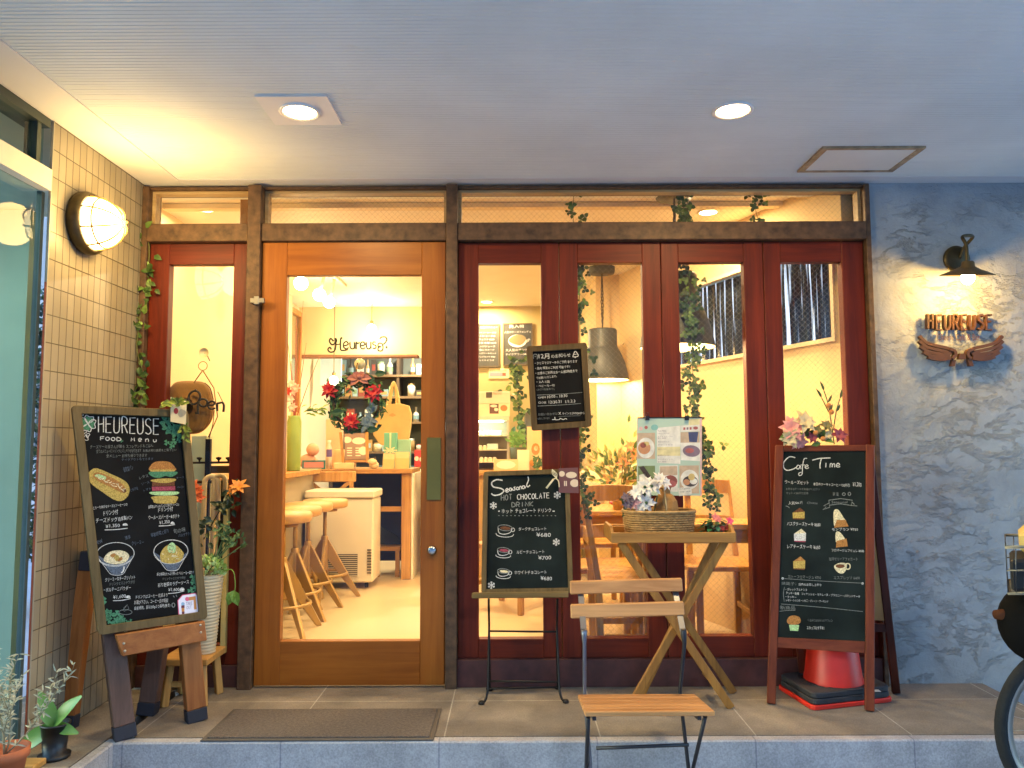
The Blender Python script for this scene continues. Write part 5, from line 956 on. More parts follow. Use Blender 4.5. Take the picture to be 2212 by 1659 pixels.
# ---------------------------------------------------------------- folding bistro chair
fcx = thing('folding_chair', 'folding chair with pale wooden slats and thin dark metal legs standing before the step', 'chair', (.445, -1.05, GZ))
m_acx = wood('acacia_slat', 'c9925a', '9c683a', 'x', .5, 1, knots=.15); m_stl = M('grey_steel', '6d6f78', .3, .75, vary=.15); m_dk = M('dark_steel', '2c2b2e', .4, .5)
sq = [G(*p, z=z) for p, z in (((1268.7, 1542.8), .235), ((1541.6, 1531), .235), ((1496, 1493), .2), ((1246, 1504), .2))]; xl = (sq[0].x + sq[3].x) / 2; xr = (sq[1].x + sq[2].x) / 2; yf = (sq[0].y + sq[1].y) / 2; yr = (sq[2].y + sq[3].y) / 2; n = 5; print('SEAT', xl, xr, yf, yr)
for k in range(n):
    ta, tb = k / n, (k + .86) / n; ya, yb = yf + (yr - yf) * ta, yf + (yr - yf) * tb; za, zb2 = .235 - .035 * ta, .235 - .035 * tb
    MB().hexa([(xl, ya, za - .016), (xr, ya, za - .016), (xr, yb, zb2 - .016), (xl, yb, zb2 - .016)], [(xl, ya, za), (xr, ya, za), (xr, yb, zb2), (xl, yb, zb2)]).build('seat_slat', m_acx, fcx, .003)
c6 = crop(1550, 1550, 2600, 1594); Ya, Yb2 = -.70, -.762
for Y, qd in ((Ya, ((625, 690), (1215, 672), (1217, 738), (628, 756))), (Yb2, ((628, 812), (1222, 796), (1228, 862), (632, 884)))):
    a = [W(*c6(*p), Y) for p in qd]; z0 = (a[2].z + a[3].z) / 2; z1 = (a[0].z + a[1].z) / 2; xa = (a[0].x + a[3].x) / 2; xb = (a[1].x + a[2].x) / 2; tl = .3 * (z1 - z0)
    MB().hexa([(xa, Y, z0 - .004), (xb, Y, z0 + .006), (xb, Y + .018, z0 + .006), (xa, Y + .018, z0 - .004)], [(xa, Y + tl, z1 - .004), (xb, Y + tl, z1 + .006), (xb, Y + tl + .018, z1 + .006), (xa, Y + tl + .018, z1 - .004)]).build('back_slat', m_acx, fcx, .004); ztop = z1 if Y == Ya else ztop
for i, (ux, ul) in enumerate(((W(1255, 1270, Ya).x, W(1262, 1480, yr + .03).x), (W(1461, 1270, Ya).x, W(1467, 1480, yr + .03).x))):
    uA = Vector((ux, Ya + .045, ztop - .02)); m1 = Vector((ux, Yb2 - .05, W(1255, 1372, Yb2 - .05).z)); m2 = Vector((ul, yr + .02, .2)); 
    MB().bar(m1, uA, .022, .006, (0, 1, .3)).build('back_upright', m_stl, fcx, .001)
    MB().tube([m1 + Vector((0, 0, .02)), m1, m1 - Vector((0, .01, .03)), m2, Vector((ul + (.01 if i == 0 else -.01), yf + .04, GZ + .005))], [.011, .011, .0075, .007, .007], 8).build('front_leg', m_dk if i else m_stl, fcx)
    s = -1 if i == 0 else 1; sx = xl + .012 if i == 0 else xr - .03
    MB().tube([(sx, yf + .015, .212), (sx + (.006 if i == 0 else -.006), (yf + yr) / 2 + .02, .0), (sx + (.01 if i == 0 else -.01), yr + .03, GZ + .005)], .0072, 8).build('rear_leg', m_dk, fcx)
    MB().bar((sx + .02 * -s, yf + .01, .210), (sx + .02 * -s, yr, .176), .012, .014).build('seat_rail', m_dk, fcx)
a, b = W(*c6(762, 1556), yf + .06), W(*c6(1245, 1538), yf + .06); MB().tube([(a.x, yf + .06, a.z), (b.x, yf + .06, b.z)], .0062, 8).build('cross_rod', m_dk, fcx)
# ---------------------------------------------------------------- tray table
tt = thing('tray_table', 'pale wooden folding tray table with crossed legs holding the wicker basket', 'table', (.70, -.22, 0)); m_aca = wood('table_acacia', 'ad7c3c', '805528', 'x', .55, 1); m_acz = wood('table_leg_acacia', 'a87838', '7c5226', 'z', .55, 1)
tf = W(1320, 1151, -.36); tr_ = W(1590, 1150, -.36); zt1 = (tf.z + tr_.z) / 2; zt0 = W(1450, 1173, -.36).z; X0, X1 = tf.x, tr_.x
MB().box((X0 + .002, -.345, zt0 + .006), (X1 - .002, -.095, zt0 + .016)).build('tray_bottom', m_aca, tt)
MB().box((X0, -.36, zt0), (X1, -.346, zt1)).build('tray_rail', m_aca, tt, .002); MB().box((X0, -.094, zt0), (X1, -.08, zt1)).build('tray_rail', m_aca, tt, .002)
for xa in (X0, X1 - .014): MB().prism(Fr((xa, 0, 0), (0, 1, 0), (0, 0, 1)), [(-.3455, zt0), (-.0945, zt0), (-.0945, zt1), (-.13, zt1 + .025), (-.31, zt1 + .025), (-.3455, zt1)], 0, .014).build('tray_end', m_aca, tt, .002)
aT, aB = W(1340, 1174, -.325), G(1568, 1513); bT, bB = W(1575, 1174, -.29), G(1350, 1495)
dX = G(1581, 1490).x - aB.x
for y, o in ((-.325, 0), (-.125, dX)): MB().bar((aB.x - .005 + o, y - .012, .001), (aT.x + o, y, zt0 - .001), .034, .018, (0, 1, 0)).build('leg', m_acz, tt, .003)
for y, o in ((-.295, 0), (-.155, dX)): MB().bar((bB.x + o, y, .001), (min(bT.x - .01 + o, X1 - .03), y, zt0 - .001), .034, .018, (0, 1, 0)).build('leg', m_acz, tt, .003)
MB().bar((aB.x - .06, -.32, .09), (aB.x - .06, -.13, .09), .03, .014).build('stretcher', m_acz, tt)
# basket
bx0, bx1 = W(1353, 1130, -.3).x, W(1507, 1130, -.3).x; bcx, bcy, bzz = (bx0 + bx1) / 2, -.225, zt0 + .017; A_, B_ = (bx1 - bx0) / 2, .095; Hb = W(1430, 1106, -.3).z - bzz
bs_ = thing('wicker_basket', 'oval woven wicker basket on the tray table', 'basket', (bcx, bcy, bzz)); m_wk = M('wicker', 'a98450', .7, vary=.35, vs=60); mb = MB(); rows = 11; nst = 46
for k in range(rows):
    z = bzz + .006 + (Hb - .012) * k / (rows - 1); sc_ = .93 + .07 * k / (rows - 1); pts = []
    for j in range(nst * 2): a = 2 * math.pi * j / (nst * 2); o = 1 + (.022 if (j // 1 + k) % 2 else -.012); pts.append((bcx + A_ * sc_ * o * math.copysign(abs(math.cos(a)) ** .7, math.cos(a)), bcy + B_ * sc_ * o * math.copysign(abs(math.sin(a)) ** .7, math.sin(a)), z))
    mb.tube(pts, .0042, 4, close=True)
mb.build('weave', m_wk, bs_); mb = MB()
for j in range(nst):
    a = 2 * math.pi * j / nst; g = lambda s: (bcx + A_ * s * math.copysign(abs(math.cos(a)) ** .7, math.cos(a)), bcy + B_ * s * math.copysign(abs(math.sin(a)) ** .7, math.sin(a))); mb.tube([(*g(.93), bzz), (*g(1.0), bzz + Hb)], .0022, 4)
mb.build('stakes', m_wk, bs_); mb = MB(); pts = [(bcx + A_ * 1.01 * math.copysign(abs(math.cos(R(j * 6))) ** .7, math.cos(R(j * 6))), bcy + B_ * 1.02 * math.copysign(abs(math.sin(R(j * 6))) ** .7, math.sin(R(j * 6))), bzz + Hb) for j in range(60)]; mb.tube(pts, .007, 6, close=True); mb.build('rim', m_wk, bs_)
# lilies, paper bag and purple blooms in the basket
ll = thing('white_lilies', 'white artificial lilies with a pink bloom standing in the wicker basket', 'flowers', (bcx - .05, bcy, bzz + .01)); mb = MB(); zt_ = bzz + Hb
for px, py, r, up, mi in ((1393, 1052, .055, (-.3, -1, .4), 0), (1408, 1050, .05, (.2, -1, .6), 0), (1425, 1038, .045, (.3, -1, .8), 0), (1375, 1065, .045, (-.5, -1, .3), 0), (1396, 1085, .052, (0, -1, .1), 0), (1384, 1092, .045, (-.3, -1, 0), 0), (1436, 1045, .04, (.8, -1, .5), 0), (1370, 1086, .034, (-.5, -1, .1), 1), (1362, 1080, .03, (-.6, -1, .2), 2), (1352, 1074, .028, (-.6, -1, .4), 2), (1356, 1090, .026, (-.3, -1, .1), 2)):
    mb.m = mi; flower(mb, W(px, py, -.27), r, 6, up, .42)
mb.build('petals', [M('lily_white', 'e3dcd0', .5, vary=.06), M('lily_pink', 'd69a98', .5), M('bloom_purple', '6f5b66', .6, vary=.3)], ll); mb = MB()
for px, py in ((1393, 1052), (1396, 1086), (1408, 1050)): mb.ball(W(px, py, -.285), .007, 6)
for k in range(26): mb.leaf(W(rng.uniform(1345, 1400), rng.uniform(1070, 1108), -.24), (rng.uniform(-1, 1), -.2, rng.uniform(-.4, 1)), (0, -1, .3), .04, .02)
for px in (1370, 1395, 1420): mb.tube([(bcx - .05 + rng.uniform(-.02, .02), bcy, bzz + .02), W(px, 1070, -.25)], .003, 5)
mb.build('foliage', C('3f5a30', .6, vary=.3), ll)
pb = thing('paper_bag', 'crumpled brown paper bag tied at the top inside the wicker basket', 'bag', tuple(W(1438, 1104, -.2))); mb = MB(); bc_ = W(1438, 1106, -.2)
mb.lathe([(.05, -.05), (.056, .02), (.05, .05), (.036, .072), (.018, .084), (.026, .105), (.034, .112)], bc_, 18)
for i in range(len(mb.v)): mb.v[i] += Vector((rng.uniform(-.006, .006), rng.uniform(-.005, .005), rng.uniform(-.004, .004)))
mb.sm = [False] * len(mb.f); mb.build('bag', M('kraft_paper', 'a97d45', .8, vary=.15), pb); MB().tube(smooth([W(1440, 1104, -.262), W(1438, 1080, -.262), W(1432, 1050, -.24), W(1420, 1042, -.235), W(1440, 1036, -.235), W(1448, 1046, -.24)], 4), .003, 6).build('twine', C('c9ab77', .7), pb)
pz = thing('poinsettia_pot', 'small dark green artificial plant with pink blooms on the tray table', 'plant', tuple(W(1545, 1148, -.25))); mb = MB(); pcx = W(1545, 1140, -.24).x
for k in range(120):
    a = rng.uniform(0, 6.28); e = rng.uniform(0, 1); c = Vector((pcx + .055 * e * math.cos(a), -.23 + .05 * e * math.sin(a), zt0 + .02 + rng.uniform(0, .075) * (1.1 - .5 * e))); mb.m = rng.randrange(2); mb.leaf(c, (math.cos(a), math.sin(a), rng.uniform(-.4, .6)), (0, 0, 1), .036, .026)
mb.build('foliage', [C('1f5a48', .5, vary=.3), C('2f6a3c', .5, vary=.3)], pz); mb = MB()
for px, py, r, mi in ((1545, 1118, .022, 0), (1551, 1122, .02, 0), (1576, 1126, .022, 1), (1560, 1142, .018, 2), (1572, 1140, .018, 2)): mb.m = mi; flower(mb, W(px, py, -.29), r, 5, (.2, -1, .5), .6)
mb.build('petals', [C('d97a70', .6), C('d94a70', .6), C('8a2a2a', .6)], pz); MB().lathe([(.0001, 0), (.035, 0), (.045, .045), (.04, .045), (.0001, .04)], (pcx, -.23, zt0 + .0165), 18).build('pot', C('5a3a24', .7), pz)
# ---------------------------------------------------------------- clipped food poster
fr = XZ(-.05, (.8, 1)); cr = crop(2150, 1400, 2600, 1493); 
ps_ = thing('menu_poster', 'clear-sleeved menu poster of food photos hanging from two black clips between the panels', 'poster', tuple(fr.at(*fr.px(1446, 1000))))
Q = lambda *pts: [fr.px(*cr(*p)) for p in pts]
mb = MB(); mb.prism(fr, Q((138, 1010), (880, 1015), (880, 128), (138, 132)), -.001, .001); mb.build('sheet', M('poster_mint', 'b5c9b4', .3, vary=.1, vs=3), ps_)
pm = MB(); names = ['e2dccd', 'c4aa8c', '935242', '4a4d6c', '85707a', '7c8c5c', 'c98f62', 'd4b874', '4c4038', 'b3645c', '86b5aa', 'e0d29c', 'd9b4aa']; mats_ = [C(h, .35, vary=.18, vs=28) for h in names]
def pg(mi, pts, c, sm=False): pm.m = mi; pm.poly(fr, [fr.px(*cr(*p)) for p in pts], c)
pg(12, ((855, 130), (880, 128), (880, 1015), (862, 1013)), .0014); pg(11, ((730, 140), (855, 135), (855, 225), (730, 225)), .0013)
pg(0, ((365, 240), (635, 215), (635, 652), (368, 640)), .0016); pg(11, ((368, 460), (634, 455), (634, 560), (368, 560)), .0018)
pg(1, ((142, 300), (345, 296), (345, 595), (142, 592)), .0016); pg(0, ell(240, 470, 100, 118, 20), .0018); pg(6, ell(222, 470, 72, 72, 16), .002); pg(2, ell(210, 440, 34, 30, 10), .0022); pg(7, ell(250, 420, 30, 24, 10), .0022)
pg(1, ((636, 290), (850, 284), (850, 410), (636, 410)), .0016); pg(3, ((725, 290), (840, 286), (822, 405), (735, 400)), .0018); pg(0, ((636, 412), (860, 405), (860, 620), (640, 610)), .0016); pg(4, ell(760, 505, 100, 66, 18, .1), .0018); pg(9, ell(740, 500, 50, 30, 12), .002)
pg(5, ((150, 675), (345, 672), (348, 920), (155, 920)), .0016); pg(8, ((160, 690), (215, 675), (345, 860), (345, 890), (300, 880)), .0018); pg(0, ((160, 780), (230, 760), (290, 880), (200, 920), (160, 900)), .0018)
pg(0, ((395, 672), (605, 668), (605, 970), (395, 965)), .0016); pg(1, ((402, 680), (598, 676), (598, 780), (402, 780)), .0018); pg(2, ell(520, 850, 80, 70, 16), .0019); pg(9, ell(530, 880, 58, 40, 12), .002)
pg(1, ((622, 672), (845, 668), (848, 990), (625, 990)), .0016); pg(0, ell(738, 830, 104, 112, 20), .0018); pg(8, ell(748, 850, 86, 62, 16), .002); pg(6, ell(705, 860, 40, 34, 12), .0022); pg(0, ell(785, 850, 44, 36, 12), .0022); pg(7, ell(762, 800, 38, 40, 12), .0024)
pg(10, ell(340, 235, 42, 34, 14), .0018); pg(9, ell(243, 236, 20, 20, 10), .0018); pg(12, ell(182, 250, 24, 24, 10), .0018); pg(0, ((640, 215), (855, 205), (855, 280), (640, 285)), .0015); pg(9, ((668, 235), (692, 235), (692, 262), (668, 264)), .0018); pg(9, ((740, 233), (762, 232), (762, 260), (740, 262)), .0018); pg(9, ell(808, 242, 28, 18, 12), .0018); pg(4, ((705, 236), (726, 234), (726, 260), (705, 262)), .0018)
pg(0, ((605, 925), (760, 915), (764, 1000), (620, 1020)), .0026)
pm.m = 4
for k, y in enumerate((275, 305, 340, 360, 400, 435, 485, 555, 600, 630)): write(pm, fr, ('Pasta Menu', 'トマトソースのパスタ', 'サラダ ドリンク付', '¥1,200', '本日のスープ', 'デザート付き', '季節のキッシュプレート', '自家製パン付き', 'チーズリゾット', '¥1,400')[k], cr(378, y + 8), cr(470 + (k * 37) % 110, y + 6), 3.0, .002)
pm.m = 8; write(pm, fr, 'ランチ営業時間', cr(622, 948), cr(740, 940), 3.2, .003); write(pm, fr, '11:30 - 14:00', cr(632, 980), cr(750, 972), 3.2, .003)
pm.build('printed_photos', mats_, ps_)
a, b = W(*cr(145, 124), -.052), W(*cr(880, 122), -.052); MB().tube([(a.x, -.052, a.z), (b.x, -.052, b.z)], .0028, 8).build('hanging_bar', C('1d1a18', .5), ps_)
for x in (256, 706):
    p = W(*cr(x, 120), -.053); mb = MB(); mb.box((p.x - .009, -.064, p.z - .014), (p.x + .009, -.044, p.z + .006)); mb.tube([(p.x - .006, -.054, p.z + .004), (p.x - .004, -.06, p.z + .022), (p.x + .004, -.06, p.z + .022), (p.x + .006, -.054, p.z + .004)], .0014, 5); mb.build('clip', C('17161a', .4), ps_)
# ---------------------------------------------------------------- wreath on the door
wc = W(769, 872, -.075); cr = crop(850, 800, 1600, 1382)
wr = thing('door_wreath', 'evergreen wreath with red poinsettias and a pink bow on the door glass', 'wreath', (wc.x, wc.y, wc.z)); Rw = .108
MB().tube([(wc.x + Rw * math.cos(R(j * 10)), wc.y, wc.z + Rw * math.sin(R(j * 10))) for j in range(36)], .007, 6, close=True).build('ring', C('4a3a22', .8), wr); mb = MB()
for k in range(300):
    a = rng.uniform(0, 6.28); r = Rw + rng.gauss(0, .020); p = (wc.x + r * math.cos(a), wc.y + rng.gauss(0, .010), wc.z + r * math.sin(a)); mb.m = 0 if rng.random() < .45 else (1 if rng.random() < .6 else 2); b = a + rng.choice((-1, 1)) * 1.57 + rng.uniform(-.9, .9); mb.leaf(p, (math.cos(b), rng.uniform(-.5, .1), math.sin(b)), (rng.uniform(-.5, .5), -1, rng.uniform(-.5, .5)), rng.uniform(.02, .042), rng.uniform(.008, .016), .2, .1)
mb.build('greenery', [C('3a5a2a', .6, vary=.3), C('55733a', .6, vary=.3), C('1c2a1c', .6, vary=.3)], wr); mb = MB()
for x, y, r in ((522, 1000, .04), (803, 1012, .045), (662, 1196, .042)): flower(mb, W(*cr(x, y), -.095), r * 1.15, 7, (rng.uniform(-.2, .2), -1, .15), .5, 3, .12)
mb.build('poinsettia', C('b8161c', .5, vary=.2), wr); mb = MB()
for dx, dz, L_ in ((-1, -.15, .06), (1, -.12, .06), (-.7, -.7, .06), (.75, -.55, .055), (-.3, .2, .035), (.3, .25, .035)): mb.leaf(W(*cr(712, 915), -.1), (dx, -.15, dz), (0, -1, .2), L_, .04, .3, .1)
mb.ball(W(*cr(712, 915), -.105), .012, 8); mb.build('bow', C('b06a56', .6, vary=.15), wr); mb = MB()
for k in range(22): a = rng.uniform(-1.1, .35); p = W(*cr(690 + 150 * math.cos(a) * .75, 1100 - 150 * math.sin(a)), -.09); mb.leaf(p, (rng.uniform(-1, 1), -.2, rng.uniform(-1, 1)), (0, -1, 0), .04, .024)
mb.build('grey_leaves', C('6f7d7c', .6, vary=.2), wr)
mb = MB()
for x, y, s in ((545, 1145, 1), (600, 1150, -1), (760, 1255, 1), (810, 900, 1), (812, 930, -1)): mb.leaf(W(*cr(x, y), -.095), (s, -.2, .15), (0, -1, 0), .055, .038)
mb.build('broad_leaves', C('2c4a26', .5, vary=.2), wr)
hk = W(*cr(702, 826), -.05); hh = thing('suction_hook', 'clear suction hook holding up the wreath on the door glass', 'hook', (hk.x, -.003, hk.z)); MB().lathe([(.0001, .02), (.02, .018), (.024, .01), (.027, 0)], (hk.x, .004, hk.z), 24, (0, -1, 0)).build('cup', C('d9c890', .25), hh); MB().tube([(hk.x, -.018, hk.z), (hk.x, -.06, hk.z - .004), (hk.x, -.075, hk.z - .03), (hk.x, -.08, hk.z - .045)], .0035, 6).build('hook', C('8a6a34', .3, metal=.7), hh)
# ---------------------------------------------------------------- narrow window group: woven bag, Open sign, rack, pot, stool
c2 = crop(540, 1300, 880, 1128); 
wb = thing('woven_bag', 'flat honey-coloured woven bag hanging inside the narrow left window', 'bag', tuple(W(412, 940, .13))); fr = XZ(.13)
m, t_, b_, N, L = nmat('weave_honey'); tc = N('ShaderNodeTexCoord'); sep = []
for ax, rt in (('x', 0), ('z', R(90))):
    wv = N('ShaderNodeTexWave'); wv.inputs['Scale'].default_value = 55; wv.inputs['Distortion'].default_value = .6; wv.bands_direction = 'X' if ax == 'x' else 'Z'; L(tc.outputs['Object'], wv.inputs['Vector']); sep.append(wv)
ml = N('ShaderNodeMath'); ml.operation = 'MULTIPLY'; L(sep[0].outputs['Fac'], ml.inputs[0]); L(sep[1].outputs['Fac'], ml.inputs[1]); cr2 = N('ShaderNodeValToRGB'); cr2.color_ramp.elements[0].color = (*lin('6e4a1c'), 1); cr2.color_ramp.elements[1].color = (*lin('b88a42'), 1); cr2.color_ramp.elements[1].position = .6; L(ml.outputs[0], cr2.inputs[0]); L(cr2.outputs[0], b_.inputs['Base Color']); b_.inputs['Roughness'].default_value = .7; bp = N('ShaderNodeBump'); bp.inputs['Strength'].default_value = .6; bp.inputs['Distance'].default_value = .004; L(ml.outputs[0], bp.inputs['Height']); L(bp.outputs[0], b_.inputs['Normal'])
out = [(v.x, v.y) for v in smooth([Vector((*fr.px(*c2(*p)), 0)) for p in ((40, 380), (60, 200), (150, 110), (235, 45), (420, 38), (545, 58), (620, 150), (652, 300), (640, 450), (580, 560), (480, 632), (330, 640), (180, 600), (80, 500))], 4, True)]
cx_ = sum(p[0] for p in out) / len(out); cz_ = sum(p[1] for p in out) / len(out); mb = MB()
rings = [[fr.at(cx_ + (a - cx_) * k, cz_ + (b - cz_) * k, d) for a, b in out] for k, d in ((.3, .036), (.7, .03), (.9, .018), (1, 0), (.9, -.018), (.3, -.03))]; n = len(out); vs = [p for r in rings for p in r]; fs = [[k * n + j, k * n + (j + 1) % n, (k + 1) * n + (j + 1) % n, (k + 1) * n + j] for k in range(5) for j in range(n)] + [list(range(n)), [5 * n + j for j in range(n)]]
mb.raw(vs, fs, True); mb.build('body', m, wb); rg = W(438, 800, .1); h0 = W(*c2(490, 50), .13); h1 = W(*c2(640, 60), .12)
mb = MB(); mb.tube([W(418, 828, .12), rg], .0028, 5); mb.tube([rg, W(462, 838, .12), W(470, 900, .1), W(450, 945, .1)], .0028, 5); mb.tube([(rg.x + .022 * math.cos(R(j * 20)), rg.y, rg.z + .022 + .022 * math.sin(R(j * 20))) for j in range(18)], .002, 5, close=True); mb.build('strap', C('8a6a36', .7), wb)
sc2 = W(440, 762, .012); s2_ = thing('suction_hook', 'small suction cup high on the narrow left window above the woven bag', 'hook', tuple(sc2)); MB().lathe([(.0001, .016), (.018, .014), (.024, 0)], (sc2.x, .012, sc2.z), 22, (0, 1, 0)).build('cup', C('e0cfa0', .2), s2_); MB().tube([(sc2.x, .026, sc2.z), (sc2.x, .06, sc2.z - .01), (sc2.x, .09, rg.z + .046)], .003, 6).build('hook', C('9a9080', .3, metal=.8), s2_)
fr = XZ(.07); on = thing('open_sign', 'small black cut-out sign reading Open, hung before the woven bag', 'sign', tuple(W(445, 880, .07))); mo = C('1c1612', .55)
def ol(pts, w, k=5): 
    P = [Vector(fr.px(*c2(*p))) for p in pts]; P = [Vector((v.x, v.y)) for v in smooth([Vector((p.x, p.y, 0)) for p in P], k)]; ww = abs(fr.px(*c2(w, 0))[0] - fr.px(*c2(0, 0))[0]); mb = MB(); mb.tube([fr.at(p.x, p.y) for p in P], ww / 2, 6); mb.build('letter', mo, on)
ol([(440, 150), (395, 165), (362, 215), (375, 285), (425, 302), (480, 265), (495, 205), (470, 160), (435, 150), (452, 138)], 26); ol([(480, 270), (470, 340), (462, 400), (440, 404), (480, 402)], 28, 4); ol([(478, 262), (530, 240), (575, 270), (560, 320), (515, 328), (488, 300)], 24); ol([(590, 310), (640, 312), (662, 285), (625, 268), (588, 295), (592, 340), (630, 358), (668, 345)], 22); ol([(690, 380), (690, 300), (710, 290), (750, 285), (765, 320), (760, 390)], 26, 4)
mb = MB(); mb.tube(smooth([W(*c2(545, 58), .075), W(*c2(610, 120), .073), W(*c2(645, 250), .072)], 4), .0022, 5); mb.tube([W(*c2(695, 160), .075), W(*c2(750, 275), .072)], .0018, 5); mb.tube(smooth([W(*c2(655, 370), .072), W(*c2(640, 520), .08), W(*c2(595, 700), .1)], 4), .002, 5); mb.build('string', C('5a4426', .7), on)
ir = thing('iron_rack', 'black iron rack with small knobs standing inside the narrow window', 'rack', (W(450, 1100, .3).x, .3, 0)); Yr = .3
def rl(x0, y0, x1, y1, r, nm='rail'): a, b = W(*c2(x0, y0), Yr), W(*c2(x1, y1), Yr); MB().tube([a, b], r, 8).build(nm, m_iron, ir)
rl(250, 972, 900, 965, .006); rl(300, 1192, 660, 1188, .008); rl(740, 1186, 900, 1184, .008)
a = W(*c2(592, 700), Yr); MB().box((a.x - .013, Yr - .01, 0), (a.x + .013, Yr + .01, a.z)).build('post', m_iron, ir); a = W(*c2(750, 1180), Yr); MB().box((a.x - .014, Yr - .01, 0), (a.x + .014, Yr + .01, a.z)).build('post', m_iron, ir)
a = W(*c2(300, 1180), Yr); MB().box((a.x - .014, Yr - .01, 0), (a.x + .014, Yr + .01, W(300, 1000, Yr).z)).build('post', m_iron, ir)
for x in (485, 705, 815): a = W(*c2(x, 968), Yr); MB().lathe([(.004, 0), (.005, .012), (.014, .02), (.015, .026), (.0001, .03)], a, 12).build('knob', m_iron, ir)
a, b = W(*c2(612, 1090), Yr + .05), W(*c2(900, 1005), Yr + .05); MB().box((a.x, Yr + .04, a.z), (b.x, Yr + .07, b.z)).build('board', C('6b5228', .6), ir)
pg_ = W(*c2(380, 1140), .42); pg2 = W(*c2(572, 660), .42); solo(MB().box((pg_.x, .42, 0), (pg2.x, .50, pg2.z)), 'pale_cabinet', C('b9bf94', .5), 'tall pale green cabinet end behind the iron rack', 'cabinet', None, .004)
for i, (x, yt, rr) in enumerate(((625, 1125, .035), (720, 1118, .028))):
    a = W(*c2(x, yt), .2); MB_ = MB(); MB_.tube([(a.x - rr, .2, .02), (a.x - rr, .2, a.z - rr)] + [(a.x - rr * math.cos(R(j * 15)), .2, a.z - rr + rr * math.sin(R(j * 15))) for j in range(1, 12)] + [(a.x + rr, .2, a.z - rr), (a.x + rr, .2, a.z - .1 - .12 * (1 - i))], .0125, 10); solo(MB_, 'umbrella', C('d6c79e' if i == 0 else 'c9b98a', .4), ('umbrella with a wide pale hooked handle standing in the iron rack', 'umbrella with a narrow hooked handle next to the wide pale one')[i], 'umbrella')
for i, (px, py, hx) in enumerate(((468, 1035, 'd9572e'), )):
    mb = MB()
    for _ in range(5): flower(mb, W(422 + rng.uniform(-6, 8), 1062 + rng.uniform(-18, 18), -.02), .035, 6, (rng.uniform(-.4, .4), -1, .3), .6)
    solo(mb, 'orange_blooms', C('d8683c', .6), 'orange blooms peeping out beside the food menu frame', 'flowers')
# ribbed pot on a wooden stool, cream backing board
pX, pY = -1.375, -.2; zs_ = .205
ws = thing('wooden_stool', 'small wooden stool in the corner carrying the ribbed white pot', 'stool', (pX, pY, 0)); MB().box((pX - .15, pY - .11, zs_ - .03), (pX + .06, pY + .11, zs_)).build('seat', m_oak, ws, .004)
for sx, sy in ((-1, -1), (1, -1), (-1, 1), (1, 1)): MB().bar((pX - .045 + sx * .085, pY + sy * .09, 0), (pX - .045 + sx * .07, pY + sy * .075, zs_ - .031), .03, .03).build('leg', m_oakz, ws, .003)
MB().box((pX - .11, pY - .085, .08), (pX + .02, pY - .065, .10)).build('stretcher', m_oakz, ws)
rp_ = thing('ribbed_pot', 'tall tapering white ribbed pot planted with pale green hydrangea', 'plant', (pX, pY, zs_)); prof = [(.0001, .001)]; Hp = .345
for k in range(97): prof.append((.048 + .028 * k / 96 + (.0022 if k % 4 < 2 else 0), Hp * k / 96 + .001))
prof += [(.07, Hp), (.066, Hp - .03), (.0001, Hp - .03)]; MB().lathe(prof, (pX, pY, zs_), 36).build('pot', M('ribbed_cream', 'c3b796', .45, vary=.05), rp_)
mb = MB(); zp = zs_ + Hp
for k in range(200):
    d = Vector((rng.gauss(0, 1), rng.gauss(0, 1), abs(rng.gauss(0, 1)))).normalized(); c = Vector((pX + .01, pY - .01, zp)) + Vector((d.x * .07, d.y * .06, d.z * .07)); mb.m = rng.randrange(2); mb.leaf(c, d + Vector((rng.uniform(-.6, .6), rng.uniform(-.6, .6), .2)), d, .024, .02)
mb.build('hydrangea', [C('a9c27a', .6, vary=.2), C('7fa04c', .6, vary=.2)], rp_); mb = MB()
for px, py in ((485, 1155), (497, 1140), (505, 1160), (515, 1155), (500, 1175), (520, 1180), (475, 1150), (490, 1170)):
    P = W(px, py, -.22); mb.tube([(pX, pY, zp - .01), (pX + .03, pY - .01, zp + .03), P], .0022, 5)
    for _ in range(10): mb.leaf(P + Vector((rng.gauss(0, .012), rng.gauss(0, .01), rng.gauss(0, .015))), (rng.uniform(-1, 1), -.4, rng.uniform(-.6, 1)), (0, -1, .3), .024, .013)
mb.build('fern', C('4f6a3a', .6, vary=.35, vs=40), rp_); mb = MB(); P = smooth([(pX + .05, pY - .02, zp), W(500, 1230, -.23), W(508, 1260, -.24), W(505, 1290, -.24)], 4); mb.tube(P, .002, 5)
for a in ((.3, -.2, -1), (-.4, -.2, -1)): mb.leaf(P[-1] + Vector((0, 0, .03)), a, (0, -1, .1), .07, .05)
mb.build('trailing_leaf', C('6f9438', .5, vary=.2), rp_)
# dark-leaved plant with orange lily, clinging to the window frame
dl = thing('lily_plant', 'dark glossy-leaved plant with an orange lily against the narrow window frame', 'plant', tuple(W(480, 1150, -.09))); mb = MB(); P = smooth([W(440, 1165, -.1), W(462, 1125, -.1), W(480, 1095, -.1), W(500, 1070, -.1), W(516, 1055, -.1)], 5); mb.tube(P, .003, 6)
for k in range(40): p = P[int(rng.random() ** .8 * (len(P) - 1))] + Vector((rng.gauss(0, .022), rng.gauss(0, .012), rng.gauss(0, .022))); mb.leaf(p, (rng.uniform(-1, 1), -.4, rng.uniform(-.9, .6)), (rng.uniform(-.3, .3), -1, .4), rng.uniform(.035, .05), .028)
mb.build('foliage', C('28381f', .35, vary=.3), dl); mb = MB(); flower(mb, W(515, 1052, -.12), .05, 6, (.2, -.8, .8), .5, 2); flower(mb, W(500, 1062, -.12), .03, 5, (-.5, -.8, .5), .6, 1); mb.build('petals', C('d98a3a', .5, vary=.15), dl)
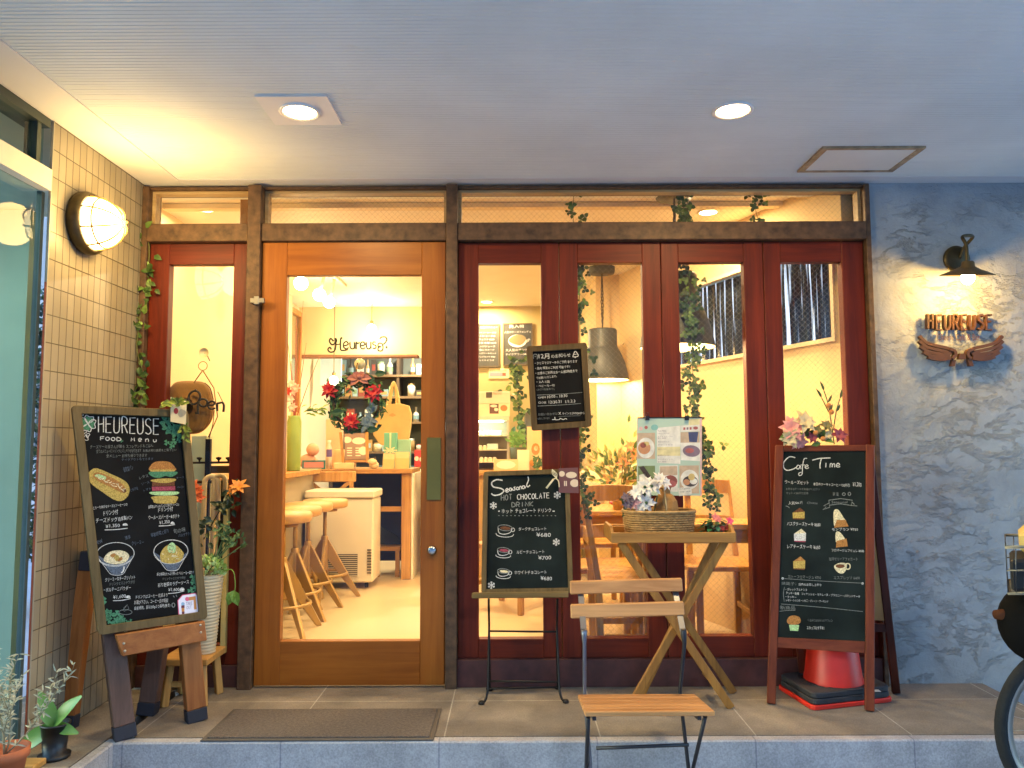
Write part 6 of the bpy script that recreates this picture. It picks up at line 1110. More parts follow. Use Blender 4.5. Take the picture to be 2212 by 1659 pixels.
a = W(486, 1110, -.03); solo(MB().box((a.x, -.05, .16), (a.x + .022, -.024, W(490, 1090, -.03).z)), 'wooden_plank', C('c9b26a', .6), 'cream wooden plank leaning on the narrow window beside the ribbed pot', 'slat')
# ---------------------------------------------------------------- bicycle
bq = -.86; hl = W(2150, 1578, bq); wr_ = hl.z - GZ; bh = Vector((hl.x + wr_, bq, hl.z)); print('BIKE', hl, wr_)
bi = thing('bicycle', 'dark city bicycle with a wire front basket cut off by the right edge', 'bicycle', (2.6, bq, GZ)); m_tyre = M('tyre', '121517', .9, vary=.15, vs=30, bump=.3, bs=90); m_alu3 = M('wheel_alu', 'a9a49a', .3, .8, vary=.1); m_bk = M('bike_black', '17161a', .4, .2)
for hx in (bh.x, bh.x + 1.06):
    c = Vector((hx, bq, bh.z)); wh_ = MB().tube([(c.x + (wr_ - .02) * math.cos(R(j * 6)), bq, c.z + (wr_ - .02) * math.sin(R(j * 6))) for j in range(60)], .0215, 10, close=True).build('wheel', m_tyre, bi)
    mb = MB(); n = 60; pr = [(wr_ - .036, -.014), (wr_ - .036, .014), (wr_ - .058, .009), (wr_ - .058, -.009), (wr_ - .036, -.014)]; mb.lathe(pr, c, 60, (0, 1, 0)); mb.build('rim', m_alu3, wh_); mb = MB(); mb.tube([(c.x, bq - .035, c.z), (c.x, bq + .035, c.z)], .018, 12)
    for k in range(32): a = R(k * 11.25); s = 1 if k % 2 else -1; mb.tube([(c.x + .018 * math.cos(a + .9 * s), bq + .03 * s, c.z + .018 * math.sin(a + .9 * s)), (c.x + (wr_ - .058) * math.cos(a), bq, c.z + (wr_ - .058) * math.sin(a))], .0011, 4)
    mb.build('spokes', m_alu3, wh_)
hd = Vector((2.26, bq, .50)); 
mb = MB()
for s in (-1, 1): mb.tube(smooth([(bh.x, bq + s * .045, bh.z), (bh.x + .07, bq + s * .045, .2), (hd.x - .03, bq + s * .035, .40), (hd.x - .02, bq, .43)], 4), .012, 8)
mb.build('fork', m_bk, bi); MB().tube([(hd.x - .02, bq, .42), (hd.x + .04, bq, .68)], .018, 10).build('head_tube', m_bk, bi); MB().tube(smooth([(hd.x + .04, bq, .68), (hd.x + .05, bq, .76), (hd.x + .08, bq - .12, .80), (hd.x + .2, bq - .27, .78), (hd.x + .32, bq - .29, .77)], 4), .011, 8).build('handlebar', m_alu3, bi); MB().tube(smooth([(hd.x + .05, bq, .76), (hd.x + .08, bq + .12, .80), (hd.x + .2, bq + .27, .78), (hd.x + .32, bq + .29, .77)], 4), .011, 8).build('handlebar', m_alu3, bi)
MB().tube(smooth([(hd.x, bq, .46), (2.5, bq, .2), (2.62, bq, .1)], 4), .018, 8).build('down_tube', m_bk, bi); MB().tube([(2.62, bq, .1), (2.72, bq, .52)], .016, 8).build('seat_tube', m_bk, bi); MB().tube([(2.62, bq, .1), (bh.x + 1.06, bq, bh.z)], .011, 8).build('chain_stay', m_bk, bi)
MB().lathe([(.0001, 0), (.07, .0), (.1, .03), (.06, .06), (.0001, .065)], (2.75, bq, .54), 18).build('saddle', m_bk, bi)
MB().tube([(bh.x + (wr_ + .018) * math.cos(R(a)), bq, bh.z + (wr_ + .018) * math.sin(R(a))) for a in range(20, 128, 6)], [.02] * 18, 8).build('mudguard', m_bk, bi)
# basket: open wire box
B0, B1 = W(2178, 1282, bq - .13), W(2192, 1180, bq - .15); SK = lambda mb: [setattr(v, 'x', v.x + .63 * (v.y - bq + .13)) for v in mb.v]; mb = MB(); zb0_, zb1_ = B0.z, B1.z; xa, xb = B0.x, B1.x
def ring(z, x0, x1, h, r): mb.tube([(x0, bq - h, z), (x1, bq - h, z), (x1, bq + h, z), (x0, bq + h, z)], r, 6, close=True)
ring(zb1_, xa + .0, xa + .40, .17, .006); ring(zb0_, xa - .0, xa + .33, .13, .0055); ring((zb0_ + zb1_) / 2, xa, xa + .365, .15, .003)
for k in range(13):
    t = k / 12; mb.tube([(xa + .33 * t, bq - .13, zb0_), (xa + .40 * t, bq - .17, zb1_)], .0022, 5); mb.tube([(xa + .33 * t, bq + .13, zb0_), (xa + .40 * t, bq + .17, zb1_)], .0022, 5); mb.tube([(xa, bq - .13 + .26 * t, zb0_), (xa, bq - .17 + .34 * t, zb1_)], .0022, 5); mb.tube([(xa, bq - .13 + .26 * t, zb0_), (xa + .33, bq - .13 + .26 * t, zb0_)], .0022, 5)
mb2 = MB().box((xa + .012, bq - .12, zb0_ + .004), (xa + .32, bq + .12, zb1_ - .05)); SK(mb2); SK(mb); mb2.build('liner', C('1b1a1a', .8), bi, .01)
mb.build('basket', M('basket_chrome', '6a655c', .3, .85, vary=.15), bi)
MB().ball((xa + .19, bq, zb0_ - .13), .15, 14, (.95, .7, .95)).build('front_carrier', C('0d0c0b', .9, spec=.1), bi); MB().lathe([(.0001, 0), (.016, .0), (.02, .03), (.014, .05), (.0001, .075)], (xa + .03, bq, zb0_ - .10), 18, (1, 0, 0)).build('headlight', C('4a2c1c', .8, spec=.1), bi)
yb_ = MB().box((xa + .05, bq - .12, zb1_ - .048), (xa + .32, bq + .11, zb1_ + .06)); SK(yb_); solo(yb_, 'yellow_bag', C('c9ab5a', .6, vary=.2), 'yellowish bag lying in the bicycle basket', 'bag', None, .03)
# tree standing beyond the glass corner on the far left
tr = thing('street_tree', 'dark leafy tree seen through the glass at the far left edge', 'tree', (-4.3, 2.6, GZ)); MB().tube([(-4.3, 2.6, GZ), (-4.28, 2.6, .5), (-4.32, 2.62, 1.2), (-4.3, 2.6, 1.9)], [.07, .06, .045, .02], 10).build('trunk', C('3a2f26', .9), tr); mb = MB()
for k in range(3800):
    h = rng.uniform(.2, 2.5); r = .8 * math.sin(math.pi * min(1, (h + .2) / 2.9)) ** .6; a = rng.uniform(0, 6.28); q = r * rng.random() ** .4; mb.m = rng.randrange(2); mb.leaf((-4.3 + q * math.cos(a), 2.6 + q * math.sin(a), h), (rng.uniform(-1, 1), rng.uniform(-1, 1), rng.uniform(-.8, .5)), (rng.uniform(-1, 1), -.6, 1), rng.uniform(.06, .11), .05)
mb.build('crown', [C('2c3f30', .6, vary=.3), C('3f5a3c', .6, vary=.3)], tr)
# ================================================================ THINGS INSIDE THE CAFE
rng = random.Random(23)
# pendant lamps over the tables
m_shade = M('pendant_grey', '45443a', .5, .3, vary=.08); m_pin = M('pendant_inner', 'efe0b8', .5, vary=.03); m_pglow = emit('pendant_bulb', (1, .74, .36), 22)
def pendant(label, x, y, zr):
    t = thing('pendant_lamp', label, 'pendant lamp', (x, y, zr), 'grey pendant lamps over the tables'); s = .195
    o = [(s * 1.0, 0), (s * 1.0, .006), (s * .95, .06), (s * .86, .13), (s * .72, .20), (s * .60, .245), (s * .56, .26), (s * .56, .38), (s * .53, .39), (.0001, .392)]
    MB().lathe(o, (x, y, zr), 40).build('shade', m_shade, t); MB().lathe([(s * .985, .004), (s * .93, .06), (s * .84, .13), (s * .70, .20), (s * .5, .24), (.0001, .245)], (x, y, zr), 40).build('inner_lining', m_pin, t)
    MB().ball((x, y, zr + .11), .04, 12).build('bulb', m_pglow, t); zc = ZI
    MB().lathe([(.0001, -.05), (.095, -.05), (.1, -.03), (.1, 0)], (x, y, zc), 28).build('ceiling_cup', m_shade, t)
    mb = MB(); z0, z1 = zr + .39, zc - .05
    for w in range(3): ph = w * 2.1; mb.tube([(x + .011 * math.sin(ph + k * 1.3) * math.sin(math.pi * k / 14), y + .01 * math.cos(ph + k * 1.1) * math.sin(math.pi * k / 14), z0 + (z1 - z0) * k / 14) for k in range(15)], .0042, 5)
    mb.build('cord', C('4a3a22', .6), t); light('POINT', 'pendant_light', (x, y, zr + .03), 11, (1, .70, .36), t, .05)
pendant('grey bell pendant lamp on a twisted cord in front of the cream pier', W(1303, 820, 2.1).x, 2.1, W(1303, 822, 2.1).z)
pendant('grey bell pendant lamp half hidden by the frame before the ribbed window', W(1463, 752, .30).x, .30, W(1463, 752, .30).z)
light_ = None
# ivy garlands close behind the glass
def gar(pxs, Y, n, label): ivy([W(*p, Y + rng.uniform(-.01, .01)) for p in pxs], n, .038, 'ivy_garland', label, 'ivy garlands hanging behind the folding panels', .026, True, r=.0018)
gar([(1240, 408), (1238, 470), (1246, 560), (1252, 640), (1250, 720), (1258, 850), (1250, 960), (1256, 1030), (1262, 1110)], .10, 150, 'ivy garland hanging at the left edge of the second folding panel')
gar([(1484, 408), (1486, 470), (1486, 560), (1490, 640), (1494, 700), (1496, 790), (1500, 870), (1505, 930), (1520, 960), (1528, 1020), (1536, 1090)], .10, 250, 'long ivy garland hanging down the third folding panel past the poster')
gar([(1634, 408), (1632, 450), (1640, 490), (1640, 560), (1646, 640)], .10, 46, 'short ivy garland behind the post between the last two panels')
# dining tables and chairs
def table(label, x0, x1, y0, y1, z=.72):
    t = thing('dining_table', label, 'table', ((x0 + x1) / 2, (y0 + y1) / 2, 0), 'wooden dining tables'); MB().box((x0, y0, z - .03), (x1, y1, z)).build('table_top', m_oak, t, .004); MB().box((x0 + .04, y0 + .04, z - .1), (x1 - .04, y1 - .04, z - .031)).build('apron', m_oak, t)
    for x in (x0 + .03, x1 - .075):
        for y in (y0 + .03, y1 - .075): MB().box((x, y, 0), (x + .045, y + .045, z - .031)).build('leg', m_oakz, t, .003)
table('wooden dining table behind the second folding panel carrying flowers', .25, .80, .95, 1.5); table('wooden dining table close behind the third folding panel', .66, 1.36, .18, .50)
ch = box_chair('wooden_chair', 'wooden chair with its raked back against the left of the tray table, inside', 'wooden dining chairs', .45, .90); ch.location = (.62, .33, 0); ch.rotation_euler = (0, 0, R(-90))
def pc(x, y, rz, label): return dup(ch, (x, y, 0), R(rz), label)
pc(1.16, .78, 180, 'wooden chair with curved back slats behind the poster table on the right'); pc(.88, .86, 175, 'wooden chair partly hidden by the food poster and ivy'); pc(.50, .72, 4, 'wooden chair with its back to the street in the second panel'); pc(.56, 1.78, 182, 'wooden chair far behind the flower table facing the street'); pc(-.02, 1.7, 150, 'wooden chair seen under the hot chocolate board')
# flowers and cushions in the second and third panels
fa = thing('flower_arrangement', 'tall arrangement of yellow-green foliage and an orange lily on the dining table', 'flowers', (W(1345, 1095, 1.0).x, 1.05, .72)); fx = fa.location.x; MB().lathe([(.0001, 0), (.05, 0), (.06, .08), (.045, .11), (.04, .1), (.0001, .095)], (fx, 1.05, .72), 20).build('vase', C('b58a4a', .5), fa); mb = MB(); pt = MB()
for k in range(190): d = Vector((rng.gauss(0, .5), rng.gauss(0, .4), abs(rng.gauss(.6, .45)))); p = Vector((fx, 1.05, .82)) + d * .2; mb.m = rng.randrange(4); mb.leaf(p, d + Vector((rng.uniform(-.5, .5), -.3, rng.uniform(-.3, .3))), (0, -1, .4), .055, .026)
for px, py in ((1362, 965), (1370, 985), (1345, 1000)): p = W(px, py, 1.0); mb.tube([(fx, 1.05, .83), p], .003, 5); flower(pt, p, .05, 6, (.1, -1, .5), .45)
mb.build('foliage', [C('7f8f3a', .6, vary=.3), C('a5a24c', .6, vary=.3), C('5f7a34', .6, vary=.3), C('c9bb6a', .6, vary=.3)], fa); pt.build('petals', C('d08a4a', .6), fa)
mb = MB(); a = W(1335, 1086, 1.2); mb.ball(a, .05, 10, (1.1, .7, .35)); solo(mb, 'pink_pouch', C('cf4f5c', .6), 'small pink pouch lying on the flower table', 'pouch')
mb = MB(); a = W(1268, 1068, 1.65); mb.ball(a, .17, 14, (.75, .45, 1)); solo(mb, 'cream_cushion', C('dcc79c', .9), 'cream rounded cushion propped on a chair at the left of the second panel', 'cushion')
mb = MB(); a = W(1383, 1035, 1.35); fr = Fr(a, (1, 0, .5), (-.5, 0, 1))
for k in range(9): mb.m = k % 2; mb.prism(fr, [(-.10, -.10 + k * .022), (.10, -.10 + k * .022), (.10, -.078 + k * .022), (-.10, -.078 + k * .022)], -.03, .03)
solo(mb, 'striped_cushion', [C('d9c39a', .9), C('4a3c2a', .9)], 'tilted cream and black striped cushion half behind the food poster', 'cushion')
# light string on the pier
mb = MB(); mb.tube(smooth([W(1345, 745, 2.3), W(1365, 720, 2.3), W(1385, 690, 2.3), W(1400, 660, 2.3)], 4), .003, 5); solo(mb, 'light_string', C('8a7444', .6), 'thin string of tiny lights slung up the cream pier', 'light string')
# ---------------------------------------------------------------- back wall behind the first folding panel
Yw = 3.745
c5p = crop(1550, 800, 2300, 1382)
def wallboard(label, pts, lines):
    fr = XZ(Yw - .012); t = thing('chalk_menu', label, 'chalkboard', tuple(W(*c5p(*pts[0]), Yw))); q = [fr.px(*c5p(*p)) for p in pts]; mb = MB(); mb.prism(fr, q, -.01, .0); mb.build('slate', C('3b3a32', .7, vary=.25), t); mb = MB(); ringframe(mb, fr, [Vector(p) for p in q], inset(fr, q, .012), -.01, .006); mb.build('frame', C('55492f', .6), t); mb = MB()
    for s, x0, y0, x1, y1, h in lines: write(mb, fr, s, c5p(x0, y0), c5p(x1, y1), h * .34, .002)
    return t, mb, fr
t, mb, fr = wallboard('dark chalk menu of dense writing, left one of two on the olive back wall', ((95, 855), (312, 853), (310, 580), (95, 582)), [('本日のメニュー', 190, 610, 300, 608, 16)] + [(s, 150 + 8 * (i % 4), 640 + i * 22, 290 - 6 * (i % 3), 640 + i * 22, 11) for i, s in enumerate(('ブレンドコーヒー ¥500', 'アイスコーヒー ¥550', 'カフェラテ ¥600', '紅茶 各種 ¥600', 'オレンジジュース', '自家製レモネード', 'チーズケーキセット', 'サンドセット ¥980', 'ごゆっくりどうぞ'))]); mb.build('chalk_lettering', ck_w, t)
t, mb, fr = wallboard('dark chalk sign with a bowl drawing, right one of two on the olive back wall', ((334, 845), (522, 842), (520, 575), (332, 577)), [('再入荷', 372, 610, 468, 604, 26), ('人気のチーズフォンデュ', 342, 640, 510, 636, 14), ('大人気のサンド', 350, 756, 490, 752, 18), ('テイクアウトOK', 350, 780, 484, 778, 13), ('数量限定', 484, 700, 508, 680, 14)]); fill(mb, fr, c5p, ell(425, 688, 58, 40), .002); mb.build('chalk_lettering', ck_w, t); mb = MB(); fill(mb, fr, c5p, [(370, 690), (400, 655), (450, 650), (480, 675), (440, 715)], .004); mb.build('bowl_drawing', C('7a6a44', .8), t)
fr = XZ(Yw - .004); mb = MB(); mb.prism(fr, [fr.px(*c5p(*p)) for p in ((242, 925), (374, 925), (372, 862), (244, 862))], -.002, 0); mb.m = 1; fill(mb, fr, c5p, [(250, 888), (354, 888), (354, 912), (250, 912)], .001, False); mb.m = 2; fill(mb, fr, c5p, [(330, 890), (350, 890), (350, 908), (330, 908)], .0015, False); write(mb, fr, 'キャッシュレス決済', c5p(248, 884), c5p(356, 882), 4, .0015); solo(mb, 'payment_notice', [C('e0cf9c', .6), C('8a8a92', .6), C('a3562e', .6)], 'small white notice under the two chalk menus on the back wall', 'notice')
c7 = crop(1640, 1250, 1900, 1078)
sct = thing('service_counter', 'wooden service counter below the cake display case', 'counter', (-.1, 3.1, 0)); MB().box((-.72, 2.86, .86), (.6, 3.5, .90)).build('counter_top', m_oak, sct, .004); MB().box((-.7, 2.9, 0), (.58, 3.46, .859)).build('front_panel', C('a9854a', .6), sct)
# display case
dx0, dx1 = W(990, 950, 3.05).x, W(*c7(466, 1000), 3.05).x; dz0, dz1 = .901, W(*c7(300, 752), 3.05).z; dc = thing('display_case', 'glass cake display case with lit top shelf on the service counter', 'display case', ((dx0 + dx1) / 2, 3.2, .9))
for x in (dx0, dx1 - .02):
    for y in (3.02, 3.36): MB().box((x, y, dz0), (x + .02, y + .02, dz1 - .04)).build('post', C('c9c0a0', .4, metal=.3), dc)
MB().box((dx0, 3.01, dz1 - .04), (dx1, 3.39, dz1)).build('canopy', C('d9d2b0', .4), dc); MB().box((dx0 + .02, 3.03, dz1 - .052), (dx1 - .05, 3.06, dz1 - .041)).build('tube_light', emit('case_light', (.8, 1, .9), 9), dc); MB().box((dx0 + .021, 3.375, dz0), (dx1 - .021, 3.379, dz1 - .041)).build('back_panel', C('9a9478', .5), dc); light('POINT', 'case_lamp', ((dx0 + dx1) / 2, 3.1, dz1 - .09), 2.5, (.85, 1, .92), dc, .05)
zsv = [W(*c7(300, y), 3.1).z for y in (1030, 1230, 1400)]
for z in zsv: MB().box((dx0 + .021, 3.03, z - .008), (dx1 - .021, 3.37, z)).build('shelf', C('e4dcb4', .3), dc)
k = 0
for zi, z in enumerate(zsv):
    for j in range(4):
        x = W(*c7(40 + j * 62 + 15 * zi, 1000), 3.1).x; mb = MB()
        if zi == 1 and j > 1: continue
        if zi == 0 and j == 3: continue
        fr = Fr((x, 3.1, z + .0005), (1, 0, 0), (0, 1, 0)); mb.prism(fr, [(-.016, -.035), (.016, -.035), (.022, .03), (-.022, .03)], 0, .024); mb.m = 1; mb.ball((x, 3.09, z + .028), .017, 8, (1, 1, .6)); solo(mb, 'cake_slice', [C('e6d9a8', .6), C('efe6cf', .6)], 'small cream-topped cake on a shelf of the lit display case', 'cake', 'cakes in the display case')
a, b = W(*c7(150, 1222), 3.1), W(*c7(305, 1140), 3.1); solo(MB().box((a.x, 3.08, zsv[1] + .0005), (b.x, 3.16, zsv[1] + .0005 + (b.z - a.z))), 'cake_box', C('cfe0d0', .5), 'pale green cake box on the middle shelf of the display case', 'box', None, .004)
a, b = W(*c7(200, 1010), 3.1), W(*c7(355, 940), 3.1); solo(MB().box((a.x, 3.09, zsv[0] + .0005), (b.x, 3.17, zsv[0] + .0005 + (b.z - a.z))), 'cake_box', C('8fc0d6', .5), 'light blue cake box on the top shelf of the display case', 'box', None, .004)
for i, (q, hx, lb) in enumerate((((20, 745, 475, 560), 'ecdcae', 'wide cream carton with photo prints on top of the display case'), ((20, 548, 478, 370), 'e6d8b4', 'pale carton with lettering stacked above the photo carton'))):
    a, b = W(*c7(q[0], q[1]), 3.1), W(*c7(q[2], q[3]), 3.1); t = thing('carton', lb, 'carton', ((a.x + b.x) / 2, 3.15, dz1)); z0 = dz1 + .0005 if i == 0 else zt2; z1 = z0 + (b.z - a.z) * .97; zt2 = z1 + .0005; MB().box((a.x, 3.1, z0), (b.x, 3.24, z1)).build('box', C(hx, .6), t, .003); fr = XZ(3.099); mb = MB()
    if i == 0:
        fill(mb, fr, c7, [(185, 720), (315, 720), (315, 580), (185, 580)], .001, False); mb.m = 1; fill(mb, fr, c7, ell(245, 610, 50, 20), .0015); fill(mb, fr, c7, ell(280, 660, 30, 24), .0015); mb.m = 2; fill(mb, fr, c7, ell(390, 640, 50, 44), .001); mb.build('photo_prints', [C('6b4a34', .5), C('e9dfc0', .5), C('d9823c', .5)], t)
    else:
        fill(mb, fr, c7, [(135, 495), (220, 492), (222, 410), (135, 412)], .001, False); mb.m = 1; write(mb, fr, 'SWEETS', c7(240, 420), c7(360, 405), 4, .001); write(mb, fr, 'TAKE OUT', c7(240, 450), c7(360, 448), 4, .001); mb.build('photo_prints', [C('5a5030', .5), C('6a6450', .5)], t)
ivy([W(*c7(600, -40), 3.3), W(*c7(580, 200), 3.3), W(*c7(570, 450), 3.3), W(*c7(590, 640), 3.3), W(*c7(620, 900), 3.3), W(*c7(650, 1080), 3.3)], 120, .06, 'hanging_ivy', 'green ivy hanging beside the display case under the chalk sign', None, .045)
mb = MB(); 
for k in range(90): p = W(*c7(570 + rng.gauss(0, 50), 1100 + rng.gauss(0, 50)), 3.0); mb.leaf(p, (rng.uniform(-1, 1), -.3, rng.uniform(-.3, 1)), (0, -1, .4), .045, .025)
t = thing('counter_plant', 'bright green bushy plant in a dark pot next to the display case', 'plant', tuple(W(*c7(590, 1340), 3.0))); mb.build('foliage', C('6f9a3c', .6, vary=.3), t); a = W(*c7(590, 1200), 3.02); MB().lathe([(.0001, 0), (.06, 0), (.075, a.z - .9), (.0001, a.z - .9)], (a.x, 3.02, .9005), 18).build('pot', C('4a5030', .6), t)
def card(name, label, cat, x0, y0, x1, y1, Y, hx, prints=(), z0=.9005, tilt=.03, bor=None):
    a, b = W(*c7(x0, y0), Y), W(*c7(x1, y1), Y); t = thing(name, label, cat, ((a.x + b.x) / 2, Y, z0)); fr = Fr(((a.x + b.x) / 2, Y, z0), (1, 0, 0), (0, tilt, 1)); h = b.z - z0; w = (b.x - a.x) / 2; MB().prism(fr, [(-w, 0), (w, 0), (w, h), (-w, h)], -.004, 0).build('card', C(hx, .6), t)
    mb = MB(); ms = []
    for i, (px, py, rx, ry, c) in enumerate(prints): mb.m = i; ms.append(C(c, .6)); mb.poly(fr, [(px * w + rx * w * math.cos(R(q * 30)), py * h + ry * h * math.sin(R(q * 30))) for q in range(12)], .001)
    if ms: mb.build('print', ms, t)
card('standing_poster', 'tall cream poster with an orange dish print on the service counter', 'poster', 722, 1500, 922, 905, 2.95, 'ecc08a', ((.2, .48, .6, .14, 'd0803e'), (.25, .5, .3, .06, 'e6cda0'), (-.3, .16, .4, .08, 'd9963c')))
card('table_card', 'small pale standing card between the plant and the tall poster', 'card', 582, 1450, 752, 1235, 2.92, 'eed6ae')
card('counter_sign', 'wide framed pale sign at the front of the service counter', 'sign', 245, 1530, 592, 1370, 2.89, 'e8bd88', ((0, .5, .8, .38, 'f0dcbc'),))
mb = MB()
for k in range(50): mb.leaf(W(*c7(870 + rng.gauss(0, 25), 1440 + rng.gauss(0, 45)), 2.88), (rng.uniform(-1, 1), -.3, rng.uniform(-.3, 1)), (0, -1, .4), .04, .022)
solo(mb, 'green_sprig', C('4f6f34', .6, vary=.3), 'dark green sprig in front of the tall cream poster', 'plant')
a = W(*c7(730, 880), 3.5); b = W(*c7(790, 690), 3.5); solo(MB().box((a.x - .03, 3.5, .9005), (b.x + .06, 3.6, b.z)), 'grey_speaker', C('6a6a58', .6), 'grey box-shaped speaker behind the hanging notice board', 'speaker', None, .01)
# ---------------------------------------------------------------- things on the bar counter (through the door glass)
c4 = crop(960, 1400, 1500, 2212); zb_ = .9185
def bx(name, label, cat, x0, y0, x1, y1, Y, hx, dep=.06, z0=zb_, bev=.004, ret=False, mat=None):
    a, b = W(*c4(x0, y0), Y), W(*c4(x1, y1), Y); mb = MB().box((a.x, Y, z0), (b.x, Y + dep, max(b.z, z0 + .01))); 
    return (mb, a, b) if ret else solo(mb, name, mat or C(hx, .6), label, cat, None, bev)
Yc = 2.9
a = W(634, 1010, 2.2); vs_ = thing('green_vase', 'tall pale green cylindrical vase of red twigs on the side counter', 'vase', (a.x, 2.2, .9255)); hv = W(634, 898, 2.2).z - .9255; MB().lathe([(.0001, 0), (.048, 0), (.052, .01), (.054, hv * .9), (.046, hv * .96), (.05, hv), (.044, hv), (.0001, hv * .9)], (a.x, 2.2, .9255), 28).build('vase', M('vase_green', '8ba34c', .35, vary=.06), vs_)
mb = MB(); lf_ = MB(); pt = MB()
for ex, ey in ((628, 780), (640, 690), (655, 650), (662, 740), (690, 770), (620, 720)): P = smooth([Vector((a.x, 2.2, .95 + hv * .8)), W((634 + ex) / 2 + 2, (900 + ey) / 2, 2.2), W(ex, ey, 2.2)], 4); mb.tube(P, [.004 - .0025 * k / (len(P) - 1) for k in range(len(P))], 5)
mb.build('twigs', C('a05030', .7), vs_)
for k in range(24): lf_.leaf(W(672 + rng.uniform(-22, 26), 888 + rng.uniform(-8, 8), 2.18), (rng.uniform(.2, 1), -.3, rng.uniform(-.3, .5)), (0, -.6, 1), .06, .035)
lf_.build('leaves', C('7f9a38', .6, vary=.3), vs_)
for px, py, mi in ((630, 830, 0), (634, 846, 0), (626, 862, 0), (640, 838, 0), (632, 880, 0), (622, 845, 1)): pt.m = mi; flower(pt, W(px, py, 2.15), .04, 6, (rng.uniform(-.3, .3), -1, .3), .7, 2)
pt.build('blooms', [C('e3b3a0', .6), C('c23a34', .6)], vs_)
ea = thing('card_easel', 'small wooden tabletop easel holding a menu card of white plates below the wreath', 'easel', tuple(W(*c4(1080, 780), Yc)));
fr = Fr(W(*c4(1080, 770), Yc), (1, 0, 0), (0, .12, 1)); q = lambda *pts: [fr.px(*c4(*p)) for p in pts]
MB().prism(fr, q((930, 745), (1230, 735), (1215, 370), (920, 380)), -.004, 0).build('menu_card', C('9a7f68', .5), ea); mb = MB(); 
for x, y, rx, ry in ((960, 465, 65, 45), (1125, 480, 95, 48), (1190, 620, 70, 60)): fill(mb, fr, c4, [(min(max(p, 926), 1222), r) for p, r in ell(x, y, rx, ry, 16)], .001, False)
for x in (960, 1080):
    for y in (575, 610, 640, 680): fill(mb, fr, c4, [(x, y), (x + 70, y), (x + 70, y + 14), (x, y + 14)], .001, False)
mb.build('plate_prints', C('efe2c4', .5), ea)
for x0, x1 in ((870, 910), (1290, 1250)): MB().bar(fr.at(*fr.px(*c4(x1, 790)), .004), fr.at(*fr.px(*c4(x0 if x0 < 1000 else 1240, 360)), .004), .024, .012, (0, 1, 0)).build('easel_leg', m_oakz, ea)
MB().prism(fr, q((940, 785), (1245, 780), (1245, 748), (940, 752)), -.006, .018).build('ledge', m_oak, ea); MB().bar(fr.at(*fr.px(*c4(1065, 850)), .004), fr.at(*fr.px(*c4(1075, 780)), .004), .012, .012, (0, 1, 0)).build('peg', m_oakz, ea)
# tote bag
fr = XZ(3.35); cr = crop(850, 800, 1600, 1382); tb = thing('tote_bag', 'cream canvas tote bag hanging on long handles right of the wreath', 'bag', tuple(W(850, 900, 3.35))); pts = [(835, 1105), (1030, 1100), (1032, 1290), (1000, 1320), (865, 1350), (820, 1310), (800, 1270), (815, 1200)]
mb = MB(); mb.prism(fr, [(v.x, v.y) for v in smooth([Vector((*fr.px(*cr(*p)), 0)) for p in pts], 3, True)], -.02, .02); mb.build('body', C('c4a76c', .9, vary=.12), tb, .006)
for xa, xm, xb in ((888, 930, 968), (905, 932, 950)): mb = MB(); P = smooth([fr.at(*fr.px(*cr(xa, 1105))), fr.at(*fr.px(*cr((xa + xm) / 2, 1010))), fr.at(*fr.px(*cr(xm, 950))), fr.at(*fr.px(*cr((xb + xm) / 2 + 4, 1010))), fr.at(*fr.px(*cr(xb, 1105)))], 5); mb.tube(P, .012, 6); mb.build('handle', C('d3b378', .9), tb)
mb = MB(); fill(mb, fr, cr, [(900, 1160), (925, 1145), (950, 1160), (925, 1170)], .0225, False); mb.build('print', C('b98f58', .8), tb)
# gifts, envelopes, bag, figurine, bottle, frame, plush
def gift(label, x0, y0, x1, y1, Y, hx, rib, z0): 
    a, b = W(*c4(x0, y0), Y), W(*c4(x1, y1), Y); t = thing('gift_box', label, 'gift', ((a.x + b.x) / 2, Y + .03, z0)); MB().box((a.x, Y, z0), (b.x, Y + .06, b.z)).build('box', C(hx, .5), t, .002)
    if rib: mx = (a.x + b.x) / 2; mz = (z0 + b.z) / 2; mb = MB(); mb.box((mx - .006, Y - .001, z0 + .001), (mx + .006, Y + .061, b.z + .001)); mb.box((a.x - .001, Y - .002, mz - .006), (b.x + .001, Y + .062, mz + .006)); [mb.leaf((mx, Y - .004, mz), d, (0, -1, 0), .05, .02) for d in ((1, -.2, .7), (-1, -.2, .7), (1, -.2, -.5), (-1, -.2, -.5))]; mb.build('ribbon', C('e6dfae', .5), t)
gift('teal gift box with cream ribbon propped on the bar counter', 1480, 640, 1660, 365, 3.05, '6fb59c', True, zb_); gift('plain mint gift box beside the ribboned teal one', 1668, 640, 1850, 460, 3.08, '95c4a8', False, zb_)
for i, (q, lb) in enumerate((((1460, 840, 1622, 655), 'left one of two tan paper envelopes leaning on the gifts'), ((1630, 840, 1830, 632), 'right and larger one of two tan paper envelopes leaning on the gifts'))):
    a, b = W(*c4(q[0], q[1]), Yc + .03 * i), W(*c4(q[2], q[3]), Yc + .03 * i); fr = Fr((a.x, Yc + .03 * i, zb_), (1, 0, -.02), (0, .2, 1)); w, h = b.x - a.x, b.z - zb_; mb = MB(); mb.prism(fr, [(0, 0), (w, 0), (w, h), (0, h)], 0, .006); mb.m = 1; mb.prism(fr, [(.002, h * .62), (w - .002, h * .62), (w - .002, h - .001), (.002, h - .001)], .006, .0075); solo(mb, 'paper_envelope', [C('d9b06a', .7), C('e0bf84', .7)], lb, 'envelope', 'tan envelopes on the bar counter')
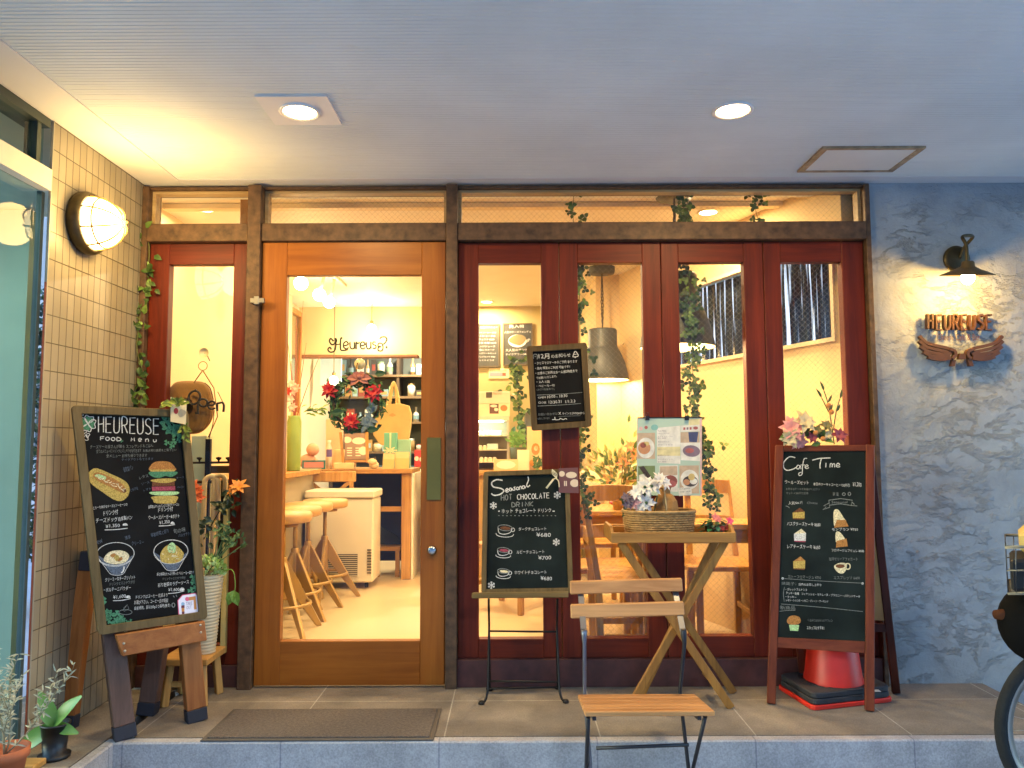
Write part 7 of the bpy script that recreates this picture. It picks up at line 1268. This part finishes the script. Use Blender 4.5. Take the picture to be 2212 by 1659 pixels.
a, b = W(*c4(1905, 850), 3.0), W(*c4(2060, 605), 3.0); t = thing('red_bag', 'red patterned bag at the right end of the bar counter', 'bag', (a.x, 3.0, .92)); MB().box((a.x, 3.0, a.z), (b.x, 3.05, b.z)).build('bag', C('c23b36', .6), t, .006); mb = MB(); fr = XZ(2.998); [fill(mb, fr, c4, ell(x, y, 30, 34), .0005) for x, y in ((1940, 730), (2010, 740))]; mb.build('spots', C('eed8c4', .6), t)
a = W(*c4(1340, 850), 2.87); fg = thing('cat_figurine', 'small white cat-shaped figurine on the bar counter', 'figurine', (a.x, 2.87, zb_)); mb = MB(); mb.ball((a.x, 2.87, zb_ + .032), .038, 14, (1.1, .8, .9)); mb.build('body', C('d9c493', .5), fg); mb = MB(); mb.ball((a.x - .01, 2.845, zb_ + .062), .032, 14, (1.2, .85, .85)); mb.build('head', C('d9c493', .5), fg)
for s in (-1, 1): MB().lathe([(.011, 0), (.0001, .02)], (a.x - .01 + s * .022, 2.845, zb_ + .083), 8, (s * .4, 0, 1)).build('ear', C('5a4a30', .6), fg)
a = W(*c4(705, 830), 2.9); h = W(*c4(705, 470), 2.9).z - zb_; t = thing('drink_bottle', 'white bottle with a purple label on the bar counter', 'bottle', (a.x, 2.9, zb_)); MB().lathe([(.0001, 0), (.022, 0), (.023, h * .7), (.012, h * .88), (.012, h * .92)], (a.x, 2.9, zb_), 18).build('bottle', C('e0d3bc', .3), t); MB().lathe([(.0235, h * .42), (.0235, h * .68)], (a.x, 2.9, zb_), 18).build('label', C('6a5590', .5), t); MB().lathe([(.015, h * .92), (.015, h), (.0001, h)], (a.x, 2.9, zb_), 14).build('cap', C('efe8d8', .4), t)
a, b = W(*c4(330, 815), 2.86), W(*c4(655, 690), 2.86); t = thing('framed_picture', 'small pink picture in a teal frame on the bar counter', 'picture', ((a.x + b.x) / 2, 2.86, zb_)); z1 = zb_ + b.z - a.z; fr = XZ(2.86); q = [(a.x, zb_), (b.x, zb_), (b.x, z1), (a.x, z1)]; q = [Vector((p[0], p[1])) for p in q]; mb = MB(); ringframe(mb, fr, q, inset(fr, q, .012), -.008, .004); mb.build('frame', C('2f7a78', .5), t); MB().prism(fr, inset(fr, q, .011), -.007, 0).build('print', C('d98f84', .6), t)
a = W(*c4(450, 690), 3.0); pl2 = thing('plush_toy', 'pinkish plush animal slumped behind the teal-framed picture', 'plush toy', (a.x, 3.0, zb_)); mb = MB(); mb.ball((a.x - .03, 3.02, zb_ + .06), .075, 14, (1, .8, .9)); mb.ball((a.x + .05, 2.98, zb_ + .04), .035, 10, (.8, .8, 1.4)); mb.build('body', C('d9a07c', .9), pl2); mb = MB(); mb.ball((a.x + .015, 3.0, zb_ + .165), .055, 14); mb.build('head', C('dfa884', .9), pl2)
bx('paper_stack', 'stack of pale papers in the middle of the bar counter', 'papers', 770, 850, 1050, 790, 2.84, 'e0c890', .12)
bx('white_carton', 'pale carton behind the card easel on the bar counter', 'carton', 660, 430, 880, 170, 3.25, 'e2be92', .1); bx('tissue_box', 'cream box between the bottle and the card easel', 'box', 775, 770, 900, 600, 3.1, 'e4cf96', .08)
a = W(*c4(1960, 1000), 3.6); mb = MB()
for k in range(3): mb.box((a.x - .16, 3.6, .3 + .2 * k), (a.x + .1, 3.9 - .2, .49 + .2 * k))
solo(mb, 'drawer_unit', C('dfe0c0', .5), 'white stacked drawers behind the end of the bar counter', 'drawers', None, .01)
# ---------------------------------------------------------------- kitchen shelving behind
ks = thing('kitchen_shelf', 'dark wooden kitchen shelving filled with jars and dishes behind the wreath', 'shelf', (-1.5, 5.2, 0)); X0k, X1k = -2.07, -.55
zk = [W(760, y, 5.2).z for y in (1030, 975, 912, 858, 812)]
for z in zk: MB().box((X0k, 5.05, z - .025), (X1k, 5.4, z)).build('shelf_board', C('7a6244', .6, vary=.2), ks)
for x in (X0k, -1.32, X1k - .03): MB().box((x, 5.06, 0), (x + .03, 5.39, zk[-1] + .25)).build('upright', C('54422c', .6), ks)
MB().box((X0k, 5.41, 0), (X1k, 5.43, zk[-1] + .3)).build('back_panel', C('6f756c', .6), ks)
cols = ['a9c4c8', 'd9d0b0', '4a463e', '7f9ca4', 'b8945a', '9a4a3a', 'd3cfc2', '8aa880', 'e0dccb']
for zi, z in enumerate(zk):
    x = X0k + .07
    while x < X1k - .06:
        if abs(x + 1.305) < .05: x += .08; continue
        r = rng.uniform(.026, .055); hgt = rng.uniform(.07, .16) if zi < 4 else rng.uniform(.1, .2); kind = rng.choice(('jar', 'bottle', 'tin')); mb = MB(); hx = rng.choice(cols); x += r
        if kind == 'jar': mb.lathe([(.0001, 0), (r, 0), (r, hgt * .8), (r * .8, hgt * .86)], (x, 5.15, z + .0005), 14); mb.m = 1; mb.lathe([(r * .85, hgt * .86), (r * .85, hgt), (.0001, hgt)], (x, 5.15, z + .0005), 14)
        elif kind == 'bottle': mb.lathe([(.0001, 0), (r * .7, 0), (r * .7, hgt * .6), (r * .25, hgt * .8), (r * .25, hgt * 1.15), (.0001, hgt * 1.15)], (x, 5.15, z + .0005), 14); mb.m = 1; mb.lathe([(r * .72, hgt * .2), (r * .72, hgt * .5)], (x, 5.15, z + .0005), 14)
        else: mb.box((x - r, 5.12, z + .0005), (x + r, 5.18, z + hgt)); mb.m = 1; mb.box((x - r * .7, 5.118, z + hgt * .3), (x + r * .7, 5.1195, z + hgt * .7))
        solo(mb, 'shelf_' + kind, [C(hx, .4), C(rng.choice(cols), .5)], {'jar': 'small lidded jar among others on the dark kitchen shelving', 'bottle': 'slim bottle among jars on the dark kitchen shelving', 'tin': 'boxy tin among jars on the dark kitchen shelving'}[kind], kind, {'jar': 'jars on the kitchen shelving', 'bottle': 'bottles on the kitchen shelving', 'tin': 'tins on the kitchen shelving'}[kind])
        x += r + rng.uniform(.003, .014)
a = W(712, 815, 4.3); b_ = W(738, 765, 4.3); solo(MB().box((a.x - .1, 4.3, a.z - .08), (b_.x, 4.33, b_.z)), 'kitchen_screen', emit('screen_blue', (.62, .85, .9), .14), 'bright pale blue screen glowing at the left of the kitchen', 'screen', None, .005)
a = W(742, 818, 4.9)
for i, (px, yt, yb, hx, e, lb) in enumerate(((721, 688, 822, (1, .72, .34), 10, 'clear bulb hanging on a long cord left of the wreath'), (803, 690, 710, (.85, 1, .8), 14, 'greenish white bulb glowing in front of the soffit'))):
    Y = 3.55; t_ = W(px, yt, Y); q = W(px, yb, Y); t = thing('hanging_bulb', lb, 'lamp', tuple(t_), 'bare bulbs over the bar'); MB().tube([(q.x, Y, ZI), (q.x, Y, q.z + .07)], .004, 6).build('cord', C('6a5a34', .6), t); MB().lathe([(.016, .04), (.018, .075), (.0001, .078)], (q.x, Y, q.z), 12).build('socket', C('8a7038', .4, metal=.6), t); MB().ball((q.x, Y, q.z), .04, 12, (1, 1, 1.1)).build('bulb', emit('bulb_glow_%d' % i, hx, 26), t); light('POINT', 'bulb_light', (q.x, Y - .08, q.z - .04), e * .45, hx, t, .05)
tk = thing('track_light', 'white ceiling track with three glowing bulbs at the upper left of the door glass', 'track light', tuple(W(680, 600, 2.2))); pts3 = ((650, 612, 1.5), (690, 637, 2.0), (711, 653, 2.4)); P3 = [W(x, y, Y) for x, y, Y in pts3]
MB().bar((P3[0].x + .03, P3[0].y - .2, ZI - .012), (P3[2].x + .06, P3[2].y + .3, ZI - .012), .03, .022).build('track', C('e8dcc0', .4), tk)
for p in P3: MB().tube([(p.x + .04, p.y, ZI - .02), (p.x + .02, p.y, p.z + .08), (p.x, p.y, p.z + .03)], .012, 8).build('arm', C('e0cfae', .4), tk); MB().ball(p, .047, 12).build('bulb', emit('track_glow', (1, .76, .4), 26), tk); light('POINT', 'track_bulb', (p.x, p.y - .02, p.z - .075), 2.8, (1, .68, .32), tk, .05)
